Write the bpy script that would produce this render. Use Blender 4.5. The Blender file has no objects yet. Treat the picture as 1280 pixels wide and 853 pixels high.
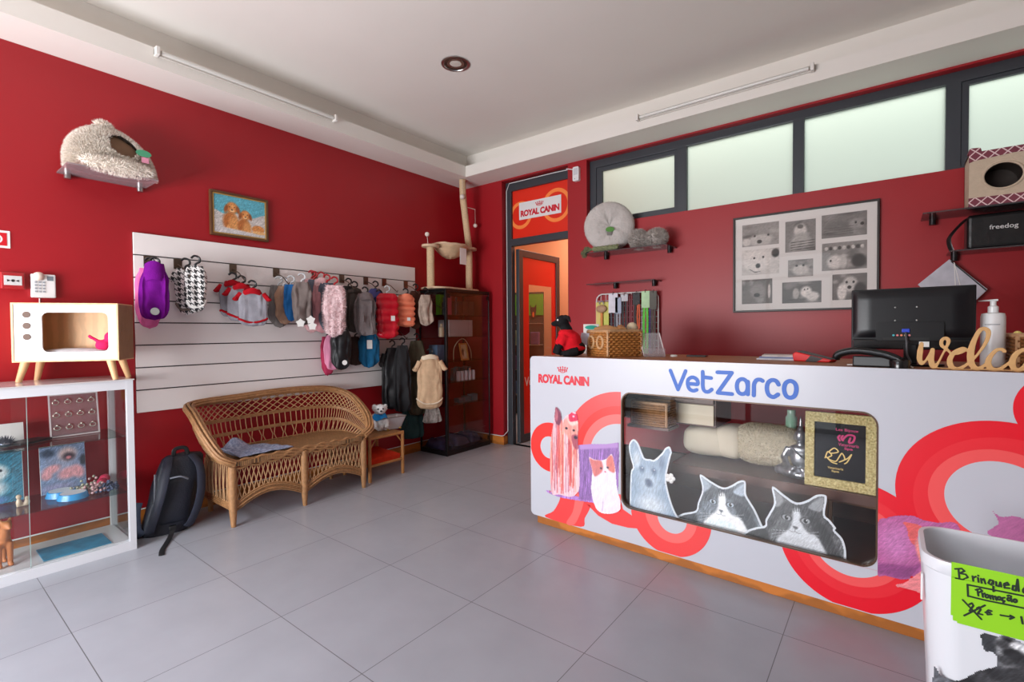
import bpy, bmesh, math, random
import numpy as np
from mathutils import Vector as V, Matrix, noise
from mathutils.geometry import tessellate_polygon

# ---------------------------------------------------------------- camera, sky, lights, exposure
C = bpy.context.scene.collection
SC = bpy.context.scene
R = math.radians
FOC, YAW, PIT, ROL, EYE = 607.796, R(37.80062), R(-1.203897), R(-.435364), 1.2
def _axes():
    f = V((-math.sin(YAW)*math.cos(PIT), math.cos(YAW)*math.cos(PIT), math.sin(PIT)))
    r0 = V((math.cos(YAW), math.sin(YAW), 0)); u0 = r0.cross(f)
    c, s = math.cos(ROL), math.sin(ROL)
    return f, r0*c + u0*s, u0*c - r0*s
FW, RT, UP = _axes()
cam = bpy.data.cameras.new('camera'); camo = bpy.data.objects.new('camera', cam); C.objects.link(camo)
camo.matrix_world = Matrix(((RT.x, UP.x, -FW.x, 0), (RT.y, UP.y, -FW.y, 0), (RT.z, UP.z, -FW.z, EYE), (0, 0, 0, 1)))
cam.sensor_width = 36; cam.lens = FOC/1280*36; cam.clip_start = .02
SC.camera = camo

w = bpy.data.worlds.new('sky'); SC.world = w; w.use_nodes = True
w.node_tree.nodes['Background'].inputs[0].default_value = (.86, .95, 1, 1)
w.node_tree.nodes['Background'].inputs[1].default_value = .95

def area(name, loc, rot, sx, sy, power, col):
    l = bpy.data.lights.new(name, 'AREA'); l.shape = 'RECTANGLE'; l.size = sx; l.size_y = sy
    l.energy = power; l.color = col
    o = bpy.data.objects.new(name, l); C.objects.link(o); o.location = loc; o.rotation_euler = rot
    return o
area('shopfront_sky', (-2.6, -3.1, 3.4), (R(68), 0, R(-8)), 3.6, 1.2, 400, (.80, .89, 1))
area('shopfront_ground', (-2.4, -1.85, .95), (R(112), 0, R(-2)), 2.5, 1.0, 215, (.97, .975, 1))
area('clerestory_daylight', (.3, 4.42, 3.02), (R(-38), 0, 0), 5.2, .25, 16, (.98, 1, .97))
area('corridor_lamp', (-3.0, 5.3, 2.9), (0, 0, 0), .9, .6, 42, (1, .92, .82))
vs = SC.view_settings
SC.display_settings.display_device = 'sRGB'
vs.view_transform = 'Standard'; vs.look = 'None'; vs.exposure = -0.08; vs.gamma = 1; vs.use_curve_mapping = False
SC.cycles.max_bounces = 10; SC.cycles.diffuse_bounces = 5; SC.cycles.transparent_max_bounces = 24
SC.cycles.sample_clamp_indirect = 6; SC.cycles.caustics_reflective = False; SC.cycles.caustics_refractive = False

# ---------------------------------------------------------------- measuring helpers (points on real planes)
EYEP = V((0, 0, EYE))
def ray(x, y): return FW*FOC + RT*(x-640) + UP*(426.5-y)
def at_x(x, y, X): d = ray(x, y); return EYEP + d*(X/d.x)
def at_y(x, y, Y): d = ray(x, y); return EYEP + d*(Y/d.y)
def at_z(x, y, Z): d = ray(x, y); return EYEP + d*((Z-EYE)/d.z)
CO = V((.125, 2.411, 0)); CX = V((.99931, -.03713, 0)).normalized(); CN = V((-CX.y, CX.x, 0))   # counter front: origin, along, inwards
def at_c(x, y, off=-.015):          # (u, z) on the plane of the counter front, off = metres behind it
    d = ray(x, y); p = CO + CN*off
    t = (p-EYEP).dot(CN)/d.dot(CN); q = EYEP + d*t
    return ((q-CO).dot(CX), q.z)

# ---------------------------------------------------------------- mesh helpers
def frames(path, closed=False):
    P = [V(p) for p in path]; n = len(P); T = []
    for i in range(n):
        a = P[i-1] if (i > 0 or closed) else P[i]; b = P[(i+1) % n] if (i < n-1 or closed) else P[i]
        t = (b-a); T.append(t.normalized() if t.length > 1e-9 else V((0, 0, 1)))
    up = V((0, 0, 1)) if abs(T[0].z) < .9 else V((0, 1, 0))
    N = [(up - T[0]*up.dot(T[0])).normalized()]
    for i in range(1, n):
        q = T[i-1].rotation_difference(T[i]); v = q @ N[-1]; v = v - T[i]*v.dot(T[i]); N.append(v.normalized())
    return P, T, N
class MB:
    def __init__(s): s.v = []; s.f = []; s.mi = []; s.cur = 0
    def add(s, vs_, fs):
        b = len(s.v); s.v.extend([tuple(v) for v in vs_])
        for f in fs: s.f.append([b+i for i in f]); s.mi.append(s.cur)
        return s
    def m(s, i): s.cur = i; return s
    def box(s, x0, x1, y0, y1, z0, z1, M=None):
        p = [V((x, y, z)) for x in (x0, x1) for y in (y0, y1) for z in (z0, z1)]
        if M is not None: p = [M @ q for q in p]
        return s.add(p, [(0, 1, 3, 2), (4, 6, 7, 5), (0, 4, 5, 1), (2, 3, 7, 6), (0, 2, 6, 4), (1, 5, 7, 3)])
    def tube(s, path, r, n=8, closed=False, cap=True, flat=1.0):
        P, T, N = frames(path, closed); k = len(P)
        rr = r if isinstance(r, (list, tuple)) else [r]*k
        vs_ = []
        for i in range(k):
            B = T[i].cross(N[i])
            for j in range(n):
                a = 2*math.pi*j/n; vs_.append(P[i] + N[i]*(math.cos(a)*rr[i]*flat) + B*(math.sin(a)*rr[i]))
        fs = []
        for i in range(k if closed else k-1):
            i2 = (i+1) % k
            for j in range(n): fs.append((i*n+j, i*n+(j+1) % n, i2*n+(j+1) % n, i2*n+j))
        if cap and not closed: fs += [tuple(range(n))[::-1], tuple(range((k-1)*n, k*n))]
        return s.add(vs_, fs)
    def cyl(s, a, b, r0, r1=None, n=16): return s.tube([a, b], [r0, r0 if r1 is None else r1], n)
    def lathe(s, prof, c=(0, 0, 0), n=24, M=None):
        vs_ = []; fs = []; c = V(c)
        for r, z in prof:
            for j in range(n):
                a = 2*math.pi*j/n; q = V((r*math.cos(a), r*math.sin(a), z))
                vs_.append(c + (M @ q if M is not None else q))
        for i in range(len(prof)-1):
            for j in range(n): fs.append((i*n+j, i*n+(j+1) % n, (i+1)*n+(j+1) % n, (i+1)*n+j))
        fs += [tuple(range(n))[::-1], tuple(range((len(prof)-1)*n, len(prof)*n))]
        return s.add(vs_, fs)
    def ell(s, c, r, nu=16, nv=10, M=None):
        c = V(c); r = (r, r, r) if isinstance(r, (int, float)) else r
        vs_ = [];
        for i in range(1, nv):
            t = math.pi*i/nv
            for j in range(nu):
                a = 2*math.pi*j/nu; q = V((r[0]*math.sin(t)*math.cos(a), r[1]*math.sin(t)*math.sin(a), r[2]*math.cos(t)))
                vs_.append(c + (M @ q if M is not None else q))
        for zz in (r[2], -r[2]):
            q = V((0, 0, zz)); vs_.append(c + (M @ q if M is not None else q))
        a, b = len(vs_)-2, len(vs_)-1; fs = []
        for i in range(nv-2):
            for j in range(nu): fs.append((i*nu+j, (i+1)*nu+j, (i+1)*nu+(j+1) % nu, i*nu+(j+1) % nu))
        for j in range(nu):
            fs.append((a, j, (j+1) % nu)); fs.append((b, (nv-2)*nu+(j+1) % nu, (nv-2)*nu+j))
        return s.add(vs_, fs)
    def grid(s, fn, nu, nv, cu=False, cv=False):
        vs_ = [fn(i/(nu if cu else nu-1), j/(nv if cv else nv-1)) for j in range(nv) for i in range(nu)]
        fs = []
        for j in range(nv if cv else nv-1):
            for i in range(nu if cu else nu-1):
                fs.append((j*nu+i, j*nu+(i+1) % nu, ((j+1) % nv)*nu+(i+1) % nu, ((j+1) % nv)*nu+i))
        return s.add(vs_, fs)
    def plate(s, outer, holes=(), to=None, t0=0.0, t1=.01):
        """polygon in (a,b) with holes, thickened from t0 to t1; to(a,b,t) -> point"""
        to = to or (lambda a, b, t: V((a, t, b)))
        loops = [list(outer)] + [list(h) for h in holes]
        tri = tessellate_polygon([[V((a, b, 0)) for a, b in l] for l in loops])
        flat = [p for l in loops for p in l]; n = len(flat)
        vs_ = [to(a, b, t0) for a, b in flat]
        fs = [tuple(t) for t in tri]
        if t1 is not None:
            vs_ += [to(a, b, t1) for a, b in flat]; fs += [tuple(i+n for i in t[::-1]) for t in tri]
            o = 0
            for l in loops:
                k = len(l)
                for i in range(k): fs.append((o+i, o+(i+1) % k, o+(i+1) % k+n, o+i+n))
                o += k
        return s.add(vs_, fs)
    def build(s, name, mats, parent=None, smooth=35, bevel=0, seg=2, sub=0):
        me = bpy.data.meshes.new(name); me.from_pydata(s.v, [], s.f)
        mats = mats if isinstance(mats, (list, tuple)) else [mats]
        for m_ in mats: me.materials.append(m_)
        me.polygons.foreach_set('material_index', s.mi)
        bm = bmesh.new(); bm.from_mesh(me); bmesh.ops.remove_doubles(bm, verts=bm.verts, dist=1e-6)
        bmesh.ops.recalc_face_normals(bm, faces=bm.faces); bm.to_mesh(me); bm.free()
        if smooth:
            me.polygons.foreach_set('use_smooth', [True]*len(me.polygons)); me.set_sharp_from_angle(angle=R(smooth))
        return link(name, me, parent, bevel, seg, sub)
def link(name, me, parent=None, bevel=0, seg=2, sub=0):
    o = bpy.data.objects.new(name, me); C.objects.link(o)
    if parent is not None: o.parent = parent
    if bevel:
        b = o.modifiers.new('bevel', 'BEVEL'); b.width = bevel; b.segments = seg; b.limit_method = 'ANGLE'; b.angle_limit = R(40)
        b.harden_normals = False
    if sub:
        b = o.modifiers.new('subsurf', 'SUBSURF'); b.levels = sub; b.render_levels = sub
    return o
def tag(o, label=None, cat=None, group=None, kind=None):
    if label: o['label'] = label
    if cat: o['category'] = cat
    if group: o['group'] = group
    if kind: o['kind'] = kind
    return o
def thing(name, label, cat, loc=(0, 0, 0), rz=0, group=None):
    o = bpy.data.objects.new(name, None); C.objects.link(o); o.empty_display_size = .05
    o.location = loc; o.rotation_euler = (0, 0, rz)
    return tag(o, label, cat, group)
def struct(o): o['kind'] = 'structure'; return o
def dup(root, loc, rz=None, label=None, group=None):
    r = root.copy(); C.objects.link(r); r.location = loc
    if rz is not None: r.rotation_euler = (0, 0, rz)
    if label: r['label'] = label
    if group: r['group'] = group
    for ch in [o for o in C.objects if o.parent == root]:
        c = ch.copy(); C.objects.link(c); c.parent = r
        for g in [o for o in C.objects if o.parent == ch]:
            e = g.copy(); C.objects.link(e); e.parent = c
    return r
def blob(name, shapes, vox, m_, parent=None, smooth_it=4, disp=0, dscale=30):
    """several overlapping shapes (an MB) fused into one continuous surface"""
    me = bpy.data.meshes.new(name); me.from_pydata(shapes.v, [], shapes.f); me.update()
    bm = bmesh.new(); bm.from_mesh(me); bmesh.ops.recalc_face_normals(bm, faces=bm.faces); bm.to_mesh(me); bm.free()
    o = bpy.data.objects.new(name, me); C.objects.link(o)
    r = o.modifiers.new('r', 'REMESH'); r.mode = 'VOXEL'; r.voxel_size = vox
    if smooth_it:
        q = o.modifiers.new('s', 'SMOOTH'); q.iterations = smooth_it; q.factor = .5
    dg = bpy.context.evaluated_depsgraph_get()
    new = bpy.data.meshes.new_from_object(o.evaluated_get(dg)); bpy.data.objects.remove(o); new.name = name
    new.materials.clear(); new.materials.append(m_)
    if disp:
        for v in new.vertices:
            v.co = v.co + v.normal*(disp*noise.noise(v.co*dscale))
    new.polygons.foreach_set('use_smooth', [True]*len(new.polygons))
    return link(name, new, parent)
def tufts(mb, me, count, ln, wd, seed=1, down=0.0, sel=None):
    """short fur blades standing on the faces of a mesh, added to the builder mb"""
    rnd = random.Random(seed); me.calc_loop_triangles(); tris = [t for t in me.loop_triangles]
    ar = np.cumsum([t.area for t in tris])
    if len(ar) == 0: return mb
    for k in range(count):
        t = tris[min(int(np.searchsorted(ar, rnd.random()*ar[-1])), len(tris)-1)]
        a, b = rnd.random(), rnd.random()
        if a+b > 1: a, b = 1-a, 1-b
        p0, p1, p2 = [me.vertices[i].co for i in t.vertices]
        p = p0 + (p1-p0)*a + (p2-p0)*b
        if sel and not sel(p): continue
        d = (V(t.normal) + V((rnd.uniform(-1, 1), rnd.uniform(-1, 1), rnd.uniform(-1, 1)-down))*.45).normalized()
        s_ = d.cross(V((rnd.uniform(-1, 1), rnd.uniform(-1, 1), rnd.uniform(-1, 1)))).normalized()
        L = ln*rnd.uniform(.6, 1.3)
        mb.add([p-s_*wd, p+s_*wd, p+d*L], [(0, 1, 2)])
    return mb
def smooth_line(pts, n=8, closed=False):
    P = [V((p[0], p[1], p[2] if len(p) > 2 else 0)) for p in pts]; k = len(P); out = []
    for i in range(k if closed else k-1):
        p0 = P[(i-1) % k] if (closed or i > 0) else P[0]; p1 = P[i]; p2 = P[(i+1) % k]; p3 = P[(i+2) % k] if (closed or i+2 < k) else P[-1]
        for j in range(n):
            t = j/n
            out.append(.5*((2*p1)+(p2-p0)*t+(2*p0-5*p1+4*p2-p3)*t*t+(3*p1-p0-3*p2+p3)*t**3))
    if not closed: out.append(P[-1])
    return out
def sm2(pts, n=6, closed=True): return [(p.x, p.y) for p in smooth_line(pts, n, closed)]
def rrect(x0, x1, y0, y1, r, n=6):
    out = []
    for cx, cy, a0 in ((x1-r, y1-r, 0), (x0+r, y1-r, 90), (x0+r, y0+r, 180), (x1-r, y0+r, 270)):
        for i in range(n+1):
            a = R(a0+90*i/n); out.append((cx+r*math.cos(a), cy+r*math.sin(a)))
    return out
def circ(cx, cy, r, n=48, a0=0, a1=360, ry=None):
    full = abs(a1-a0) >= 360
    return [(cx+r*math.cos(R(a0+(a1-a0)*i/(n if full else n-1))), cy+(ry or r)*math.sin(R(a0+(a1-a0)*i/(n if full else n-1)))) for i in range(n)]
def Rz(a): return Matrix.Rotation(a, 4, 'Z')
def Rx(a): return Matrix.Rotation(a, 4, 'X')
def Ry(a): return Matrix.Rotation(a, 4, 'Y')
def T(x, y, z): return Matrix.Translation((x, y, z))

# ---------------------------------------------------------------- materials
def lin(c):
    c = [x/255 for x in c[:3]]
    return tuple((x/12.92 if x <= .04045 else ((x+.055)/1.055)**2.4) for x in c)
_mats = {}
def mat(name, c, rough=.5, metal=0, var=0, vs=8, bump=0, bs=60, spec=.5, wave=None, c2=None, sheen=0):
    if name in _mats: return _mats[name]
    m_ = bpy.data.materials.new(name); m_.use_nodes = True; nt = m_.node_tree; b = nt.nodes['Principled BSDF']
    b.inputs['Base Color'].default_value = lin(c)+(1,); b.inputs['Roughness'].default_value = rough
    b.inputs['Metallic'].default_value = metal; b.inputs['Specular IOR Level'].default_value = spec
    if sheen: b.inputs['Sheen Weight'].default_value = sheen
    tc = nt.nodes.new('ShaderNodeTexCoord')
    if var or c2:
        if wave:
            nz = nt.nodes.new('ShaderNodeTexWave'); nz.inputs['Scale'].default_value = wave[0]; nz.inputs['Distortion'].default_value = wave[1]
            nz.inputs['Detail'].default_value = 3; nz.bands_direction = wave[2]; nz.inputs['Detail Scale'].default_value = 1.5
        else:
            nz = nt.nodes.new('ShaderNodeTexNoise'); nz.inputs['Scale'].default_value = vs; nz.inputs['Detail'].default_value = 5
        nt.links.new(tc.outputs['Object'], nz.inputs['Vector'])
        rp = nt.nodes.new('ShaderNodeValToRGB'); l = lin(c)
        rp.color_ramp.elements[0].position = .25; rp.color_ramp.elements[1].position = .75
        rp.color_ramp.elements[0].color = tuple(x*(1-var) for x in l)+(1,)
        rp.color_ramp.elements[1].color = (lin(c2) if c2 else tuple(min(1, x*(1+var)) for x in l))+(1,)
        nt.links.new(nz.outputs[0], rp.inputs[0]); nt.links.new(rp.outputs[0], b.inputs['Base Color'])
    if bump:
        n2 = nt.nodes.new('ShaderNodeTexNoise'); n2.inputs['Scale'].default_value = bs; n2.inputs['Detail'].default_value = 4
        nt.links.new(tc.outputs['Object'], n2.inputs['Vector'])
        bp = nt.nodes.new('ShaderNodeBump'); bp.inputs['Strength'].default_value = bump; bp.inputs['Distance'].default_value = .01
        nt.links.new(n2.outputs[0], bp.inputs['Height']); nt.links.new(bp.outputs[0], b.inputs['Normal'])
    _mats[name] = m_
    return m_
def glass(name, tint=(255, 255, 255), ior=1.45, rough=.0, haze=0.0):
    m_ = bpy.data.materials.new(name); m_.use_nodes = True; nt = m_.node_tree; nt.nodes.clear()
    o = nt.nodes.new('ShaderNodeOutputMaterial'); mx = nt.nodes.new('ShaderNodeMixShader'); fr = nt.nodes.new('ShaderNodeFresnel')
    tr = nt.nodes.new('ShaderNodeBsdfTransparent'); gl = nt.nodes.new('ShaderNodeBsdfGlossy')
    ge = nt.nodes.new('ShaderNodeNewGeometry'); ma = nt.nodes.new('ShaderNodeMath'); ma.operation = 'MULTIPLY_ADD'
    ma.inputs[1].default_value = 1/ior-ior; ma.inputs[2].default_value = ior; nt.links.new(ge.outputs['Backfacing'], ma.inputs[0]); nt.links.new(ma.outputs[0], fr.inputs[0])
    tr.inputs[0].default_value = lin(tint)+(1,); gl.inputs['Roughness'].default_value = rough
    nt.links.new(fr.outputs[0], mx.inputs[0])
    if haze:
        df = nt.nodes.new('ShaderNodeBsdfDiffuse'); df.inputs[0].default_value = lin((225, 225, 230))+(1,); m2 = nt.nodes.new('ShaderNodeMixShader')
        m2.inputs[0].default_value = haze; nt.links.new(tr.outputs[0], m2.inputs[1]); nt.links.new(df.outputs[0], m2.inputs[2])
        nt.links.new(m2.outputs[0], mx.inputs[1])
    else: nt.links.new(tr.outputs[0], mx.inputs[1])
    nt.links.new(gl.outputs[0], mx.inputs[2]); nt.links.new(mx.outputs[0], o.inputs[0])
    return m_
def vcol_mat(name='printed_art', rough=.55):
    if name in _mats: return _mats[name]
    m_ = bpy.data.materials.new(name); m_.use_nodes = True; nt = m_.node_tree; b = nt.nodes['Principled BSDF']
    a = nt.nodes.new('ShaderNodeVertexColor'); a.layer_name = 'Col'
    nt.links.new(a.outputs[0], b.inputs['Base Color']); b.inputs['Roughness'].default_value = rough
    _mats[name] = m_
    return m_

# ---------------------------------------------------------------- printed pictures: a fine grid of coloured cells
class Art:
    def __init__(s, x0, x1, y0, y1, px, bg=None):
        s.nx = max(2, int(round((x1-x0)/px))); s.ny = max(2, int(round((y1-y0)/px)))
        xs = np.linspace(x0, x1, s.nx); ys = np.linspace(y0, y1, s.ny)
        s.X, s.Y = np.meshgrid(xs, ys); s.px = px
        s.rgb = np.zeros((s.ny, s.nx, 3)); s.a = np.zeros((s.ny, s.nx))
        if bg is not None: s.rgb[:] = bg; s.a[:] = 1
        s.rng = np.random.default_rng(7)
    def pmask(s, pts):
        m_ = np.zeros(s.X.shape, bool); k = len(pts)
        for i in range(k):
            xa, ya = pts[i]; xb, yb = pts[(i+1) % k]
            if ya == yb: continue
            c = ((ya > s.Y) != (yb > s.Y)) & (s.X < (xb-xa)*(s.Y-ya)/(yb-ya)+xa); m_ ^= c
        return m_
    def blur(s, f, it):
        for _ in range(it):
            g = np.pad(f, 1, mode='edge'); f = (g[1:-1, 1:-1]*2+g[:-2, 1:-1]+g[2:, 1:-1]+g[1:-1, :-2]+g[1:-1, 2:])/6
        return f
    def put(s, k, col, alpha=True):
        s.rgb += (np.array(col, float)-s.rgb)*k[..., None]
        if alpha: s.a = np.maximum(s.a, k)
    def poly(s, pts, col, soft=0, op=1, smooth=True, alpha=True):
        k = s.pmask(sm2(pts) if smooth else pts).astype(float)
        if soft: k = s.blur(k, soft)
        s.put(k*op, col, alpha and soft == 0); return s
    def ell(s, cx, cy, rx, ry, col, rot=0, soft=.25, op=1, alpha=False):
        c, n = math.cos(R(rot)), math.sin(R(rot)); dx, dy = s.X-cx, s.Y-cy
        q = np.sqrt(((dx*c+dy*n)/rx)**2+((-dx*n+dy*c)/ry)**2)
        s.put(np.clip((1-q)/max(soft, 1e-3), 0, 1)*op, col, alpha); return s
    def line(s, pts, wd, col, op=1, soft=.5, alpha=False):
        d = np.full(s.X.shape, 1e9)
        for (xa, ya), (xb, yb) in zip(pts[:-1], pts[1:]):
            L = (xb-xa)**2+(yb-ya)**2+1e-12; t = np.clip(((s.X-xa)*(xb-xa)+(s.Y-ya)*(yb-ya))/L, 0, 1)
            d = np.minimum(d, np.hypot(s.X-xa-t*(xb-xa), s.Y-ya-t*(yb-ya)))
        s.put(np.clip((wd/2-d)/(wd/2*soft), 0, 1)*op, col, alpha); return s
    def streak(s, ang, ln, amp, region=None):
        f = s.rng.standard_normal(s.X.shape); acc = np.zeros_like(f); dx, dy = math.cos(R(ang)), math.sin(R(ang))
        for k in range(ln): acc += np.roll(np.roll(f, int(round(dx*k)), 1), int(round(dy*k)), 0)
        acc /= max(acc.std(), 1e-6)
        k = 1.0 if region is None else s.blur(s.pmask(sm2(region)).astype(float), 2)
        s.rgb *= (1+amp*acc*k)[..., None] if region is not None else (1+amp*acc)[..., None]
        return s
    def mesh(s, name, to, parent=None, m_=None):
        ok = s.a > .5; idx = -np.ones(s.X.shape, int); idx[ok] = np.arange(ok.sum())
        vs_ = [to(float(a), float(b)) for a, b in zip(s.X[ok], s.Y[ok])]
        q = np.stack([idx[:-1, :-1], idx[:-1, 1:], idx[1:, 1:], idx[1:, :-1]], -1).reshape(-1, 4); q = q[(q >= 0).all(1)]
        me = bpy.data.meshes.new(name); me.from_pydata(vs_, [], q.tolist()); me.materials.append(m_ or vcol_mat())
        c = np.clip(s.rgb[ok]/255, 0, 1); c = np.where(c <= .04045, c/12.92, ((c+.055)/1.055)**2.4)
        ca = me.color_attributes.new('Col', 'FLOAT_COLOR', 'POINT'); ca.data.foreach_set('color', np.c_[c, np.ones(len(c))].astype(np.float32).ravel())
        return link(name, me, parent)

def text_mesh(s, bold=.0, extr=.0, spacing=1.0):
    cu = bpy.data.curves.new('lettering', 'FONT'); cu.body = s; cu.size = 1; cu.offset = bold; cu.extrude = extr; cu.space_character = spacing; cu.resolution_u = 4
    o = bpy.data.objects.new('lettering', cu); C.objects.link(o)
    me = bpy.data.meshes.new_from_object(o.evaluated_get(bpy.context.evaluated_depsgraph_get())); bpy.data.objects.remove(o)
    return me
def text(name, s, to, x0, x1, y0, y1, m_, parent=None, bold=.02, spacing=1.0):
    """lettering stretched to fill x0..x1, y0..y1 of a surface; to(a,b) -> point"""
    me = text_mesh(s, bold, 0, spacing); P = np.array([v.co for v in me.vertices]); lo, hi = P.min(0), P.max(0)
    for v in me.vertices:
        v.co = to(x0+(v.co.x-lo[0])/(hi[0]-lo[0])*(x1-x0), y0+(v.co.y-lo[1])/(hi[1]-lo[1])*(y1-y0))
    me.materials.clear(); me.materials.append(m_); me.name = name
    return link(name, me, parent)
def strokes(mb, lines, wd, to):
    """flat rounded pen strokes, each a hair in front of the one before"""
    o_ = V(to(0, 0)); nn = (V(to(1, 0))-o_).cross(V(to(0, 1))-o_).normalized(); to0 = to; cnt = [len(mb.f)]
    def to(a, b): return V(to0(a, b)) + nn*(4e-6*(cnt[0] % 90))
    for ln in lines:
        for a, b in zip(ln[:-1], ln[1:]):
            d = V((b[0]-a[0], b[1]-a[1])); L = d.length
            if L < 1e-7: continue
            n_ = V((-d.y, d.x))/L*wd/2
            mb.add([to(a[0]+n_.x, a[1]+n_.y), to(a[0]-n_.x, a[1]-n_.y), to(b[0]-n_.x, b[1]-n_.y), to(b[0]+n_.x, b[1]+n_.y)], [(0, 1, 2, 3)]); cnt[0] += 1
        for p in ln:
            mb.add([to(*q) for q in circ(p[0], p[1], wd/2, 10)], [tuple(range(10))]); cnt[0] += 1
    return mb

WHITE = mat('white_paint', (226, 226, 226), .45)
RED = mat('red_wall_paint', (158, 20, 30), .42, var=.05, vs=1.5, bump=.04, bs=220)
CEIL = mat('ceiling_paint', (226, 221, 214), .75, var=.02, vs=2)
ANTH = mat('anthracite_aluminium', (62, 66, 72), .4, metal=.25)
ALU = mat('white_aluminium', (216, 216, 220), .35)
CHROME = mat('brushed_steel', (190, 190, 190), .3, metal=1)
BLACKP = mat('black_plastic', (22, 22, 24), .4)
BLACKM = mat('black_metal', (18, 18, 20), .35, metal=.3)
WOODB = mat('orange_wood', (178, 106, 42), .4, var=.22, wave=(3, 6, 'Z'))
GLASS = glass('clear_glass'); GREENGLASS = glass('shelf_glass', (226, 240, 236)); TINTGLASS = glass('smoky_glass', (243, 240, 241))
# ---------------------------------------------------------------- the setting
XL, YB, ZS, ZC = -3.73, 3.97, 2.77, 3.05
XR, YF = 2.6, -1.6
def tile_mat():
    m_ = bpy.data.materials.new('grey_floor_tiles'); m_.use_nodes = True; nt = m_.node_tree; b = nt.nodes['Principled BSDF']
    tc = nt.nodes.new('ShaderNodeTexCoord'); mp = nt.nodes.new('ShaderNodeMapping'); br = nt.nodes.new('ShaderNodeTexBrick')
    mp.inputs['Location'].default_value = (2.02+.5665*4, -1.0+.5665*4, 0)
    br.offset = 0; br.squash = 1; br.inputs['Scale'].default_value = 1; br.inputs['Brick Width'].default_value = .5665; br.inputs['Row Height'].default_value = .5665
    br.inputs['Mortar Size'].default_value = .0016; br.inputs['Mortar Smooth'].default_value = .2; br.inputs['Bias'].default_value = 0
    br.inputs['Color1'].default_value = lin((150, 151, 158))+(1,); br.inputs['Color2'].default_value = lin((145, 146, 153))+(1,); br.inputs['Mortar'].default_value = lin((86, 84, 86))+(1,)
    nz = nt.nodes.new('ShaderNodeTexNoise'); nz.inputs['Scale'].default_value = 5; nz.inputs['Detail'].default_value = 8
    mr = nt.nodes.new('ShaderNodeMapRange'); mr.inputs[3].default_value = .9; mr.inputs[4].default_value = 1.1
    mx = nt.nodes.new('ShaderNodeMix'); mx.data_type = 'RGBA'; mx.blend_type = 'MULTIPLY'; mx.inputs[0].default_value = 1
    nt.links.new(tc.outputs['Object'], mp.inputs[0]); nt.links.new(mp.outputs[0], br.inputs[0]); nt.links.new(tc.outputs['Object'], nz.inputs[0])
    nt.links.new(nz.outputs[0], mr.inputs[0]); nt.links.new(br.outputs[0], mx.inputs[6]); nt.links.new(mr.outputs[0], mx.inputs[7]); nt.links.new(mx.outputs[2], b.inputs['Base Color'])
    n2 = nt.nodes.new('ShaderNodeTexNoise'); n2.inputs['Scale'].default_value = 14; n2.inputs['Detail'].default_value = 6
    m2 = nt.nodes.new('ShaderNodeMapRange'); m2.inputs[3].default_value = .24; m2.inputs[4].default_value = .42
    nt.links.new(tc.outputs['Object'], n2.inputs[0]); nt.links.new(n2.outputs[0], m2.inputs[0]); nt.links.new(m2.outputs[0], b.inputs['Roughness'])
    b.inputs['Specular IOR Level'].default_value = .55
    return m_
struct(MB().box(-4.7, XR+.1, YF-.1, 6.6, -.08, 0).build('floor', tile_mat(), smooth=0))
struct(MB().box(XL-.1, XL, YF-.1, 4.09, 0, 3.2).build('wall_left', RED, smooth=0))
wb = MB()
for a in ((XL, -3.2, 0, 3.2), (-3.2, -2.4, 2.755, 3.2), (-2.4, -2.2, 0, 3.2), (-2.2, XR, 0, 2.155), (-2.2, XR, 2.757, 3.2)):
    wb.box(a[0], a[1], YB, 4.09, a[2], a[3])
struct(wb.build('wall_back', RED, smooth=0))
struct(MB().box(XR, XR+.1, YF-.1, 4.09, 0, 3.2).build('wall_right', mat('pale_wall_paint', (205, 196, 188), .7), smooth=0))
wf = MB()
for a in ((XL, -3.65, 0, 3.2), (-.72, XR, 0, 3.2), (-3.65, -.72, 2.5, 3.2)):
    wf.box(a[0], a[1], YF-.1, YF, a[2], a[3])
struct(wf.build('wall_front', mat('pale_wall_paint', (205, 196, 188), .7), smooth=0))
fm = MB()
for x in (-3.65, -2.70, -1.72, -.77): fm.box(x, x+.05, YF-.08, YF-.02, 0, 2.5)
for z in (.0, 2.05, 2.45): fm.box(-3.6, -.77, YF-.075, YF-.025, z, z+.05)
struct(fm.build('window_1', ANTH, smooth=0))
struct(MB().box(XL, XR, YF, YB, ZC, 3.2).build('ceiling', CEIL, smooth=0))
struct(MB().box(XL, -3.42, YF, YB, ZS, 2.88).box(XL, -3.55, YF, YB, 2.88, ZC).build('trim_1', CEIL, smooth=0))
struct(MB().box(-3.42, XR, 3.66, YB, ZS, 2.88).box(-3.55, XR, 3.82, YB, 2.88, ZC).build('trim_2', CEIL, smooth=0))
struct(MB().box(XL, XL+.013, YF, YB, 0, .088).build('baseboard_left', WOODB, smooth=0))
struct(MB().box(XL, -3.2, YB-.013, YB, 0, .088).box(-3.2, -3.188, YB-.013, YB+.05, 0, .088).build('baseboard_back', WOODB, smooth=0))
struct(MB().box(-2.4, XR, YB-.013, YB, 0, .088).build('baseboard_right', WOODB, smooth=0))

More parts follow.
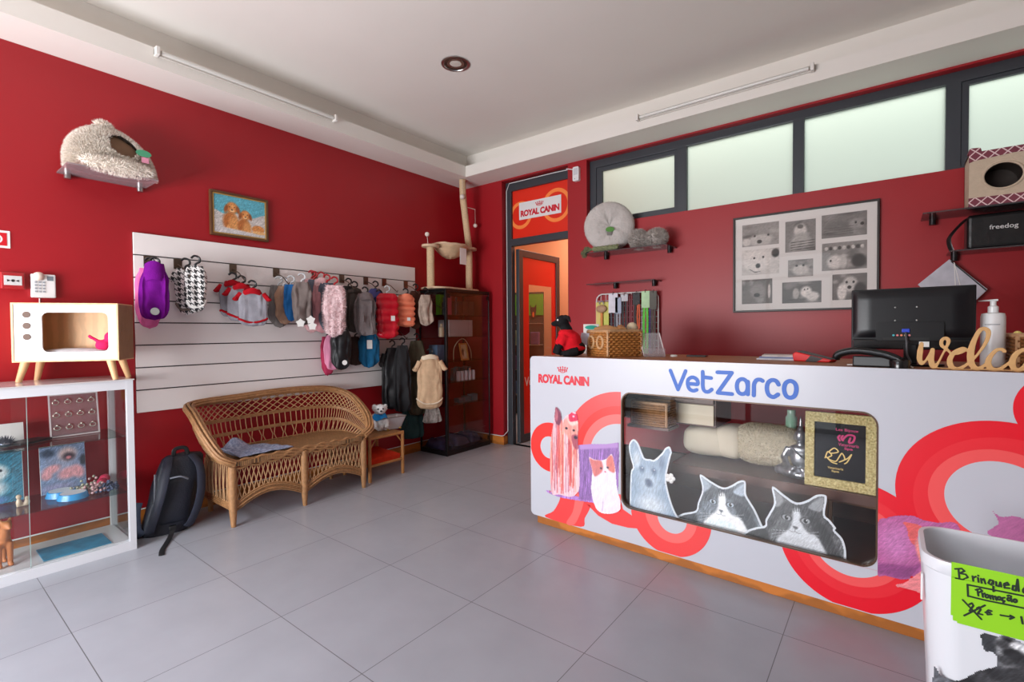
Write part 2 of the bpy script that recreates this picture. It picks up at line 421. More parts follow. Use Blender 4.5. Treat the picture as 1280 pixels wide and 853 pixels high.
# clerestory window band: frame, casements and frosted panes
YW = 4.03
def frost():
    m_ = bpy.data.materials.new('frosted_glass'); m_.use_nodes = True; nt = m_.node_tree; nt.nodes.clear()
    o = nt.nodes.new('ShaderNodeOutputMaterial'); t = nt.nodes.new('ShaderNodeBsdfTranslucent'); d = nt.nodes.new('ShaderNodeBsdfGlossy'); mx = nt.nodes.new('ShaderNodeMixShader')
    t.inputs[0].default_value = lin((240, 245, 236))+(1,); d.inputs[0].default_value = (.9, .9, .9, 1); d.inputs['Roughness'].default_value = .35; mx.inputs[0].default_value = .05
    nt.links.new(t.outputs[0], mx.inputs[1]); nt.links.new(d.outputs[0], mx.inputs[2]); nt.links.new(mx.outputs[0], o.inputs[0])
    return m_
FROST = frost()
wn = thing('window_2', None, None, (0, YW, 0)); wn['kind'] = 'structure'
f_ = MB(); f_.plate([(-2.2, 2.157), (XR, 2.157), (XR, 2.757), (-2.2, 2.757)],
    [[(-2.135, 2.18), (-1.395, 2.18), (-1.395, 2.69), (-2.135, 2.69)], [(-1.314, 2.167), (-.557, 2.167), (-.557, 2.694), (-1.314, 2.694)],
     [(-.487, 2.167), (.266, 2.167), (.266, 2.694), (-.487, 2.694)], [(.337, 2.18), (1.1, 2.18), (1.1, 2.69), (.337, 2.69)], [(1.2, 2.18), (2.0, 2.18), (2.0, 2.69), (1.2, 2.69)]], None, 0, .05)
f_.build('window_frame', ANTH, wn, smooth=0, bevel=.003)
for a, b in ((-2.135, -1.395), (.337, 1.1)):
    MB().plate([(a, 2.18), (b, 2.18), (b, 2.69), (a, 2.69)], [[(a+.056, 2.217), (b-.022, 2.217), (b-.022, 2.652), (a+.056, 2.652)]] if a < -1 else [[(a+.035, 2.215), (b-.03, 2.215), (b-.03, 2.665), (a+.035, 2.665)]], None, .008, .045).build('casement', ANTH, wn, smooth=0, bevel=.003)
for a in ((-2.09, -1.41), (-1.32, -.55), (-.49, .27), (.36, 1.08), (1.19, 2.01)):
    MB().box(a[0], a[1], .032, .038, 2.17, 2.7).build('window_pane', FROST, wn, smooth=0)

# door opening: frame with a printed transom, glazed leaf swung into the corridor
fr = thing('door_1', None, None, (0, YW, 0)); fr['kind'] = 'structure'
MB().plate([(-3.195, 0), (-2.4, 0), (-2.4, 2.75), (-3.195, 2.75)], [[(-3.125, 0), (-2.44, 0), (-2.44, 2.085), (-3.125, 2.085)], [(-3.125, 2.157), (-2.44, 2.157), (-2.44, 2.655), (-3.125, 2.655)]], None, 0, .06).build('door_frame', ANTH, fr, smooth=0, bevel=.003)
tr = MB().box(-3.125, -2.40, .028, .034, 2.157, 2.68).build('transom_panel', mat('orange_red_vinyl', (226, 44, 22), .35), fr, smooth=0)
OY = .0272
def on_tr(k): return lambda a, b, t=0: V((a, OY-k*.0012, b))
rg = MB()
for cx, cz, r in ((-3.02, 2.395, .142), (-2.585, 2.43, .165)):
    rg.cur = 0; A = [(max(-3.124, min(-2.441, x)), z) for x, z in circ(cx, cz, r, 64)]
    B_ = [(max(-3.124, min(-2.441, x)), z) for x, z in circ(cx, cz, r-.036, 64)]
    for i in range(64):
        j = (i+1) % 64; rg.add([on_tr(1)(*A[i]), on_tr(1)(*A[j]), on_tr(1)(*B_[j]), on_tr(1)(*B_[i])], [(0, 1, 2, 3)])
rg.build('printed_ring', mat('pale_orange_vinyl', (255, 140, 70), .35), fr, smooth=0)
pts = [at_y(x, y, YW+.027) for x, y in ((649, 254), (701.5, 243.3), (701.5, 266), (649.5, 275.5))]
cz = [(p.x, p.z) for p in pts]; tx0, tx1 = cz[0][0], cz[1][0]; tz1 = (cz[0][1]+cz[1][1])/2; tz0 = (cz[2][1]+cz[3][1])/2
MB().plate([(tx0, tz0), (tx1, tz0), (tx1, tz1), (tx0, tz1)], (), on_tr(2), 0, None).build('white_sign', WHITE, fr, smooth=0)
LOGO = mat('logo_red', (206, 24, 48), .4)
def crown(mb, cx, z0, wd, h, to):
    for i in range(5):
        a = (i-2)/2; x = cx+a*wd*.42; x2 = cx+a*wd*.36
        strokes(mb, [[(x2, z0+h*.32), (x, z0+h*(.78-.12*abs(a)))]], wd*.075, to)
        mb.add([to(*q) for q in circ(x*1.0+a*wd*.04, z0+h*(.95-.14*abs(a)), wd*.07, 10)], [tuple(range(10))])
        if i < 4: strokes(mb, [[(x2, z0+h*.32), (cx+(a+.25)*wd*.38, z0+h*.62), (cx+(a+.5)*wd*.36, z0+h*.32)]], wd*.035, to)
    strokes(mb, [[(cx+wd*.33*math.sin(t), z0+h*.16-h*.1*math.cos(t*2)+h*.1) for t in np.linspace(-1.2, 1.2, 9)]], wd*.05, to)
    return mb
def royal(to, x0, x1, z0, z1, parent, m_):
    """two-word pet-food wordmark with its crown, filling the box"""
    h = z1-z0; text('wordmark', 'ROYAL CANIN', to, x0, x1, z0, z0+h*.52, m_, parent, .055, .95)
    crown(MB(), (x0*.58+x1*.42) if False else x0+(x1-x0)*.5, z0+h*.6, (x1-x0)*.2, h*.4, to).build('crown_emblem', m_, parent, smooth=0)
royal(on_tr(3), tx0+.02, tx1-.02, tz0+.028, tz1-.022, fr, LOGO)

dl = thing('door_2', None, None, (-3.1, 4.1, 0)); dl['kind'] = 'structure'
lf = MB().plate([(0, .01), (.8, .01), (.8, 2.06), (0, 2.06)], [[(.075, .09), (.725, .09), (.725, 1.985), (.075, 1.985)]], lambda a, b, t: V((t, a, b)), -.02, .02).build('door_leaf', ANTH, dl, smooth=0, bevel=.004)
MB().plate([(.075, .09), (.725, .09), (.725, 1.985), (.075, 1.985)], [[(.19, .55), (.64, .55), (.64, 1.70), (.19, 1.70)]], lambda a, b, t: V((t, a, b)), .004, .008).build('red_film', mat('red_door_film', (214, 30, 24), .3), dl, smooth=0)
MB().box(-.003, .002, .075, .725, .09, 1.985).build('glass_pane', GLASS, dl, smooth=0)
text('shop_name', 'VetZarco', lambda a, b: V((.0095, a, b)), .10, .60, .60, .70, WHITE, dl, .01)
hd = MB().tube([(.02, .735, 1.0), (.06, .735, 1.0), (.06, .64, 1.0)], .009, 8).build('door_handle', CHROME, dl)

# corridor behind the door
PEACH = mat('peach_wall_paint', (232, 160, 118), .7)
struct(MB().box(-4.7, -2.2, 6.0, 6.1, 0, 3.2).build('wall_corridor', PEACH, smooth=0))
struct(MB().box(-2.3, -2.2, 4.09, 6.0, 0, 3.2).build('wall_corridor_right', mat('orange_wall_paint', (222, 128, 78), .7), smooth=0))
struct(MB().box(-4.7, -4.6, 4.09, 6.0, 0, 3.2).build('wall_corridor_left', mat('pale_green_wall', (196, 204, 176), .7), smooth=0))
struct(MB().box(-4.7, -2.2, 4.09, 6.0, 3.05, 3.2).build('ceiling_corridor', CEIL, smooth=0))
struct(MB().box(-4.7, XL-.1, 4.0, 4.09, 0, 3.2).build('wall_corridor_front', PEACH, smooth=0))
# ---------------------------------------------------------------- slat panel and the clothes on it
SLOTS = [1.693-.1415*k for k in range(7)]
sp = thing('slat_panel', 'long white slatted display panel fixed to the red wall above the wicker bench', 'display panel', (XL, 2.09, .703))
edges = [1.831] + [z for s_ in SLOTS for z in (s_+.004, s_-.004)] + [.703]
b_ = MB()
for i in range(0, len(edges), 2): b_.box(.006, .02, -1.133, 1.136, edges[i+1]-.703, edges[i]-.703)
b_.build('slat_boards', mat('slat_white', (238, 232, 230), .5, var=.02, vs=3), sp, smooth=0, bevel=.0015)
MB().box(.0012, .006, -1.133, 1.136, .0, 1.128).build('slot_backing', mat('slot_grey', (70, 64, 64), .5), sp, smooth=0)

HOOKM = mat('hook_steel', (120, 104, 92), .3, metal=.9)
def hook(px, py, ln=.20, slot=0, what=''):
    p = at_x(px, py, XL+.02)
    z = SLOTS[slot]
    t = thing('display_hook', what, 'hook', (XL+.02, p.y, z-.02), 0, None)
    MB().box(0, .006, -.024, .024, -.05, .018).build('bracket', HOOKM, t, smooth=0, bevel=.001)
    MB().tube([(.004, 0, -.02), (ln*.5, 0, -.05), (ln, 0, -.115), (ln+.008, 0, -.10)], .004, 8).build('arm', HOOKM, t)
    return t
hook(185, 328, .19, 0, 'steel hook at the left end of the slat panel holding the purple fleece')
hook(222, 329, .19, 0, 'steel hook carrying the two houndstooth coats')
hook(291, 337, .19, 0, 'steel hook carrying the grey and red football shirts')
hook(345, 344, .19, 0, 'steel hook carrying grey sweaters with star shaped tags')
hook(393, 350, .19, 0, 'steel hook carrying the pink and grey fleece jackets')
hook(427, 355, .19, 0, 'steel hook carrying dark grey ribbed sweaters')
hook(457, 359, .19, 0, 'steel hook carrying blue clothes left of the red puffer vest')
hook(480, 361, .19, 0, 'steel hook carrying the shiny red puffer vest')
hook(507, 365, .19, 0, 'steel hook at the right end of the slat panel by the brown fleece')
hook(408, 428, .19, 3, 'steel hook of the lower row carrying the black coat with white badge')
hook(452, 425, .19, 3, 'steel hook of the lower row carrying the blue sweater')
hook(492, 424, .19, 3, 'steel hook of the lower row carrying the long black coats')

HANG = mat('hanger_black', (20, 20, 22), .35); HANGW = mat('hanger_clear', (196, 198, 200), .2); HANGR = mat('hanger_red', (170, 24, 34), .35)
PAPER = mat('paper_white', (232, 230, 226), .7)
def garment(name, label, cat, box, x, m_, kind='coat', t=.07, yaw=-20, sleeves=0, collar=None, collar_m=None, tag_=None, tag_pos=(.2, .9), hanger=HANG, fur=0, furm=None, seed=0, group=None, hem=None, badge=None, roll=0):
    px0, py0, px1, py1 = box; cxp = (px0+px1)/2; t *= .82; x = max(x, -3.655)
    a, b = at_x(cxp, py0, x), at_x(cxp, py1, x); dy = at_x(px1, (py0+py1)/2, x).y-at_x(px0, (py0+py1)/2, x).y
    ang = math.atan2(a.y, -a.x); wd = dy*math.cos(ang)/math.cos(ang+R(yaw))*.95; h = a.z-b.z
    th = thing(name, label, cat, (x, (a.y+b.y)/2, a.z), R(90+yaw), group)
    th.rotation_euler = (0, R(roll), R(90+yaw))
    rnd = random.Random(seed+int(px0)*7); sd = rnd.uniform(0, 50)
    def prof(v):
        if kind == 'shirt': return .55+.45*min(1, v/.2)**.8
        if kind == 'puffer': return (.78+.22*min(1, v/.15)) * (1+.06*abs(math.sin(v*math.pi*6)))
        if kind == 'dress': return .45+.55*v**.7
        if kind == 'long': return .55+.45*min(1, v/.25)
        return .68+.32*math.sin(min(1, v/.3)*math.pi/2)-.10*max(0, v-.7)/.3
    lean_ = rnd.uniform(-.05, .05); am = {'puffer': .5, 'shirt': .7}.get(kind, 1.0)
    def fn(u, v):
        a_ = 2*math.pi*u; ca, sa = math.cos(a_), math.sin(a_)
        p = prof(v); e = 1.0
        if v > .84: e = math.sqrt(max(0.0, 1-((v-.84)/.16)**2))*.6+.4 if v < .999 else .0
        px_ = wd/2*p*abs(ca)**.55*math.copysign(1, ca)*e; tt = t/2*(.55+.45*min(1, v/.25))
        py_ = tt*abs(sa)**.8*math.copysign(1, sa)*(e if v < .999 else 0)
        z = -h*v*(1-.10*abs(ca)**3 if kind == 'coat' else 1)
        f = noise.noise(V((px_*22+sd, sa*.8, z*7)))*.020*am + noise.noise(V((px_*60+sd, sa, z*16)))*.009*am + noise.noise(V((px_*40-sd, sa*.5, z*3)))*.016*am*v
        if kind == 'quilt': f -= .010*abs(math.cos(u*2*math.pi*5))**.5
        if kind == 'rib': f += .005*math.cos(u*2*math.pi*26)
        if kind == 'puffer': f += .014*abs(math.sin(v*math.pi*6))-.004
        if kind in ('long', 'dress'): f += .013*math.cos(u*2*math.pi*9+sd)*v
        k = 1+f/max(.03, t/2)
        return V((px_*(1+f/(wd/2)*.6)+lean_*wd*v, py_*k-(f*.25), z+.006*noise.noise(V((ca*2+sd, sa, 0)))*v))
    mb = MB().grid(fn, 60, 34, cu=True)
    body = mb.build('body', m_, th, smooth=80)
    if fur:
        fb = tufts(MB(), body.data, fur, .016, .0022, seed); fb.build('fleece_pile', furm or m_, th, smooth=0)
    if collar:
        cw = wd/2*prof(.02); MB().grid(lambda u, v: V((cw*(1.14-.30*abs(v-.35))*math.cos(2*math.pi*u), (t*.5)*(1.25-.3*abs(v-.35))*math.sin(2*math.pi*u), collar*(v-.62)-.010*math.cos(2*math.pi*u)**2+.012*math.sin(2*math.pi*u)*(1-v)+.004*math.sin(u*19))) + V((0, -.006, 0)), 30, 6, cu=True).build('collar', collar_m or m_, th, smooth=80)
    if sleeves:
        for sx in (-1, 1):
            q = smooth_line([(sx*wd*.40, 0, -h*.1), (sx*wd*.56, -.01, -h*.24), (sx*wd*.62, -.015, -h*.1-sleeves)], 5)
            MB().tube(q, [t*.36]*(len(q)-3)+[t*.38]*3, 10).build('sleeve', collar_m if hem == 'cuff' and collar_m else m_, th, smooth=80)
    if hem == 'trim' or hem == 'cuff':
        pts = [fn(u, .80) for u in np.linspace(0, 1, 30)[:-1]]; pts2 = [V((p.x*1.0, p.y*1.05, p.z-h*.10*(1-(p.x/(wd/2))**2))) for p in pts]
        MB().tube(pts2, .008, 6, closed=True).build('hem', collar_m or m_, th, smooth=80)
    if badge:
        bx, bz, br, bm_ = badge
        MB().add([V((bx*wd/2+br*q[0], -t/2-.012, -h*bz+br*q[1])) for q in circ(0, 0, 1, 18)], [tuple(range(18))]).add([V((bx*wd/2+br*q[0], -t/2+.01, -h*bz+br*q[1])) for q in circ(0, 0, 1, 18)], [tuple(range(18))]).build('badge', bm_, th, smooth=0)
    if tag_:
        n = 1 if tag_ != 'stars' else 3
        for k in range(n):
            if tag_ == 'stars':
                s5 = [(math.cos(R(90+36*i))*(.034 if i % 2 == 0 else .024), math.sin(R(90+36*i))*(.034 if i % 2 == 0 else .024)) for i in range(10)]
                o_ = ((-.02, .93), (.05, .86), (.06, 1.0))[k]; pl = [(p[0]+o_[0], p[1]-h*o_[1]) for p in s5]
            else:
                ww, hh = tag_; pl = [(tag_pos[0]*wd+q[0]*ww, -h*tag_pos[1]+q[1]*hh) for q in ((-.5, -.5), (.5, -.5), (.5, .5), (-.5, .5))]
            MB().plate(pl, (), lambda a, b, tt: V((a, -t/2-.014-.004*k+tt, b)), 0, .0015).build('paper_tag', PAPER, th, smooth=0)
    zz = .0
    hp = smooth_line([(0, 0, -.03), (0, 0, .012), (.023, 0, .030), (.020, 0, .056), (-.004, 0, .066), (-.023, 0, .050)], 5)
    hm = MB().tube(hp, .0066, 8); hm.tube(smooth_line([(-wd*.34, 0, -.035), (-wd*.15, 0, -.008), (0, 0, 0), (wd*.15, 0, -.008), (wd*.34, 0, -.035)], 4), .004, 6)
    hm.build('hanger', hanger, th)
    return th
def fab(n, c, var=.12, vs=25, rough=.9, bump=.25, bs=180): return mat(n, c, rough, var=var, vs=vs, bump=bump, bs=bs, spec=.2)
def hounds(name):
    m_ = bpy.data.materials.new(name); m_.use_nodes = True; nt = m_.node_tree; b = nt.nodes['Principled BSDF']; b.inputs['Roughness'].default_value = .85
    tc = nt.nodes.new('ShaderNodeTexCoord'); sx = nt.nodes.new('ShaderNodeSeparateXYZ'); nt.links.new(tc.outputs['Object'], sx.inputs[0])
    def mth(op, a, b_=None):
        n = nt.nodes.new('ShaderNodeMath'); n.operation = op
        for i, v in enumerate((a, b_)):
            if v is None: continue
            if isinstance(v, (int, float)): n.inputs[i].default_value = v
            else: nt.links.new(v, n.inputs[i])
        return n.outputs[0]
    thread = lambda o: mth('FLOOR', mth('MULTIPLY', mth('ADD', o, 5), 230))       # woven two-up two-down twill, four dark and four light threads
    X, Y = thread(sx.outputs[0]), thread(sx.outputs[2])
    wa = mth('LESS_THAN', mth('MODULO', X, 8), 4); we = mth('LESS_THAN', mth('MODULO', Y, 8), 4); tw = mth('LESS_THAN', mth('MODULO', mth('ADD', X, Y), 4), 2)
    k = mth('ADD', mth('MULTIPLY', wa, tw), mth('MULTIPLY', we, mth('SUBTRACT', 1, tw)))
    mx = nt.nodes.new('ShaderNodeMix'); mx.data_type = 'RGBA'; nt.links.new(k, mx.inputs[0]); mx.inputs[6].default_value = (.02, .02, .022, 1); mx.inputs[7].default_value = (.74, .72, .70, 1)
    nt.links.new(mx.outputs[2], b.inputs['Base Color'])
    return m_
HT = hounds('houndstooth')
PUR = fab('purple_fleece', (108, 8, 126)); PNK = fab('pink_fleece', (226, 110, 168)); GRY = fab('grey_jersey', (150, 148, 156)); REDF = fab('red_trim', (168, 14, 28))
GRK = fab('grey_knit', (112, 106, 104)); TAUP = fab('taupe_knit', (120, 108, 104)); BLU = fab('blue_knit', (32, 92, 150)); SLATE = fab('slate_knit', (92, 96, 108))
DK = fab('charcoal_knit', (62, 58, 58)); BLUSH = fab('blush_fleece', (224, 180, 182)); ROSE = fab('dusty_pink', (196, 140, 146)); REDP = mat('red_puffer', (196, 10, 36), .3, var=.1, vs=20)
ORP = mat('orange_puffer', (236, 132, 98), .6, var=.06, vs=20); BRN = fab('brown_fleece', (84, 52, 42)); BEI = fab('beige_print', (172, 152, 138), .25, 40); BLKF = mat('black_nylon', (20, 20, 23), .5, var=.2, vs=20)
NAVY = fab('navy_cloth', (40, 48, 84)); OLV = fab('olive_cloth', (74, 66, 52)); CREAM = fab('cream_cloth', (206, 172, 138)); TEAL = fab('dark_teal_cloth', (40, 62, 62)); MAROON = fab('maroon_cloth', (110, 22, 34)); PERI = fab('periwinkle_cloth', (96, 100, 164))
BADGE = mat('badge_grey', (190, 192, 188), .4); TAN = fab('tan_knit', (168, 134, 112)); PLAID = fab('plaid_cloth', (150, 140, 134), .4, 60); PINKD = fab('raspberry_cloth', (170, 52, 84))
G = garment
WALLC = 'pet clothes hanging on the slat panel'
G('dog_coat', 'pink dog coat hanging behind the purple fleece', 'dog coat', (169, 336, 206, 411), -3.64, PNK, 'coat', .07, group=WALLC)
G('dog_coat', 'purple dog fleece with high rolled collar and round grey badge', 'dog coat', (175, 336, 213, 400), -3.54, PUR, 'quilt', .10, collar=.10, badge=(0, .84, .022, BADGE), group=WALLC, seed=3)
G('dog_coat', 'houndstooth dog coat with furry hem hanging behind the front one', 'dog coat', (217, 336, 248, 394), -3.64, HT, 'coat', .07, sleeves=.03, hem='trim', collar_m=fab('mottled_fur', (120, 112, 104), .5, 30), group=WALLC)
G('dog_coat', 'black and white houndstooth dog coat at the front of its hook', 'dog coat', (231, 333, 259, 391), -3.52, HT, 'coat', .07, hem='trim', collar_m=PAPER, group=WALLC)
for k, (bx, x, lb) in enumerate((((273, 353, 309, 396), -3.66, 'grey dog shirt with red cuffs nearest the wall, behind two like it'), ((284, 357, 320, 402), -3.58, 'grey dog shirt with red collar, middle one of three'), ((297, 363, 334, 408), -3.49, 'grey dog shirt with red collar and red hem at the front of three'))):
    G('dog_shirt', lb, 'dog shirt', bx, x, GRY, 'shirt', .06, sleeves=.03, collar=.03, collar_m=REDF, hem='cuff', group=WALLC, seed=k)
G('dog_sweater', 'grey dog sweater hanging furthest back beside the football shirts', 'dog sweater', (335, 357, 362, 410), -3.66, GRK, 'coat', .07, hanger=HANGW, group=WALLC)
G('dog_sweater', 'tan dog sweater squeezed between grey and blue ones', 'dog sweater', (343, 358, 367, 406), -3.61, TAN, 'coat', .06, hanger=HANGW, group=WALLC)
G('dog_sweater', 'bright blue dog sweater among grey ones', 'dog sweater', (354, 356, 374, 402), -3.55, BLU, 'coat', .07, hanger=HANGW, group=WALLC)
G('dog_sweater', 'taupe fleece dog sweater with white star shaped tags', 'dog sweater', (365, 353, 390, 408), -3.48, TAUP, 'coat', .09, tag_='stars', hanger=HANGW, fur=1500, group=WALLC)
G('dog_jacket', 'pink fluffy dog jacket with pompon collar next to the wall', 'dog jacket', (378, 349, 402, 416), -3.67, BLUSH, 'coat', .08, hanger=HANGR, fur=1500, group=WALLC)
G('dog_jacket', 'dark slate dog jacket between two pink ones', 'dog jacket', (382, 350, 404, 412), -3.60, SLATE, 'coat', .07, hanger=HANGR, group=WALLC)
G('dog_jacket', 'dusty pink dog jacket with pale collar in the middle of its hook', 'dog jacket', (390, 351, 414, 417), -3.55, ROSE, 'coat', .07, collar=.05, collar_m=BLUSH, hanger=HANGR, group=WALLC)
G('dog_jacket', 'blue grey dog jacket just behind the pale pink one', 'dog jacket', (398, 354, 420, 416), -3.505, SLATE, 'coat', .05, hanger=HANGR, group=WALLC)
G('dog_jacket', 'pale pink plush dog jacket at the front of its hook', 'dog jacket', (404, 357, 433, 421), -3.44, mat('pale_pink_plush', (232, 204, 206), .95, var=.08, vs=20, spec=.1), 'coat', .10, hanger=HANGR, fur=3500, group=WALLC)
G('dog_sweater', 'charcoal ribbed dog sweater nearest the wall', 'dog sweater', (424, 358, 448, 414), -3.66, DK, 'rib', .07, group=WALLC)
G('dog_sweater', 'brownish grey ribbed dog sweater in the middle of its hook', 'dog sweater', (432, 362, 455, 416), -3.58, fab('brown_grey_knit', (84, 76, 72)), 'rib', .07, collar=.03, group=WALLC)
G('dog_sweater', 'grey ribbed dog sweater with turtleneck at the front', 'dog sweater', (443, 369, 470, 420), -3.48, fab('mid_grey_knit', (124, 114, 114)), 'rib', .10, collar=.05, group=WALLC)
G('dog_shirt', 'periwinkle blue dog shirt left of the red puffer vest', 'dog shirt', (459, 361, 480, 392), -3.66, PERI, 'shirt', .05, group=WALLC)
G('dog_shirt', 'navy dog shirt under the periwinkle one', 'dog shirt', (464, 372, 484, 412), -3.60, NAVY, 'shirt', .06, group=WALLC)
G('dog_vest', 'shiny red dog puffer vest with white tag', 'dog vest', (471, 367, 497, 424), -3.50, REDP, 'puffer', .09, tag_=(.035, .045), tag_pos=(.2, .55), hanger=HANGW, group=WALLC)
G('dog_vest', 'orange dog puffer vest with small tag', 'dog vest', (496, 370, 518, 409), -3.50, ORP, 'puffer', .09, yaw=-25, collar=.04, tag_=(.03, .03), tag_pos=(.1, .75), group=WALLC)
G('dog_vest', 'dark red dog vest hanging below and behind the orange one', 'dog vest', (488, 392, 512, 420), -3.64, MAROON, 'coat', .06, group=WALLC)
G('dog_jacket', 'dark brown fleece dog jacket right of the orange vest', 'dog jacket', (511, 364, 528, 412), -3.58, BRN, 'coat', .08, group=WALLC)
G('dog_vest', 'beige patterned dog vest at the right end of the row', 'dog vest', (523, 369, 541, 408), -3.42, BEI, 'coat', .07, group=WALLC)
G('dog_coat', 'raspberry dog coat at the left end of the lower row', 'dog coat', (400, 421, 418, 470), -3.66, PINKD, 'coat', .06, group=WALLC)
G('dog_coat', 'light pink dog coat behind the black one in the lower row', 'dog coat', (405, 419, 428, 463), -3.60, mat('light_pink_cloth', (214, 136, 166), .8, var=.08), 'coat', .05, group=WALLC)
G('dog_coat', 'black dog coat with small white oval badge in the lower row', 'dog coat', (414, 414, 440, 463), -3.50, BLKF, 'coat', .09, badge=(.15, .80, .020, PAPER), group=WALLC)
G('dog_shirt', 'dark brown dog shirt between the black coat and the blue sweater', 'dog shirt', (436, 421, 452, 457), -3.62, fab('dark_brown_cloth', (60, 44, 40)), 'shirt', .05, group=WALLC)
G('dog_sweater', 'blue dog sweater with white price tags in the lower row', 'dog sweater', (448, 418, 475, 460), -3.56, fab('sea_blue_knit', (30, 98, 140)), 'coat', .08, tag_=(.045, .075), tag_pos=(-.05, .3), group=WALLC)
G('dog_coat', 'long glossy black dog coat right of the blue sweater', 'dog coat', (478, 435, 503, 512), -3.58, BLKF, 'long', .09, sleeves=.09, group=WALLC)
G('dog_coat', 'long black dog coat in front of the glossy one', 'dog coat', (492, 432, 514, 516), -3.51, mat('matt_black_cloth', (26, 25, 28), .85), 'long', .08, group=WALLC)
G('dog_coat', 'olive brown dog coat behind the cream shirt', 'dog coat', (508, 426, 534, 520), -3.54, OLV, 'long', .09, group=WALLC)
G('dog_dress', 'dark teal dog dress hanging lowest, below the black coats', 'dog dress', (499, 492, 532, 549), -3.60, TEAL, 'dress', .09, group=WALLC)
hook(527, 368, .30, 1, 'steel hook nearest the glass cabinet carrying the cream shirt')
G('dog_shirt', 'cream dog shirt on a dark hanger in front of the black cabinet', 'dog shirt', (521, 445, 554, 512), -3.40, CREAM, 'shirt', .08, yaw=-30, sleeves=.06, collar=.03, collar_m=mat('cream_collar', (226, 206, 180), .8), hem='trim', group=WALLC)
G('dog_skirt', 'grey checked dog skirt showing below the cream shirt', 'dog skirt', (527, 505, 553, 529), -3.44, PLAID, 'dress', .06, yaw=-30, group=WALLC)

# ---------------------------------------------------------------- other things on the left wall
sh = thing('wall_shelf', 'frosted acrylic wall shelf high on the red wall under the fluffy cat igloo', 'shelf', (XL, .82, 2.113))
MB().box(.0, .26, -.205, .205, 0, .008).build('shelf_board', glass('frosted_acrylic', (225, 200, 200), haze=.25), sh, smooth=0)
for y in (-.165, .175):
    MB().cyl((.03, y, -.028), (.03, y, .016), .016, n=16).box(0, .03, y-.008, y+.008, -.02, -.004).build('shelf_clamp', CHROME, sh)
ig = thing('cat_igloo', 'white fluffy cat igloo bed with brown inside on the high wall shelf', 'cat bed', (XL+.015, .835, 2.1215))
hd_ = V((.72, .16, .62)).normalized()
def igf(u, v):
    a = 2*math.pi*u; z = v; r = (1-z**2.4)**.62 if z < 1 else 0
    return V((.125+.115*r*math.cos(a), .205*r*math.sin(a)-.028*z, .255*z+.012))
gm = MB().grid(igf, 60, 34, cu=True)
gm.f = [f for f in gm.f if (sum((V(gm.v[i]) for i in f), V())/len(f)-V((.215, .035, .165))).length > .072]; gm.mi = [0]*len(gm.f)
FLUFF = mat('cream_fluff', (244, 236, 226), .95, var=.04, vs=30, bump=.6, bs=90, spec=.1)
ob = gm.build('igloo_shell', FLUFF, ig, smooth=80); tufts(MB(), ob.data, 30000, .018, .0022, 3, .1).build('fluff', FLUFF, ig, smooth=0)
MB().grid(lambda u, v: V((.125, 0, .01)) + (igf(u, v*.97)-V((.125, 0, .01)))*.9, 40, 20, cu=True).build('lining', mat('brown_lining', (112, 84, 62), .9), ig, smooth=80)
pp = MB().ell((.13, -.04, .272), (.026, .04, .026), 14, 10).build('pompon', FLUFF, ig, smooth=80); tufts(MB(), pp.data, 900, .018, .002, 5).build('pompon_fluff', FLUFF, pp, smooth=0)
cu_ = MB().ell((.235, .0, .03), (.05, .17, .035), 24, 12).build('front_lip', FLUFF, ig, smooth=80); tufts(MB(), cu_.data, 3500, .02, .0022, 6).build('lip_fluff', FLUFF, cu_, smooth=0)
MB().plate([(a*.038, b*.022) for a, b in circ(0, 0, 1, 24)], (), lambda a, b, t: V((.250+t+b*-.35, .118+a, .135+b)), 0, .002).build('green_label', mat('green_label', (70, 160, 120), .5), ig, smooth=0)
MB().box(.260, .262, .105, .14, .078, .110).build('pink_label', mat('pink_label', (226, 150, 176), .5), ig, smooth=0)

pa = thing('painting', 'small framed painting of two golden puppies on blue and grey', 'painting', (XL, 1.592, 2.04), 0)
to_p = lambda a, b, t=0: V((.018, a, b))
MB().plate([(-.2, -.157), (.2, -.157), (.2, .157), (-.2, .157)], [[(-.182, -.14), (.182, -.14), (.182, .14), (-.182, .14)]], lambda a, b, t: V((t, a, b)), 0, .026).build('frame', mat('dark_gold_wood', (92, 58, 34), .4, var=.2), pa, smooth=0, bevel=.004)
MB().plate([(-.182, -.14), (.182, -.14), (.182, .14), (-.182, .14)], [[(-.175, -.133), (.175, -.133), (.175, .133), (-.175, .133)]], lambda a, b, t: V((t, a, b)), 0, .022).build('gold_slip', mat('gilt', (196, 156, 84), .4, metal=.5), pa, smooth=0)
A = Art(-.18, .18, -.138, .138, .0025, (92, 168, 186))
A.poly([(-.19, .02), (-.1, -.0), (0, .02), (.08, .0), (.19, .03), (.19, -.15), (-.19, -.15)], (196, 190, 186), soft=3).streak(20, 12, .05)
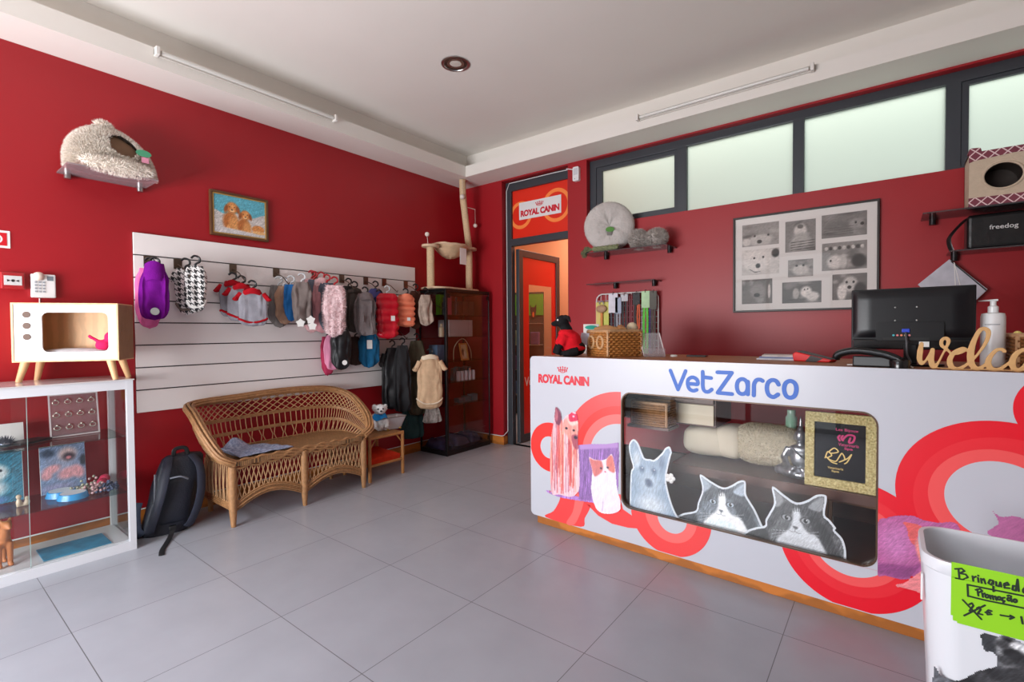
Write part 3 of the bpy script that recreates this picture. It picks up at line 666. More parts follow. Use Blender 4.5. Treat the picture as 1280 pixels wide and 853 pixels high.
for dx, dz, s_ in ((-.055, .0, 1.0), (.035, -.03, .86)):
    A.ell(dx-.012, dz-.045*s_, .06*s_, .085*s_, (176, 104, 52), soft=.35); A.ell(dx+.012, dz-.06*s_, .045*s_, .075*s_, (210, 146, 86), soft=.5)
    for e in (-1, 1): A.ell(dx+e*.026*s_, dz-.10*s_, .016*s_, .036*s_, (222, 164, 104), soft=.5)
    A.ell(dx, dz+.052*s_, .046*s_, .048*s_, (198, 124, 66), soft=.3); A.ell(dx+.006, dz+.062*s_, .03*s_, .03*s_, (222, 158, 96), soft=.8)
    for e in (-1, 1): A.ell(dx+e*.04*s_, dz+.042*s_, .017*s_, .036*s_, (150, 84, 42), rot=e*14, soft=.5); A.ell(dx+e*.016*s_, dz+.058*s_, .0055, .005, (40, 22, 16), soft=.6)
    A.ell(dx, dz+.032*s_, .022*s_, .016*s_, (234, 190, 138), soft=.6); A.ell(dx, dz+.038*s_, .009*s_, .006*s_, (44, 24, 20), soft=.5); A.line([(dx-.008, dz+.022*s_), (dx+.008, dz+.022*s_)], .003, (120, 66, 40))
A.ell(.125, -.075, .05, .032, (208, 138, 78), soft=.2); A.ell(.13, -.1, .055, .014, (226, 176, 118)); A.poly([(-.19, -.09), (.19, -.12), (.19, -.15), (-.19, -.15)], (200, 196, 196), soft=5); A.streak(60, 5, .09)
A.mesh('canvas', to_p, pa)

fs = thing('fire_sign', 'white and red square fire alarm sign at the left edge of the picture', 'sign', (XL, .36, 1.708))
MB().box(0, .003, -.062, .062, -.046, .046).build('sign_plate', PAPER, fs, smooth=0)
SR = mat('sign_red', (200, 20, 34), .45)
MB().plate([(-.05, -.034), (.05, -.034), (.05, .034), (-.05, .034)], [circ(.008, 0, .026, 24)], lambda a, b, t: V((.0035+t, a, b)), 0, .0008).plate(circ(.008, 0, .017, 20), (), lambda a, b, t: V((.0035+t, a, b)), 0, .0008).build('sign_symbol', SR, fs, smooth=0)
fb = thing('fire_call_point', 'red framed fire alarm button under clear cover on the wall', 'fire alarm', (XL, .425, 1.488))
MB().box(0, .03, -.045, .045, -.044, .044).build('housing', mat('fire_red', (176, 30, 38), .35), fb, smooth=0, bevel=.004)
MB().box(.03, .032, -.034, .034, -.024, .026).build('button_plate', WHITE, fb, smooth=0)
MB().plate(circ(0, 0, .007, 14), (), lambda a, b, t: V((.0325+t, a, b)), 0, .001).plate([(-.022, .006), (-.022, -.006), (-.01, 0)], (), lambda a, b, t: V((.0325+t, a, b)), 0, .001).plate([(.022, .006), (.022, -.006), (.01, 0)], (), lambda a, b, t: V((.0325+t, a, b)), 0, .001).build('press_mark', BLACKP, fb, smooth=0)
MB().box(.036, .038, -.046, .046, -.046, .046).build('clear_cover', GLASS, fb, smooth=0)
kp = thing('alarm_keypad', 'white alarm keypad on the red wall above the wooden cat house', 'keypad', (XL, .545, 1.468))
MB().box(0, .028, -.05, .05, -.065, .065).build('keypad_body', WHITE, kp, smooth=0, bevel=.005)
kb = MB()
for i in range(4):
    for j in range(3): kb.box(.028, .031, -.036+j*.016, -.026+j*.016, -.036+i*.017, -.027+i*.017)
kb.build('keys', mat('key_grey', (150, 156, 162), .5), kp, smooth=0)
MB().box(.028, .0295, .014, .04, .03, .055).build('display', mat('grey_display', (120, 132, 140), .2), kp, smooth=0)
MB().ell((.03, -.02, .052), (.022, .024, .024), 18, 12).build('round_cap', mat('cream_plastic', (226, 210, 196), .5), kp, smooth=60)
kw = MB().tube([(XL+.003, .53, 1.40), (XL+.003, .528, 1.2)], .0025, 6).build('keypad_wire', WHITE); tag(kw, 'thin white wire running down from the alarm keypad', 'wire')

# ---------------------------------------------------------------- white glass display case and what is in it
ZT = .95
dc = thing('display_case', 'low white framed glass display case at the left edge, standing on the tiles', 'display case', (-3.51, .3, 0))
y0, y1, x0, x1 = -.9, .536, -.19, .20          # local: y along the wall
fr_ = MB()
for y in (y0, y1-.028):
    for x in (x0, x1-.028): fr_.box(x-.0008, x+.0288, y-.0008, y+.0288, .0, ZT-.0065)
for x in (x0, x1-.028):
    fr_.box(x, x+.028, y0+.01, y1-.01, ZT-.055, ZT-.0068); fr_.box(x, x+.028, y0+.01, y1-.01, .0004, .05)
for y in (y0, y1-.028): fr_.box(x0+.01, x1-.01, y, y+.028, ZT-.0545, ZT-.0072); fr_.box(x0+.01, x1-.01, y, y+.028, .0008, .0494)
fr_.build('case_frame', ALU, dc, smooth=0)
MB().box(x0-.005, x1+.006, y0, y1+.006, ZT-.006, ZT).build('top_sheet', mat('white_top', (206, 200, 198), .12), dc, smooth=0)
MB().box(x0+.02, x1-.02, y0+.02, y1-.02, .046, .055).build('bottom_board', mat('white_board', (214, 216, 218), .3), dc, smooth=0)
for z in (.635, .322): MB().box(x0+.01, x1-.035, y0+.02, y1-.03, z-.006, z).build('glass_shelf', GREENGLASS, dc, smooth=0)
MB().box(x1-.012, x1-.008, .06, .505, .05, ZT-.052).build('sliding_pane', GLASS, dc, smooth=0)
sp_ = MB().box(x1-.022, x1-.018, y0+.03, .115, .05, ZT-.052).build('sliding_pane', GLASS, dc, smooth=0)
MB().box(x1-.0225, x1-.0175, .115, .1172, .05, ZT-.052).build('pane_edge', mat('pale_glass_edge', (176, 206, 200), .2), sp_, smooth=0)
MB().box(x0+.028, x1-.028, y1-.016, y1-.012, .05, ZT-.05).build('side_pane', GLASS, dc, smooth=0)
CX0 = -3.51
def leaning(name, label, cat, box, x, lean, build, grp=None):
    px0, py0, px1, py1 = box
    a = at_x(px0, py1, x); b = at_x(px1, py1, x); c = at_x((px0+px1)/2, py0, x)
    return a.y, b.y, c.z
def prop_panel(name, label, cat, y0_, y1_, z0, h, x, lean, art=None, m_=None, grp=None):
    t = thing(name, label, cat, (x, (y0_+y1_)/2, z0), 0, grp); wd = (y1_-y0_)/2; s_, c_ = math.sin(lean), math.cos(lean)
    to = lambda a, b, tt=0: V((-b*s_+tt*c_+.006, a, b*c_+tt*s_+.001))
    MB().plate([(-wd, 0), (wd, 0), (wd, h), (-wd, h)], (), to, -.004, 0).build('panel', m_ or PAPER, t, smooth=0)
    return t, to, wd
ACR = glass('acrylic', (240, 232, 232), haze=.12)
t, to, wd = prop_panel('jewellery_board', 'clear acrylic board of small silver pet charms standing on the upper glass shelf', 'display board', .535, .745, .636, .235, -3.58, .18, m_=ACR)
jm = MB()
for r in range(3):
    for c in range(4):
        a, b = -.075+c*.05, .05+r*.07
        jm.tube([to(a+.013*math.cos(k), b+.011*math.sin(k), .003) for k in np.linspace(0, 6.28, 12)[:-1]], .0028, 5, closed=True); jm.ell(to(a, b+.014, .004), .006, 8, 6)
jm.build('charms', mat('silver_charm', (220, 210, 196), .25, metal=.8), t)
MB().plate([(-wd, 0), (wd, 0), (wd, .235), (-wd, .235)], [[(-wd+.007, .007), (wd-.007, .007), (wd-.007, .228), (-wd+.007, .228)]], to, -.005, .001).build('board_edge', mat('acrylic_edge', (214, 204, 204), .2), t, smooth=0)
# poster of a pug among pink blankets
t, to, wd = prop_panel('poster', 'poster of a dog wrapped in pink fabric leaning behind the blue bowls', 'poster', .50, .69, .323, .26, -3.63, .12)
A = Art(-.094, .094, 0, .258, .003, (120, 138, 168))
A.streak(30, 8, .10); A.ell(.0, .15, .1, .1, (150, 156, 180), soft=.9); A.ell(.02, .205, .05, .048, (206, 178, 176), soft=.5); A.ell(.025, .19, .036, .03, (58, 48, 58), soft=.6); A.ell(.024, .184, .015, .012, (206, 128, 134), soft=.5)
for q in ((-.05, .13, .05, .03), (.02, .1, .06, .04), (.06, .1, .035, .05), (-.07, .1, .03, .03)): A.ell(q[0], q[1], q[2], q[3], (214, 154, 160), rot=20, soft=.5)
A.ell(-.06, .22, .04, .03, (60, 74, 96), soft=.6); A.ell(.085, .16, .02, .04, (50, 56, 66), soft=.5); A.ell(-.03, .03, .1, .03, (150, 150, 180), soft=.6); A.streak(70, 5, .08)
A.mesh('picture', lambda a, b: to(a, b, .001), t)
t, to, wd = prop_panel('poster', 'blue poster of a white dog behind the left pane of the case', 'poster', .17, .435, .323, .27, -3.63, .1)
A = Art(-.13, .13, 0, .268, .003, (58, 122, 146))
A.streak(40, 9, .15); A.ell(.03, .16, .06, .055, (206, 214, 216), soft=.4); A.ell(.0, .08, .09, .06, (216, 220, 224), soft=.5); A.ell(.05, .17, .008, .008, (40, 40, 50)); A.ell(.02, .17, .008, .008, (40, 40, 50)); A.ell(.035, .15, .01, .008, (40, 36, 40))
A.ell(-.02, .02, .12, .03, (110, 130, 190), soft=.6); A.streak(80, 5, .06); A.mesh('picture', lambda a, b: to(a, b, .001), t)
BLUEP = mat('blue_enamel', (60, 150, 206), .25); BOWLW = mat('bowl_white', (216, 226, 232), .25)
for k, (px, py, lb) in enumerate(((74, 611, 'small blue pet bowl behind the larger-looking front one'), (84, 617, 'blue and white pet bowl at the front of the lower shelf'))):
    p = at_z(px, py+7, .322); t = thing('pet_bowl', lb, 'bowl', (max(-3.60, min(-3.40, -3.55+.10*k)), .57+.03*k, .3225), 0, 'blue pet bowls in the display case')
    MB().lathe([(.066, 0), (.058, .028), (.054, .030), (.050, .028), (.045, .010)], (0, 0, 0), 28).build('bowl_body', BLUEP, t)
    MB().lathe([(.053, .0305), (.047, .0275), (.04, .012), (.01, .011)], (0, 0, 0), 28).build('bowl_inside', BOWLW, t)
t = thing('toy_ball', 'raspberry pink rubber ball on the lower glass shelf', 'ball', (-3.56, .745, .3225), 0, 'rubber balls in the display case'); MB().ell((0, 0, .026), .026, 20, 14).build('ball', mat('raspberry_rubber', (196, 36, 76), .4), t, smooth=60)
t2 = dup(t, (-3.645, .775, .3225), 0, 'second pink ball further back behind the case post')
for k, (x, y, c, lb) in enumerate(((-3.50, .665, (150, 150, 130), 'bundle of greenish wire bead collars beside the bowls'), (-3.46, .742, (70, 82, 110), 'bundle of blue grey bead collars by the case corner'), (-3.47, .69, (190, 150, 150), 'bundle of pinkish bead collars between two others'))):
    mb = MB(); rnd = random.Random(k)
    for i in range(110): mb.ell((rnd.gauss(0, .024), rnd.gauss(0, .026), .006+abs(rnd.gauss(0, .020))), .0072, 8, 6)
    o = mb.build('bead_collar', mat('beads%d' % k, c, .3, var=.6, vs=40)); o.location = (x, y, .3225); tag(o, lb, 'collar', 'bead collars in the display case')
o = MB().box(-.10, .10, -.135, .135, 0, .006).build('printed_mat', mat('blue_print', (54, 134, 166), .5, var=.35, vs=14), None, smooth=0); o.location = (-3.45, .60, .056); tag(o, 'flat blue printed mat lying on the floor of the display case', 'mat')
t = thing('dog_figurine', 'orange brown dog figurine standing on the floor of the case at the left edge', 'figurine', (-3.47, .33, .055), R(100))
fg = MB(); fg.ell((0, 0, .13), (.035, .055, .045)); fg.tube([(0, -.04, .15), (0, -.06, .2)], [.024, .02]); fg.ell((0, -.075, .215), (.02, .035, .022)); fg.ell((0, -.105, .208), (.012, .018, .011))
for sx in (-1, 1):
    for sy in (-.04, .04): fg.tube([(sx*.02, sy, .12), (sx*.02, sy, .01)], [.016, .011]); fg.ell((sx*.02, sy-.008, .01), (.012, .018, .01))
    fg.ell((sx*.018, -.06, .235), (.006, .012, .016))
blob('figurine_body', fg, .006, mat('orange_ceramic', (196, 122, 72), .4), t)
t = thing('dog_figurine', 'pair of tiny beige figurines on the lower shelf before the blue poster', 'figurine', (-3.5, .40, .3225), 0)
fg = MB(); fg.ell((0, 0, .02), (.014, .012, .02)); fg.ell((0, 0, .05), .012); fg.ell((0, .03, .016), (.012, .012, .016)); fg.ell((0, .03, .038), .01); fg.box(-.01, .01, -.01, .035, 0, .006); blob('figurine_body', fg, .004, mat('beige_ceramic', (196, 176, 150), .4), t)
t, to, wd = prop_panel('card', 'white card propped behind the tinsel ball on the upper glass shelf', 'card', .16, .44, .636, .10, -3.62, .2)
o = MB(); rnd = random.Random(4)
for i in range(160):
    a = V((rnd.gauss(0, 1), rnd.gauss(0, 1), abs(rnd.gauss(0, 1)))).normalized(); o.add([a*.02+V((.002, 0, 0)), a*.02-V((.002, 0, 0)), a*.055+V((0, .004, .004))], [(0, 1, 2)]); o.add([a*.02, a*.03+V((0, .006, 0)), a*.058], [(0, 1, 2)])
o.ell((0, 0, .012), (.03, .035, .013)); o = o.build('tinsel_ball', mat('tinsel', (170, 174, 184), .25, metal=.9), None, smooth=0); o.location = (-3.53, .36, .6355); tag(o, 'spiky silver tinsel ball on the upper glass shelf at the left', 'cat toy')
o = MB().box(-.05, .05, -.075, .075, 0, .012).build('leather_case', mat('black_leather', (28, 26, 28), .4), None, smooth=0, bevel=.003); o.location = (-3.55, .45, .636); o.rotation_euler = (0, 0, .5); tag(o, 'small black case beside the tinsel ball', 'case')

# ---------------------------------------------------------------- retro television cat house on the display case
EA = math.atan2(.816, .577)
tv = thing('cat_house', 'wooden cat house shaped like an old television on four splayed legs', 'cat house', (-3.4425, .5875, ZT), EA)
W2, D2, H0, H1 = .232, .178, .105, .415
PLY = mat('pale_plywood', (214, 170, 122), .5, var=.08, wave=(6, 4, 'X')); TVW = mat('white_laminate', (212, 211, 211), .35)
body = MB(); body.plate([(-W2, H0), (W2, H0), (W2, H1), (-W2, H1)], [[(-W2+.009, H0+.009), (W2-.009, H0+.009), (W2-.009, H1-.009), (-W2+.009, H1-.009)]], None, 0, D2)
body.box(-W2+.009, W2-.009, D2-.008, D2, H0+.009, H1-.009); body.build('cabinet', PLY, tv, smooth=0)
MB().plate([(-W2+.009, H0+.009), (W2-.009, H0+.009), (W2-.009, H1-.009), (-W2+.009, H1-.009)], [rrect(-.105, .185, H0+.05, H1-.05, .028)], None, .004, .012).build('front_panel', TVW, tv, smooth=40)
for i in range(3): MB().plate(circ(-.168, H1-.062-.058*i, .0165, 24), (), None, .001, .006).build('dial', mat('brown_dial', (84, 56, 40), .6), tv, smooth=40)
sb = MB()
for k in range(9): sb.box(W2+.0005, W2+.0035, .008+.0185*k, .0225+.0185*k, H0+.006, H1-.006)
sb.build('slatted_side', mat('tan_slats', (150, 112, 80), .6, var=.1, vs=20), tv, smooth=0)
for sx in (-1, 1):
    for sy in (.02, D2-.03): MB().cyl((sx*(W2-.045), sy, H0), (sx*(W2-.03+.01), sy+(-.012 if sy < .1 else .012), 0), .019, .0125, 18).build('leg', PLY, tv)
o = MB().ell((0, 0, .030), (.19, .072, .030), 26, 10).build('bed_cushion', fab('grey_cushion', (196, 190, 192)), None, smooth=60); o.location = tv.matrix_basis @ V((0, .095, H0+.0095)) if False else (Matrix.Translation(tv.location) @ Rz(EA)) @ V((0, .095, H0+.0095)); o.rotation_euler = (0, 0, EA); tag(o, 'thin grey cushion lying inside the television cat house', 'cushion')
fg = MB(); fg.ell((0, 0, .03), (.04, .032, .032)); fg.ell((.03, 0, .075), (.028, .024, .03)); fg.ell((.038, .0, .11), (.010, .008, .024)); fg.tube([(-.02, 0, .05), (-.055, -.01, .075), (-.065, -.01, .085)], .009)
o = blob('plush_toy', fg, .005, fab('hot_pink_plush', (214, 36, 92))); o.location = (Matrix.Translation(tv.location) @ Rz(EA)) @ V((.13, .085, H0+.052)); o.rotation_euler = (0, 0, EA); tag(o, 'small hot pink plush toy inside the television cat house', 'plush toy')
# ---------------------------------------------------------------- wicker bench
WK = mat('wicker_cane', (158, 114, 74), .5, var=.28, vs=40, bump=.3, bs=150); WK2 = mat('pale_cane', (184, 142, 102), .5, var=.2, vs=40)
def weave_mat(name, c, sx=55, sy=55):
    m_ = bpy.data.materials.new(name); m_.use_nodes = True; nt = m_.node_tree; b = nt.nodes['Principled BSDF']; b.inputs['Roughness'].default_value = .55
    tc = nt.nodes.new('ShaderNodeTexCoord'); br = nt.nodes.new('ShaderNodeTexBrick'); br.inputs['Scale'].default_value = 1; br.inputs['Brick Width'].default_value = .045; br.inputs['Row Height'].default_value = .012
    br.inputs['Mortar Size'].default_value = .0016; br.inputs['Mortar Smooth'].default_value = .6; l = lin(c)
    br.inputs['Color1'].default_value = l+(1,); br.inputs['Color2'].default_value = tuple(x*.75 for x in l)+(1,); br.inputs['Mortar'].default_value = tuple(x*.25 for x in l)+(1,)
    nt.links.new(tc.outputs['Object'], br.inputs[0]); nt.links.new(br.outputs[0], b.inputs['Base Color'])
    bp = nt.nodes.new('ShaderNodeBump'); bp.inputs['Strength'].default_value = .8; bp.inputs['Distance'].default_value = .004; bp.invert = True
    nt.links.new(br.outputs[1], bp.inputs['Height']); nt.links.new(bp.outputs[0], b.inputs['Normal'])
    return m_
WEAVE = weave_mat('woven_cane', (166, 122, 78))
OX, OY_ = -3.42, 1.76
bn = thing('wicker_bench', 'curved cane wicker bench for two against the red wall under the slat panel', 'bench', (OX, OY_, 0))
L_ = lambda x, y, z: V((x-OX, y-OY_, z))
rim = [L_(*p) for p in ((-3.185, 1.30, .39), (-3.20, 1.235, .44), (-3.30, 1.195, .555), (-3.45, 1.18, .68), (-3.585, 1.20, .725), (-3.645, 1.32, .735), (-3.66, 1.52, .74), (-3.665, 1.78, .752), (-3.66, 2.05, .748), (-3.63, 2.24, .73), (-3.54, 2.35, .68), (-3.42, 2.375, .60), (-3.30, 2.36, .52), (-3.21, 2.31, .445), (-3.185, 2.235, .405))]
low = [L_(*p) for p in ((-3.19, 1.30, .385), (-3.21, 1.285, .385), (-3.31, 1.275, .39), (-3.42, 1.275, .39), (-3.52, 1.285, .39), (-3.58, 1.36, .39), (-3.60, 1.53, .39), (-3.605, 1.78, .39), (-3.60, 2.03, .39), (-3.58, 2.17, .39), (-3.51, 2.235, .39), (-3.42, 2.245, .39), (-3.31, 2.245, .39), (-3.22, 2.24, .39), (-3.19, 2.235, .39))]
RC = smooth_line(rim, 10); LC = smooth_line(low, 10); NS = len(RC)-1
def S(s, t):
    s = min(max(s, 0), .99999)*NS; i = int(s); f = s-i
    r = RC[i].lerp(RC[i+1], f); l = LC[i].lerp(LC[i+1], f); p = l.lerp(r, t)
    n_ = (r-l); out = V((p.x-(.0), p.y, 0)); k = math.sin(t*math.pi)*.02
    return p + V((out.x, out.y*.6, 0)).normalized()*k
mb = MB()
for k in range(7):
    a = 2*math.pi*k/7
    pts = []
    for i, p in enumerate(RC):
        t_ = (RC[min(i+1, NS)]-RC[max(i-1, 0)]).normalized(); n1 = V((0, 0, 1)); n1 = (n1-t_*n1.dot(t_)).normalized(); n2 = t_.cross(n1)
        pts.append(p + n1*math.cos(a)*.017 + n2*math.sin(a)*.026)
    mb.tube(pts[::2], .0095, 6)
mb.build('rim', WK, bn)
mb = MB(); N = 62
for k in range(N):
    s0 = (k+.5)/N
    for d in (-1, 1):
        q = [S(s0+d*.026*(j/4-.5)*2, .60+.38*j/4) for j in range(5)]; mb.tube(q, .0036, 5)
mb.build('diagonal_lattice', WK2, bn)
mb = MB()
for k in range(N*3//2):
    s0 = (k+.5)/(N*1.5)
    mb.tube([S(s0, .30), S(s0, .45), S(s0, .60)], .0036, 5); d = .004*(1 if k % 2 else -1); mb.tube([S(s0, .02), S(s0+d, .16), S(s0, .31)], .0036, 5)
mb.build('back_spokes', WK2, bn)
mb = MB()
for t_ in (.565, .585, .605, .29, .31, .33, .02, .05): mb.tube([S(i/70, t_) + V((0, 0, .0)) for i in range(71)], .0055, 5)
mb.build('woven_bands', WK, bn)
front = [V((p.x, p.y, 0)) for p in LC]
st = MB(); outl = [(p.x, p.y) for p in LC[::4]]+[(p.x, p.y) for p in smooth_line([LC[-1], (LC[-1].x+.02, LC[-1].y-.05), (.235, 0), (LC[0].x+.02, LC[0].y+.05), LC[0]], 4)][1:-1]
st.plate(outl, (), lambda a, b, t: V((a, b, t)), .375, .402); st.build('seat', WEAVE, bn, smooth=0, bevel=.004)
mb = MB()
for k in range(4): mb.tube([V((.232+.004*math.sin(k), y, .405-.014*k+.006*math.sin(y*60+k*1.6))) for y in np.linspace(-.46, .475, 60)], .0085, 6)
mb.build('seat_edge', WK, bn)
bays = ((-.455, -.012), (.012, .47)); XF = .225
arch = lambda y: next((.105+.075*math.sin(math.pi*(y-a)/(b-a)) for a, b in bays if a <= y <= b), .105)
mb = MB()
for a, b in bays:
    n = 15
    for k in range(n+4):
        for d in (-1, 1):
            ya = a+(b-a)*(k-1.5)/n; yb = ya+d*.075; q = []
            for j in range(7):
                f = j/6; y = ya+(yb-ya)*f; z = .37-(.37-.10)*f
                if a <= y <= b and z > arch(y)-.01: q.append(V((XF, y, z)))
            if len(q) > 1: mb.tube(q, .0037, 5)
for ysd, sx in ((-.47, -1), (.487, 1)):
    for k in range(15):
        x = -.18+.39*k/14; mb.tube([V((x, ysd, .37)), V((x+.008*(-1)**k, ysd+.004*sx, .24)), V((x, ysd, .12))], .0037, 5)
mb.build('front_lattice', WK2, bn)
mb = MB()
for a, b in bays:
    for k in range(5): mb.tube([V((XF+.004*(k % 2), y, arch(y)-.012+.012*k)) for y in np.linspace(a, b, 24)], .0068, 5)
for ysd in (-.47, .487):
    for k in range(4): mb.tube([V((-.19, ysd, .105+.012*k)), V((.22, ysd, .105+.012*k))], .0065, 5)
mb.build('arched_apron', WK, bn)
for y in (-.465, 0, .478): MB().tube([(XF, y, .385), (XF, y, .2), (XF, y, .1), (XF+.003, y, 0)], [.024, .025, .022, .014], 14).build('leg', WK, bn)
for y in (-.44, .455): MB().tube([(-.185, y, .385), (-.185, y, 0)], [.024, .015], 12).build('leg', WK, bn)

def cloth(u, v):
    x = -3.50+.27*u; y = 1.305+.40*v - .10*(1-u)*v
    z = .412+.012*abs(noise.noise(V((u*3, v*4, 1))))+.075*math.exp(-((u-.05)/.16)**2-((v-.42)/.2)**2)
    if v < .12: z += (.12-v)*.35
    return V((x, y, z))
SPECK = mat('speckled_fabric', (176, 184, 206), .85, c2=(86, 96, 128), var=.02, vs=70)
o = MB().grid(cloth, 30, 34).build('printed_cloth', SPECK, smooth=80)
sd_ = o.modifiers.new('thick', 'SOLIDIFY'); sd_.thickness = .006; sd_.offset = 1
tag(o, 'crumpled grey blue printed cloth lying on the wicker bench seat', 'cloth')

# ---------------------------------------------------------------- backpack
bk = thing('backpack', 'dark navy backpack standing on the floor against the wicker bench', 'backpack', (-3.47, 1.02, 0), R(78))
NYL = mat('navy_nylon', (22, 25, 38), .5, var=.2, vs=12, bump=.25, bs=120); NYLB = mat('black_webbing', (16, 16, 19), .6)
def bp_(u, v):
    a = 2*math.pi*u; z = .455*v; wv = .128*(1-.5*max(0, v-.55)**2*4*.55)*(1 if v > .03 else .9); dv = .082*(1-.75*max(0, v-.5)**2*3)
    e = 1 if v < .93 else math.sqrt(max(0, 1-((v-.93)/.07)**2))*.8+.2 if v < .999 else 0
    ca, sa = math.cos(a), math.sin(a); x = wv*abs(ca)**.6*math.copysign(1, ca)*e; y = dv*abs(sa)**.7*math.copysign(1, sa)*e
    f = noise.noise(V((x*9, y*9, z*9)))*.012
    return V((x*(1+f*3)+.11*v, y*(1+f*4)+.05*v, z+.002))
MB().grid(bp_, 48, 30, cu=True).add([bp_(i/48, 0) for i in range(48)], [tuple(range(48))]).build('pack_body', NYL, bk, smooth=80)
def pk(u, v):
    a = math.pi*(u-.5)*1.0; z = .05+.27*v; e = math.sin(min(1, v*1.02)*math.pi)**.35 if 0 < v < 1 else 0
    return V((.09*math.sin(a)*1.05*(.85+.15*e)+.085*z/.455+.012, -.066-.035*math.cos(a)*e+.05*z/.455, z))
MB().grid(pk, 24, 20).build('front_pocket', NYL, bk, smooth=80)
for sx, off in ((-1, .0), (1, .01)):
    q = smooth_line([(sx*.06+.085, -.0, .44), (sx*.085+.09, -.075, .38), (sx*.10+.075, -.118, .26), (sx*.105+.05, -.115, .15), (sx*.10+.02, -.10, .055), (sx*.09+.01, -.085, .03)], 8)
    MB().tube(q, .024, 10, flat=.32).build('shoulder_strap', mat('padded_strap', (34, 37, 52), .55, var=.15, vs=30), bk)
MB().tube(smooth_line([(.05, .02, .445), (.06, .015, .485), (.11, .015, .487), (.125, .02, .445)], 6), .012, 8, flat=.5).build('top_handle', NYLB, bk)
MB().tube(smooth_line([(-.05, -.085, .40-.03), (-.055, -.105, .25), (-.06, -.10, .1)], 8), .006, 6).tube(smooth_line([(.02, -.108, .34), (.07, -.12, .345), (.11, -.105, .32)], 6), .005, 6).build('zip', mat('zip_grey', (110, 114, 124), .4), bk)
mp_ = MB().tube(smooth_line([(-.135, 0, .20), (-.148, -.02, .15), (-.145, -.03, .05), (-.12, -.04, .01)], 6), .035, 8, flat=.35).build('side_pocket', mat('mesh_navy', (26, 34, 56), .7, var=.3, vs=80), bk)
MB().box(.01, .045, -.115, -.09, .03, .055).build('buckle', BLACKP, bk, smooth=0, bevel=.003)
q = smooth_line([(.03, -.095, .045), (.015, -.14, .014), (-.01, -.22, .006), (-.04, -.32, .0045), (-.05, -.40, .0045)], 8)
mb = MB()
for k in range(len(q)-1):
    pass
mb.tube(q, .0135, 8, flat=.12); mb.build('loose_webbing', NYLB, bk)
MB().tube(smooth_line([(-.13, -.03, .05), (-.16, -.05, .03), (-.165, -.06, .008), (-.14, -.06, .008)], 5), .006, 6).build('side_loop', NYLB, bk)

# ---------------------------------------------------------------- little bamboo table with plush dog in a tub
BAM = mat('bamboo', (170, 116, 66), .45, var=.2, vs=25)
tb = thing('side_table', 'small two tier bamboo table between the wicker bench and the black cabinet', 'table', (-3.43, 2.505, 0))
for sx in (-.175, .175):
    for sy in (-.165, .165): MB().tube([(sx, sy, 0), (sx, sy, .36)], .0135, 10).build('leg', BAM, tb)
mb = MB()
for z in (.345, .125):
    for sx in (-.175, .175): mb.tube([(sx, -.165, z), (sx, .165, z)], .011, 8)
    for sy in (-.165, .165): mb.tube([(-.175, sy, z), (.175, sy, z)], .011, 8)
for sy, d in ((-.165, 1), (.165, -1)): mb.tube([(.175, sy, .26), (.175, sy+d*.06, .335)], .006, 6); mb.tube([(.175, sy, .06), (.175, sy+d*.0, .12)], .006, 6)
mb.build('rails', BAM, tb)
MB().box(-.18, .18, -.17, .17, .345, .358).build('table_top', mat('woven_top', (150, 106, 62), .6, var=.3, vs=60), tb, smooth=0, bevel=.004)
MB().box(-.17, .17, -.16, .16, .12, .128).build('lower_shelf', BAM, tb, smooth=0)
def cus(u, v):
    x = (u-.5)*.32; y = (v-.5)*.30; e = (1-(2*u-1)**4)*(1-(2*v-1)**4)
    return V((x, y, .04+.035*e+.02*noise.noise(V((u*4, v*4, 3)))*e))
def cusb(u, v): p = cus(u, v); return V((p.x, p.y, .0))
o = MB().grid(cus, 24, 24).grid(cusb, 24, 24).grid(lambda u, v: [V((p.x, p.y, p.z*v)) for p in [cus(*((u*4, 0) if u < .25 else (1, u*4-1) if u < .5 else (3-u*4, 1) if u < .75 else (0, 4-u*4)))]][0], 80, 3, cu=True).build('seat_cushion', fab('orange_red_fabric', (196, 48, 22)), smooth=60)
o.location = (-3.43, 2.505, .129); tag(o, 'orange red cushion on the lower shelf of the bamboo table', 'cushion')
tu = thing('metal_tub', 'small grey metal tub with flared sides on the bamboo table', 'tub', (-3.41, at_x(488, 532, -3.41).y, .3585), R(85))
mb = MB(); prof = [(-.085, -.055, 0), (.085, .055, 0)]
def tubf(u, v): 
    a, b = rrect(-.085-.04*v, .085+.04*v, -.05-.025*v, .05+.025*v, .03)[int(u*28) % 28]; return V((a, b, .004+.105*v))
mb.grid(tubf, 28, 6, cu=True).add([tubf(i/28, 0) for i in range(28)], [tuple(range(28))]); tm = mb.build('tub_body', mat('zinc', (206, 204, 206), .4, metal=.15), tu, smooth=50)
MB().tube([tubf(i/28, 1.0) for i in range(28)], .004, 6, closed=True).build('rolled_rim', CHROME, tu)
for sx in (-.06, .06): MB().ell((sx, -.055, .008), (.012, .012, .008)).build('brass_foot', mat('brass', (196, 160, 84), .3, metal=.8), tu)
pl = thing('plush_dog', 'white plush dog with blue neckerchief sitting in the metal tub', 'plush toy', (-3.40, at_x(475, 525, -3.40).y, .368), R(60))
fg = MB(); fg.ell((0, 0, .07), (.055, .05, .075)); fg.ell((0, -.015, .175), (.045, .045, .042)); fg.ell((0, -.055, .165), (.026, .028, .021))
for sx in (-1, 1): fg.tube([(sx*.04, -.02, .10), (sx*.05, -.055, .06), (sx*.045, -.07, .03)], [.02, .018, .017]); fg.ell((sx*.045, .005, .19), (.016, .024, .028))
fg.ell((-.03, .07, .11), (.026, .034, .022))
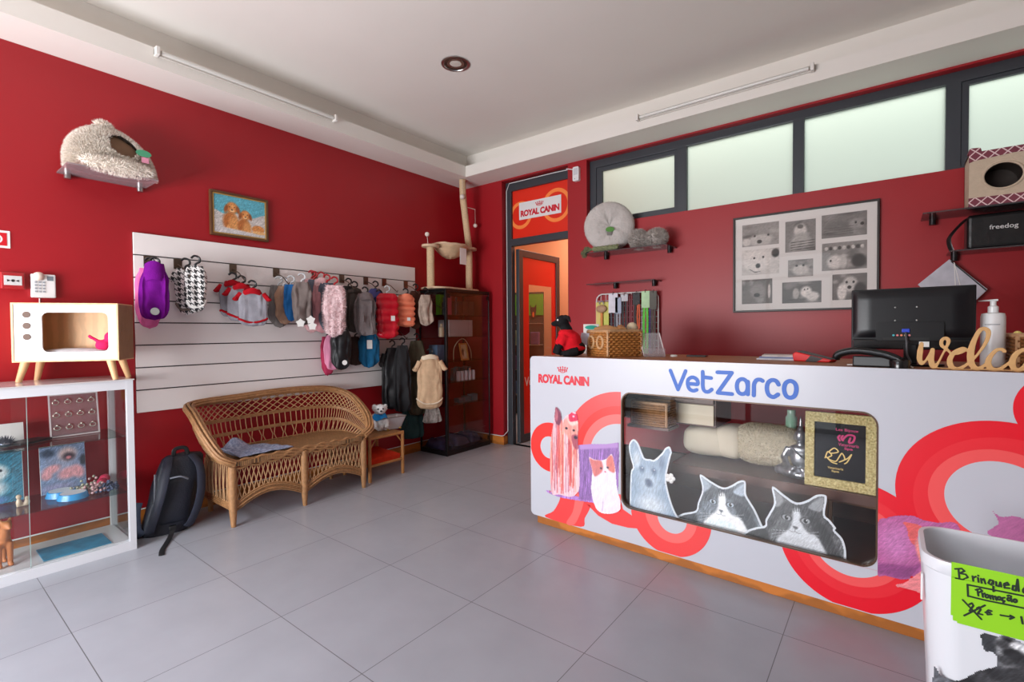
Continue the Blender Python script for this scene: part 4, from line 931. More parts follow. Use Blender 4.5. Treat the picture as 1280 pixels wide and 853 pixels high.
o = blob('plush_body', fg, .006, fab('white_plush', (222, 222, 222)), pl); tufts(MB(), o.data, 2500, .008, .0015, 3).build('plush_pile', fab('white_plush', (222, 222, 222)), o, smooth=0)
for sx in (-1, 1): MB().ell((sx*.02, -.055, .186), .0075, 10, 8).build('eye', BLACKP, pl)
MB().ell((0, -.084, .172), (.010, .008, .008), 10, 8).build('nose', BLACKP, pl)
MB().grid(lambda u, v: V(((.045+.022*v)*math.cos(2*math.pi*u), (.042+.026*v)*math.sin(2*math.pi*u)-.006, .142-.04*v-.012*math.cos(2*math.pi*u*3)*v)), 30, 5, cu=True).build('neckerchief', fab('sky_blue_cloth', (36, 132, 200)), pl)

# ---------------------------------------------------------------- black glass cabinet and what stands in it
cb = thing('glass_cabinet', 'tall black framed glass cabinet in the corner beside the door', 'cabinet', (-3.52, 3.585, 0))
a0, a1, c0, c1, HH = -.19, .19, -.315, .325, 1.61
mb = MB()
for x, y, w_ in ((a1-.026, c0, .026), (a1-.014, c1-.014, .014), (a0, c0, .016), (a0, c1-.016, .016)): mb.box(x, x+w_, y, y+w_, .04, HH-.02)
for z0_, z1_ in ((0, .045), (HH-.03, HH)):
    mb.box(a0, a1, c0, c1, z0_, z1_)
mb.build('frame', BLACKM, cb, smooth=0, bevel=.002)
for y0_, y1_ in ((c0+.027, -.001), (.001, c1-.015)):
    d_ = MB().box(a1-.007, a1-.002, y0_, y1_, .05, HH-.035).build('glass_door', TINTGLASS, cb, smooth=0)
    MB().box(a1-.004, a1+.004, (y1_-.03) if y0_ > -.1 else y0_+.002, y1_ if y0_ > -.1 else y0_+.03, HH-.09, HH-.05).box(a1-.004, a1+.004, (y1_-.03) if y0_ > -.1 else y0_+.002, y1_ if y0_ > -.1 else y0_+.03, .06, .10).build('hinge', BLACKM, d_, smooth=0)
MB().box(a0+.016, a1-.026, c0+.003, c0+.008, .045, HH-.03).box(a0+.016, a1-.016, c1-.008, c1-.003, .045, HH-.03).build('glass_side', TINTGLASS, cb, smooth=0)
MB().box(a1-.002, a1+.012, -.006, .006, .80, .83).build('lock', CHROME, cb, smooth=0)
CZ = (1.36, 1.145, .905, .70, .475)
for z in CZ: MB().box(a0+.01, a1-.03, c0+.012, c1-.012, z-.006, z).build('glass_shelf', GREENGLASS, cb, smooth=0)
def cab(name, label, cat, x, y, z, mbs, m_, group=None, bevel=.002, smooth=0, rz=0):
    o = mbs.build(name, m_, None, smooth=smooth, bevel=bevel); o.location = (-3.52+x, 3.585+y, z+.0005); o.rotation_euler = (0, 0, rz); return tag(o, label, cat, group)
GRN = mat('lime_carton', (110, 176, 40), .5); DKB = mat('dark_bottle', (36, 30, 36), .3); PINKB = mat('pink_carton', (206, 96, 120), .5); BRC = mat('brown_carton', (98, 66, 54), .6, var=.2, vs=15)
GREYC = mat('grey_carton', (176, 172, 170), .6); TEALC = mat('teal_carton', (46, 106, 116), .5); JARW = mat('white_jar', (216, 220, 224), .35); NAVYP = mat('navy_pattern', (34, 36, 74), .7, var=.5, vs=50)
def bottle(r, h): return MB().lathe([(r, 0), (r, h*.68), (r*.45, h*.78), (r*.45, h*.84), (r*.55, h*.85), (r*.55, h), (.001, h)], (0, 0, 0), 18)
cab('carton', 'lime green carton at the left of the top shelf in the black cabinet', 'box', .02, -.22, 1.36, MB().box(-.03, .03, -.035, .035, 0, .20), GRN)
cab('bottle', 'dark slim bottle beside the lime green carton', 'bottle', .10, -.25, 1.36, bottle(.02, .17), DKB, 'dark bottles in the black cabinet', smooth=40)
cab('bottle', 'dark slim bottle right of the pink carton on the top shelf', 'bottle', .08, -.06, 1.36, bottle(.022, .18), DKB, 'dark bottles in the black cabinet', smooth=40)
cab('carton', 'pink carton on the top shelf of the black cabinet', 'box', .02, -.125, 1.36, MB().box(-.03, .03, -.03, .03, 0, .19), PINKB)
for k, lb in enumerate(('brown carton in the middle of the top cabinet shelf', 'brown carton second from the right on the top cabinet shelf', 'brown carton at the right end of the top cabinet shelf')): cab('carton', lb, 'box', -.02, .05+.09*k, 1.36, MB().box(-.04, .04, -.04, .04, 0, .15), BRC, 'brown cartons in the black cabinet')
cab('carton', 'wide grey carton on the second shelf of the black cabinet', 'box', -.02, .03, 1.145, MB().box(-.08, .08, -.17, .17, 0, .17), GREYC)
cab('bottle', 'small pale bottle at the left of the second cabinet shelf', 'bottle', .05, -.24, 1.145, bottle(.025, .13), mat('cream_bottle', (206, 186, 150), .4), smooth=40)
cab('carton', 'blue grey carton at the left of the third cabinet shelf', 'box', -.03, -.22, .905, MB().box(-.06, .06, -.06, .06, 0, .16), mat('blue_grey_carton', (92, 122, 150), .5))
gf = thing('framed_picture', 'small gold frame with a pale picture on the third cabinet shelf', 'photo frame', (-3.43, 3.63, .9055), 0)
to = lambda a, b, t=0: V((-b*.2+t, a, b))
MB().plate([(-.055, 0), (.055, 0), (.055, .17), (-.055, .17)], [[(-.043, .013), (.043, .013), (.043, .157), (-.043, .157)]], to, 0, .012).build('frame', mat('gilt', (196, 156, 84), .4, metal=.5), gf, smooth=0)
A = Art(-.043, .043, .013, .157, .003, (206, 196, 150)); A.ell(-.01, .08, .025, .045, (92, 86, 60), soft=.5); A.ell(.012, .06, .02, .05, (226, 222, 190), soft=.6); A.mesh('picture', lambda a, b: to(a, b, .003), gf)
o = MB().tube(smooth_line([(0, -.12, 0), (0, -.11, .12), (0, -.03, .2), (0, .05, .2), (0, .13, .1), (0, .15, -.0)], 8), .004, 6).build('display_lead', mat('cream_cord', (206, 180, 150), .7)); o.location = (-3.50, 3.66, .910); tag(o, 'cream cord lead arched around the gold frame in the cabinet', 'lead')
for k in range(5):
    cab('jar', 'small pale jar in the row on the fourth cabinet shelf, %s' % ('leftmost', 'second from the left', 'middle one', 'second from the right', 'rightmost')[k], 'jar', .09, -.05+.055*k, .70, MB().lathe([(.021, 0), (.021, .075), (.018, .08), (.018, .095), (.001, .095)], (0, 0, 0), 16), JARW, 'pale jars in the black cabinet', smooth=40)
    cab('carton', 'teal carton behind the pale jars, %s' % ('leftmost', 'second from the left', 'middle one', 'second from the right', 'rightmost')[k], 'box', .02, -.05+.055*k, .70, MB().box(-.022, .022, -.024, .024, 0, .125+.01*(k % 2)), TEALC, 'teal cartons in the black cabinet')
for k in range(3): cab('carton', 'flat teal tin on the fifth cabinet shelf, %s' % ('nearest the left', 'in the middle', 'nearest the door')[k], 'tin', .07, -.02+.10*k, .475, MB().box(-.035, .035, -.042, .042, 0, .045+.012*k), TEALC, 'flat teal tins in the black cabinet')
for k, (y, w_, z0_) in enumerate(((-.22, .16, .045), (.0, .2, .045), (.2, .16, .045))):
    def fold(u, v): return V(((u-.5)*.26, (v-.5)*w_, .0+.10*(1-(2*v-1)**6)*(1-(2*u-1)**6)*(.8+.3*noise.noise(V((u*3+k, v*3, k))))))
    cab('folded_blanket', 'folded navy patterned blanket on the cabinet floor, %s' % ('left', 'centre', 'right')[k], 'blanket', -.02, y, z0_+.002, MB().grid(fold, 18, 18), NAVYP, 'folded blankets in the black cabinet', bevel=0, smooth=80)

# ---------------------------------------------------------------- cat tree on the cabinet
SIS = mat('sisal_rope', (214, 186, 148), .85, var=.15, vs=90, bump=.6, bs=200); PLS = fab('beige_plush', (214, 186, 156))
ct = thing('cat_tree', 'beige cat tree with two posts and a hammock on top of the black cabinet', 'cat tree', (-3.5, 3.53, 1.61))
B = MB(); B.plate(rrect(-.15, .15, -.34, .30, .1), (), lambda a, b, t: V((a, b, t)), .001, .018); B.build('base_board', PLS, ct, smooth=40, bevel=.005)
for nm, y, z1_ in (('post', -.29, .40), ('post', .255, .44)): MB().tube([(0, y, .018), (0, y, z1_)], .036, 18).build(nm, SIS, ct)
MB().tube([(0, .255, .465), (0, .175, .95), (0, .165, 1.155)], .034, 18).build('ceiling_post', SIS, ct)
for y, z in ((-.29, .40), (.255, .44)): MB().plate(circ(0, y, .075, 28, ry=.09), (), lambda a, b, t: V((a, b, t)), z, z+.022).build('platform', PLS, ct, smooth=40, bevel=.006)
def ham(u, v):
    a = 2*math.pi*u; r = v; return V((.15*r*math.cos(a), -.02+.20*r*math.sin(a), .33+.115*r**2.2+.012*noise.noise(V((math.cos(a)*2, math.sin(a)*2, v*3)))))
hm = MB().grid(ham, 40, 14, cu=True).build('hammock', fab('hammock_cloth', (206, 176, 142)), ct, smooth=80); q_ = hm.modifiers.new('t', 'SOLIDIFY'); q_.thickness = .008
MB().tube([ham(i/40, 1.0) for i in range(40)], .012, 8, closed=True).build('hammock_rim', PLS, ct)
WB = fab('white_pompon', (226, 214, 204))
MB().tube([(0, -.32, .42), (0, -.33, .50)], .002, 5).ell((0, -.33, .52), .022, 14, 10).build('spring_ball', WB, ct)
MB().tube([(.03, .135, 1.15), (.03, .13, .99)], .0015, 5).ell((.03, .13, .97), .026, 14, 10).build('hanging_ball', WB, ct)
MB().tube([(.02, .335, .88), (.02, .335, .73)], .0015, 5).tube([(0, .195, .885), (.02, .335, .88)], .004, 6).ell((.02, .335, .71), .022, 14, 10).build('hanging_ball', WB, ct)
MB().box(.165, .168, -.055, .035, .25, .41).build('price_card', PAPER, ct, smooth=0)
# ---------------------------------------------------------------- reception counter
CA = math.atan2(CX.y, CX.x)
ctr = thing('reception_counter', 'white printed reception counter with glazed display window and orange wooden plinth', 'counter', CO, CA)
def cw(u, y, z): return CO + CX*u + CN*y + V((0, 0, z))      # counter coordinates -> world
U0, U1, ZP = -1.897, 1.7, 1.042
PANELW = mat('panel_white', (188, 190, 198), .32); WOODT = mat('brown_worktop', (156, 100, 64), .5, var=.2, wave=(5, 5, 'Y'), vs=4); DARKW = mat('dark_brown_wood', (88, 52, 38), .4, var=.2, vs=6); CREAMD = mat('cream_drawer', (214, 200, 172), .4)
lo = rrect(U0, U1, .05, ZP, .028)
hole = rrect(-1.272, -.157, .236, .863, .055, 8)
MB().plate(lo, [hole], None, -.015, .003).build('front_panel', PANELW, ctr, smooth=40)
inner = rrect(-1.268, -.161, .24, .859, .052, 8)
MB().plate(rrect(-1.274, -.155, .234, .865, .056, 8), [inner], None, -.0165, .008).build('window_edge', mat('bronze_edge', (84, 62, 46), .35, metal=.3), ctr, smooth=40)
MB().plate(rrect(-1.29, -.14, .22, .88, .05), (), None, .004, .008).build('window_pane', GLASS, ctr, smooth=0)
MB().box(U0+.015, U1-.01, .004, .66, 1.0, 1.0405).build('worktop', WOODT, ctr, smooth=0, bevel=.002)
MB().box(U0+.04, U1-.02, -.001, .02, 0, .05).box(U0+.04, U0+.06, .02, .62, 0, .05).build('plinth', WOODB, ctr, smooth=0, bevel=.002)
MB().box(U0+.02, U0+.04, .004, .64, .05, 1.0).box(U1-.04, U1-.02, .004, .64, .05, 1.0).build('side_panel', PANELW, ctr, smooth=0)
ib = MB(); ib.box(U0+.05, U1-.05, .012, .62, .19, .215).box(-1.08, .25, .20, .60, .418, .465).box(U0+.05, U1-.05, .60, .62, .05, .42).box(-.10, -.08, .012, .60, .2, 1.0).build('inner_shelves', DARKW, ctr, smooth=0, bevel=.002)
dw = MB().box(-1.80, -.885, .34, .62, .657, .998).build('drawer_unit', DARKW, ctr, smooth=0, bevel=.002)
for a, b in ((-1.79, -1.35), (-1.345, -.893)):
    d_ = MB().box(a, b, .325, .342, .667, .78).build('drawer', CREAMD, ctr, smooth=0, bevel=.003)
    d2 = MB().box(a, b, .325, .342, .785, .86).build('drawer', DARKW, ctr, smooth=0, bevel=.003)
    MB().tube([((a+b)/2+.06+x, .322-.02*y, .815) for x, y in ((-.06, 0), (-.055, 1), (.055, 1), (.06, 0))], .006, 8).build('handle', CHROME, d2)
# printed graphics on the front panel
pr = lambda k: (lambda a, b, t=0: V((a, -.0152-.0005*k, b)))
def clip(poly, f):
    out = []
    for i in range(len(poly)):
        a, b = poly[i], poly[(i+1) % len(poly)]; fa, fb_ = f(a), f(b)
        if fa >= 0: out.append(a)
        if (fa > 0 > fb_) or (fa < 0 < fb_):
            t = fa/(fa-fb_); out.append((a[0]+(b[0]-a[0])*t, a[1]+(b[1]-a[1])*t))
    return out
R1, R2, R3 = mat('print_red', (222, 8, 34), .35), mat('print_red_mid', (226, 36, 48), .35), mat('print_red_pale', (234, 82, 82), .35)
RA, RB_, RC_ = mat('print_orange_red', (228, 44, 38), .35), mat('print_coral', (230, 66, 66), .35), mat('print_coral_pale', (236, 104, 100), .35)  # lighter copies of the red for the left rings, brighter daylight painted in
WD = 1.2735  # window left edge
below = lambda p: .2335-p[1]
def disc(cx, cz, r, k, m_, clips, n=72):
    for cl in clips:
        p = circ(cx, cz, r, n)
        for f in cl: p = clip(p, f)
        if len(p) > 2: MB().plate(p, (), pr(k), 0, None).build('printed_ring', m_, ctr, smooth=0)
inside = [lambda p: p[1]-.054, lambda p: 1.038-p[1], lambda p: p[0]-U0-.003]
left = [lambda p: -WD-.0015-p[0], lambda p: p[1]-.20]+inside
disc(-1.746, .491, .15, 1, RA, [inside]); disc(-1.752, .489, .067, 2, PANELW, [inside])
for r, m_, k in ((.368, RB_, 3), (.29, RA, 4), (.245, RC_, 5), (.193, PANELW, 6)): disc(-1.275, .495, r, k, m_, [left])
cpt = lambda pts: [at_c(x, y) for x, y in pts]
MB().plate(sm2(cpt([(682, 646.5), (692, 639), (700, 624), (703, 606), (742, 610), (738, 634), (731, 648), (726, 659)]), 4), (), pr(1), 0, None).build('printed_ring', RB_, ctr, smooth=0)
MB().plate(sm2(cpt([(708, 654), (716, 640), (721, 618), (731, 618), (727, 638), (718, 656)]), 4), (), pr(2), 0, None).build('printed_ring', RC_, ctr, smooth=0)
MB().plate(cpt([(730, 628), (738, 635), (748, 645), (765, 655), (785, 660), (797, 661), (806, 675), (815, 668), (800, 652), (779, 637), (776, 626)]), (), pr(1), 0, None).build('printed_ring', RB_, ctr, smooth=0)
lowE = [below, lambda p: p[0]+1.215]+inside
disc(-1.007, .256, .211, 2, RB_, [lowE]); disc(-1.0, .25, .135, 3, RC_, [lowE]); disc(-.991, .24, .076, 4, PANELW, [[below]+inside])
right = [lambda p: p[0]+.1545, lambda p: p[1]-.2335]+inside
for cx, cz, r, m_, k in ((-.238, .313, .267, R1, 2), (-.24, .317, .212, R2, 3), (-.241, .319, .172, R3, 4), (-.243, .321, .137, PANELW, 5)):
    disc(cx, cz, r, k, m_, [[below]+inside, right])
disc(.347, .921, .131, 4, R1, [inside])
for cx, cz, r, m_, k in ((.181, .587, .283, R1, 6), (.20, .565, .248, R2, 7), (.181, .583, .186, R3, 8), (.183, .586, .142, PANELW, 9)): disc(cx, cz, r, k, m_, [inside])
BLUEL = mat('lettering_blue', (42, 96, 186), .5)
zz = lambda pts: [at_c(820+x/6.095, 440+y/6.095) for x, y in pts]
VZ = [[(110, 142), (168, 288), (226, 146)], sm2([(242, 244), (280, 245), (318, 246), (312, 212), (278, 194), (246, 212), (242, 250), (256, 284), (285, 297), (310, 290)], 4, False),
      sm2([(356, 152), (357, 200), (357, 265), (370, 298), (398, 305), (425, 287)], 4, False), [(357, 193), (420, 200)], [(468, 156), (578, 160), (470, 312), (580, 322)],
      sm2([(657, 207), (626, 224), (616, 265), (628, 306), (657, 322), (688, 308), (699, 265), (688, 224)], 4)+[(657, 207)], [(700, 228), (700, 324)],
      sm2([(745, 332), (746, 290), (748, 246), (766, 216), (795, 212), (812, 222)], 4, False), sm2([(934, 250), (915, 222), (880, 216), (852, 240), (845, 285), (860, 328), (895, 345), (930, 325)], 4, False),
      sm2([(1022, 222), (988, 240), (976, 285), (990, 333), (1022, 350), (1056, 335), (1070, 285), (1058, 240)], 4)+[(1022, 222)]]
strokes(MB(), [zz(l) for l in VZ], .0182, pr(2)).build('shop_lettering', BLUEL, ctr, smooth=0)
royal(pr(2), at_c(673, 475)[0], at_c(736.5, 478)[0], at_c(705, 481)[1], at_c(703, 458.5)[1], ctr, LOGO)
# printed animals
def art_uv(pts): return cpt(pts)
q1 = lambda pts: cpt([(660+x/6.095, 440+y/6.095) for x, y in pts])        # close-up tracings
q2 = lambda pts: cpt([(660+x/6.095, 560+y/6.095) for x, y in pts])
A = Art(-1.85, -1.277, .14, .74, .0028)
cush = q1([(392, 705), (520, 700), (640, 695), (695, 690)])+q2([(697, 200), (690, 400), (560, 410), (440, 405), (300, 385), (150, 335), (150, 318), (400, 330)])
A.poly(q2([(145, 320), (260, 345), (400, 372), (520, 395), (520, 420), (380, 402), (250, 378), (160, 345)]), (168, 120, 190))
A.poly(q1([(385, 708), (470, 700), (600, 700), (695, 688), (699, 760), (699, 850)])+q2([(700, 60), (690, 380), (520, 405), (390, 390), (385, 200), (385, 30)]), (142, 104, 166), smooth=False)
A.streak(85, 26, .13); A.poly(q1([(395, 705), (690, 690), (690, 730), (400, 745)]), (176, 138, 196), soft=3, smooth=False)
yor = q1([(215, 415), (252, 460), (262, 520), (290, 488), (322, 470), (340, 455), (375, 470), (388, 560), (385, 640), (388, 760)])+q2([(392, 60), (396, 200), (388, 330), (330, 372), (240, 355), (185, 345), (172, 200), (170, 20)])+q1([(172, 780), (178, 650), (196, 540), (205, 470)])
A.poly(yor, (232, 190, 198))
rr_ = random.Random(5)
for k in range(150):                       # long falling strands of hair
    x = rr_.uniform(178, 384); yt = rr_.uniform(520, 760) if x > 262 else rr_.uniform(470, 760); top = q1([(x, yt)])[0]; xb = x+rr_.uniform(-14, 10); bot = q2([(xb, rr_.uniform(40, 350))])[0]
    zone = (x-178)/206; c = ((240, 224, 232), (226, 140, 118), (206, 84, 78), (228, 150, 120), (196, 72, 76), (236, 196, 196), (150, 62, 90))[min(6, int(abs(math.sin(zone*7.3+.4))*5.2+rr_.random()*1.8))]
    A.line([top, ((top[0]*.6+bot[0]*.4)+.004*math.sin(k), (top[1]+bot[1])/2), bot], rr_.uniform(.005, .013), c, op=.62, soft=.8)
A.poly(q1([(215, 418), (250, 462), (258, 520), (238, 560), (212, 530), (206, 470)]), (120, 52, 78), soft=2); A.poly(q1([(214, 430), (232, 470), (224, 530), (210, 500)]), (176, 96, 110), soft=3)
A.poly(q1([(270, 540), (300, 500), (345, 490), (382, 520), (386, 600), (380, 680), (340, 700), (300, 640), (272, 600)]), (222, 146, 132), soft=4, op=.8)
A.poly(q1([(300, 500), (345, 480), (382, 500), (380, 545), (330, 560)]), (240, 206, 196), soft=4, op=.8)
A.poly(q1([(312, 490), (326, 458), (352, 470), (384, 478), (384, 520), (350, 530), (322, 530)]), (216, 44, 84), soft=1)
u, z = q1([(350, 492)])[0]; A.ell(u, z, .010, .008, (250, 190, 206), soft=.5)
A.poly(q1([(335, 640), (385, 640), (386, 740), (350, 720)]), (150, 62, 84), soft=3, op=.8)
A.streak(88, 10, .05, yor)
for (x, y), r, c in (((296, 582), .009, (44, 26, 44)), ((352, 598), .008, (44, 26, 44)), ((366, 652), .012, (52, 32, 56))): u, z = q1([(x, y)])[0]; A.ell(u, z, r*1.3, r, c, soft=.4)
kit = q2([(468, 72), (500, 85), (560, 95), (605, 80), (640, 48), (658, 110), (672, 190), (680, 300), (715, 445), (660, 500), (560, 495), (510, 440), (485, 320), (490, 230), (490, 160)])
A.poly(kit, (232, 222, 234))
A.poly(q2([(472, 78), (505, 92), (560, 98), (575, 150), (560, 190), (510, 215), (488, 150)]), (206, 120, 118), soft=3); A.poly(q2([(600, 95), (640, 55), (662, 130), (660, 190), (610, 160)]), (212, 124, 116), soft=3)
for (x, y), r, c in (((560, 155), .008, (70, 60, 80)), ((610, 150), .008, (70, 60, 80)), ((592, 182), .007, (206, 120, 136))): u, z = q2([(x, y)])[0]; A.ell(u, z, r*1.25, r, c, soft=.6)
A.streak(85, 8, .03, kit)
u, z = q2([(575, 440)])[0]; A.line([(u, z+.02), (u-.004, z-.03)], .008, (190, 160, 196), op=.7)
A.mesh('printed_pets', pr(9), ctr)
q3 = lambda pts: cpt([(1080+x/5.33, 600+y/5.33) for x, y in pts])
A = Art(-.154, .48, .10, .62, .003)
cat = q3([(88, 292), (150, 250), (200, 236), (270, 232), (340, 240), (410, 268), (500, 280), (600, 278), (640, 330), (600, 420), (480, 470), (420, 560), (420, 640), (330, 640), (270, 665), (150, 640), (84, 612)])
A.poly(cat, (176, 92, 146)); A.ell(*q3([(210, 420)])[0], .07, .1, (192, 116, 172), soft=.7); A.poly(q3([(84, 560), (200, 560), (330, 570), (400, 545), (300, 650), (150, 636), (84, 610)]), (138, 66, 122), soft=5)
A.streak(60, 7, .045, cat)
A.poly(q3([(258, 280), (330, 290), (388, 312), (360, 370), (335, 430), (300, 390), (285, 320)]), (214, 92, 92)); A.poly(q3([(340, 420), (380, 380), (420, 420), (420, 560), (380, 560)]), (232, 140, 132), soft=2)
A.poly(q3([(213, 692), (260, 683), (330, 640), (420, 600), (425, 775), (350, 745), (260, 718), (218, 712)]), (232, 134, 138)); A.streak(20, 6, .03)
A.poly(q3([(838, 183), (905, 238), (1000, 236), (1080, 262), (1200, 330), (1240, 420), (1000, 440), (818, 356), (860, 310), (890, 278)]), (190, 110, 160)); A.streak(50, 6, .03)
A.mesh('printed_cats', pr(11), ctr)

# ---------------------------------------------------------------- cut-out animals standing behind the counter window
def standee(name, label, outline, off, paint, bounds):
    t = thing(name, label, 'cut-out', cw(0, off, 0), CA)
    out = [(u, max(.2165, z)) for u, z in sm2(outline, 4)]
    MB().plate(out, (), None, 0, .004).build('white_board', mat('cut_out_white', (226, 232, 238), .5), t, smooth=0)
    k = 1; A = Art(*bounds, .0026); paint(A)
    cxm = sum(p[0] for p in out)/len(out); czm = sum(p[1] for p in out)/len(out)
    P = np.array(out); N_ = np.roll(P, -1, 0)-np.roll(P, 1, 0); N_ /= np.linalg.norm(N_, axis=1)[:, None]; area_ = sum(P[i, 0]*P[(i+1) % len(P), 1]-P[(i+1) % len(P), 0]*P[i, 1] for i in range(len(P)))
    nrm = np.c_[-N_[:, 1], N_[:, 0]]*(1 if area_ > 0 else -1); ins = [tuple(p) for p in P+nrm*.0065]
    A.a = np.where(A.pmask(ins) & (A.Y > .219), 1.0, 0.0); A.mesh('printed_picture', lambda a, b: V((a, -.0012, b)), t)
    return t
def tr4(off): return lambda pts: [at_c(830+x/5.016, 560+y/5.016, off) for x, y in pts]
def catface(A, Q, cx, cy, eyes, nose, dark, mid, white, body):
    A.rgb[:] = mid; A.a[:] = 1
    A.poly(Q(body), dark, soft=8, op=.8)
    return A
def cat_front(A, Q, dx, dy, s, tint):  # tint puts bluish window glare into the print colours
    c = lambda v: tuple(min(255, v*t_) for t_ in tint); P = lambda x, y: Q([(dx+(x-823)*s, dy+(y-500)*s)])[0]; L = lambda pts: [P(*p) for p in pts]
    A.rgb[:] = c(104); A.a[:] = 1
    A.poly(L([(480, 560), (560, 520), (640, 505), (660, 600), (600, 620)]), c(52), soft=5); A.poly(L([(655, 400), (690, 330), (830, 350), (1010, 350), (1070, 520), (1000, 560), (900, 430), (740, 420), (690, 480), (640, 520)]), c(72), soft=7, op=.9)
    A.poly(L([(900, 430), (1000, 480), (1080, 620), (1110, 720), (1040, 700), (960, 560)]), c(52), soft=7, op=.8)
    A.streak(70, 8, .16)
    A.poly(L([(690, 270), (752, 330), (700, 370)]), c(150), soft=3); A.poly(L([(1000, 310), (985, 400), (905, 370)]), c(160), soft=3)
    A.poly(L([(812, 385), (850, 385), (862, 470), (900, 530), (960, 560), (1040, 700), (1060, 740), (740, 740), (700, 600), (740, 540), (790, 500), (806, 440)]), c(226), soft=6)
    A.poly(L([(745, 560), (880, 575), (950, 640), (1010, 720), (760, 720), (720, 620)]), c(212), soft=8)
    for ex, ey in ((768, 437), (888, 460)):
        u, z = P(ex, ey); sg = 1 if ex > 823 else -1; A.ell(u, z+.001, .026*s, .017*s, c(46), rot=sg*10, soft=.3); A.ell(u, z, .0185*s, .0135*s, c(168), rot=sg*8, soft=.2); A.ell(u, z, .0085*s, .012*s, c(10), soft=.3); A.ell(u+.004, z+.004, .003, .003, c(250), soft=.4)
    u, z = P(823, 500); A.poly([(u-.010*s, z+.005*s), (u+.011*s, z+.003*s), (u+.001*s, z-.009*s)], c(96), soft=1); A.line([(u, z-.008*s), (u, z-.018*s)], .0035*s, c(100)); A.line([(u-.022*s, z-.019*s), (u-.012*s, z-.023*s), (u, z-.018*s), (u+.012*s, z-.024*s), (u+.024*s, z-.021*s)], .0035*s, c(140))
    for k in (-12, 0, 12, 24): a, b = P(826+k*1.6, 352), P(830+k, 400); A.line([a, b], .005*s, c(34), op=.8)
    for sx, (x0, y0) in ((-1, (780, 520)), (1, (870, 535))):
        for k in range(3): A.line([P(x0, y0+8*k), P(x0+sx*105, y0-6+24*k)], .0022, c(236), op=.6)
    A.streak(60, 5, .05)
C2 = [(482, 570), (520, 520), (575, 500), (632, 488), (636, 452), (658, 412), (690, 345), (676, 258), (692, 248), (760, 302), (830, 345), (900, 328), (955, 297), (1012, 298), (1020, 330), (1008, 420), (1040, 455), (1078, 505), (1072, 520), (1118, 570), (1140, 640), (1142, 722), (1140, 790), (800, 700), (500, 620)]
Q = tr4(.035); o2 = Q(C2); standee('cat_cut_out', 'cardboard cut-out of a grey and white cat nearest the gold frame, face turned forward', [(u, max(.2165, z)) for u, z in o2], .035, lambda A: cat_front(A, tr4(.035), 823, 500, 1.0, (.96, .98, 1.0)), (-.72, -.24, .215, .50))
C1 = [(70, 440), (120, 412), (198, 395), (212, 345), (240, 262), (224, 180), (238, 172), (300, 215), (370, 250), (422, 236), (470, 209), (510, 214), (514, 290), (540, 340), (572, 392), (612, 480), (640, 560), (560, 590), (300, 540), (100, 480)]
Q = tr4(.05); o1 = Q(C1); standee('cat_cut_out', 'cardboard cut-out of a pale grey and white cat in the middle of the counter window', [(u, max(.2165, z)) for u, z in o1], .05, lambda A: cat_front(A, tr4(.05), 357, 395, .92, (1.12, 1.2, 1.28)), (-1.02, -.56, .215, .50))
DG = q1([(775, 690), (800, 668), (830, 688), (862, 750), (884, 812)]); 
q1o = lambda pts, off: [at_c(660+x/6.095, 440+y/6.095, off) for x, y in pts]; q2o = lambda pts, off: [at_c(660+x/6.095, 560+y/6.095, off) for x, y in pts]
dg = q1o([(772, 700), (800, 667), (835, 692), (868, 770), (888, 812)], .022)+q2o([(930, 88), (962, 92), (1020, 40)], .022)+q1o([(1045, 735), (1078, 724), (1095, 770)], .022)+q2o([(1088, 60), (1062, 170), (1052, 250), (1080, 380), (1120, 490), (1165, 560), (1165, 620), (775, 520), (775, 460), (782, 200), (800, 150), (785, 90), (770, 20)], .022)
def paint_dog(A):  # blue grey tones carry the window glare, painted into the picture
    A.rgb[:] = (150, 170, 190); A.a[:] = 1
    for x, y, rx, ry, c in ((-1.2, .5, .03, .06, (196, 206, 214)), (-1.13, .38, .08, .1, (178, 194, 208)), (-1.17, .45, .02, .03, (112, 132, 156)), (-1.10, .45, .02, .03, (112, 132, 156)), (-1.13, .38, .03, .025, (84, 100, 124)), (-1.12, .27, .12, .07, (206, 216, 224)), (-1.06, .5, .025, .06, (120, 138, 160))): A.ell(x, y, rx, ry, c, soft=.7)
    for ex in (-1.172, -1.105): A.ell(ex, .455, .018, .014, (96, 112, 134), soft=.8); A.ell(ex+.004, .459, .004, .004, (230, 236, 240), soft=.5)
    A.ell(-1.135, .395, .024, .018, (84, 98, 120), soft=.8); A.streak(75, 8, .06)
standee('dog_cut_out', 'pale blue grey cut-out of a pointed eared dog at the left of the counter window', [(u, max(.2165, z)) for u, z in dg], .022, paint_dog, (-1.29, -.95, .215, .62))
o = MB()
for a in range(5): o.ell((.016*math.cos(a*1.257), 0, .016*math.sin(a*1.257)), (.011, .004, .011), 10, 8)
o.ell((0, -.002, 0), (.008, .005, .008), 10, 8); o = o.build('flower_clip', PAPER); u, z = at_c(838, 598, .019); o.location = cw(u, .017, z); o.rotation_euler = (0, 0, CA); tag(o, 'small white flower clip beside the ear of the pale dog cut-out', 'clip')

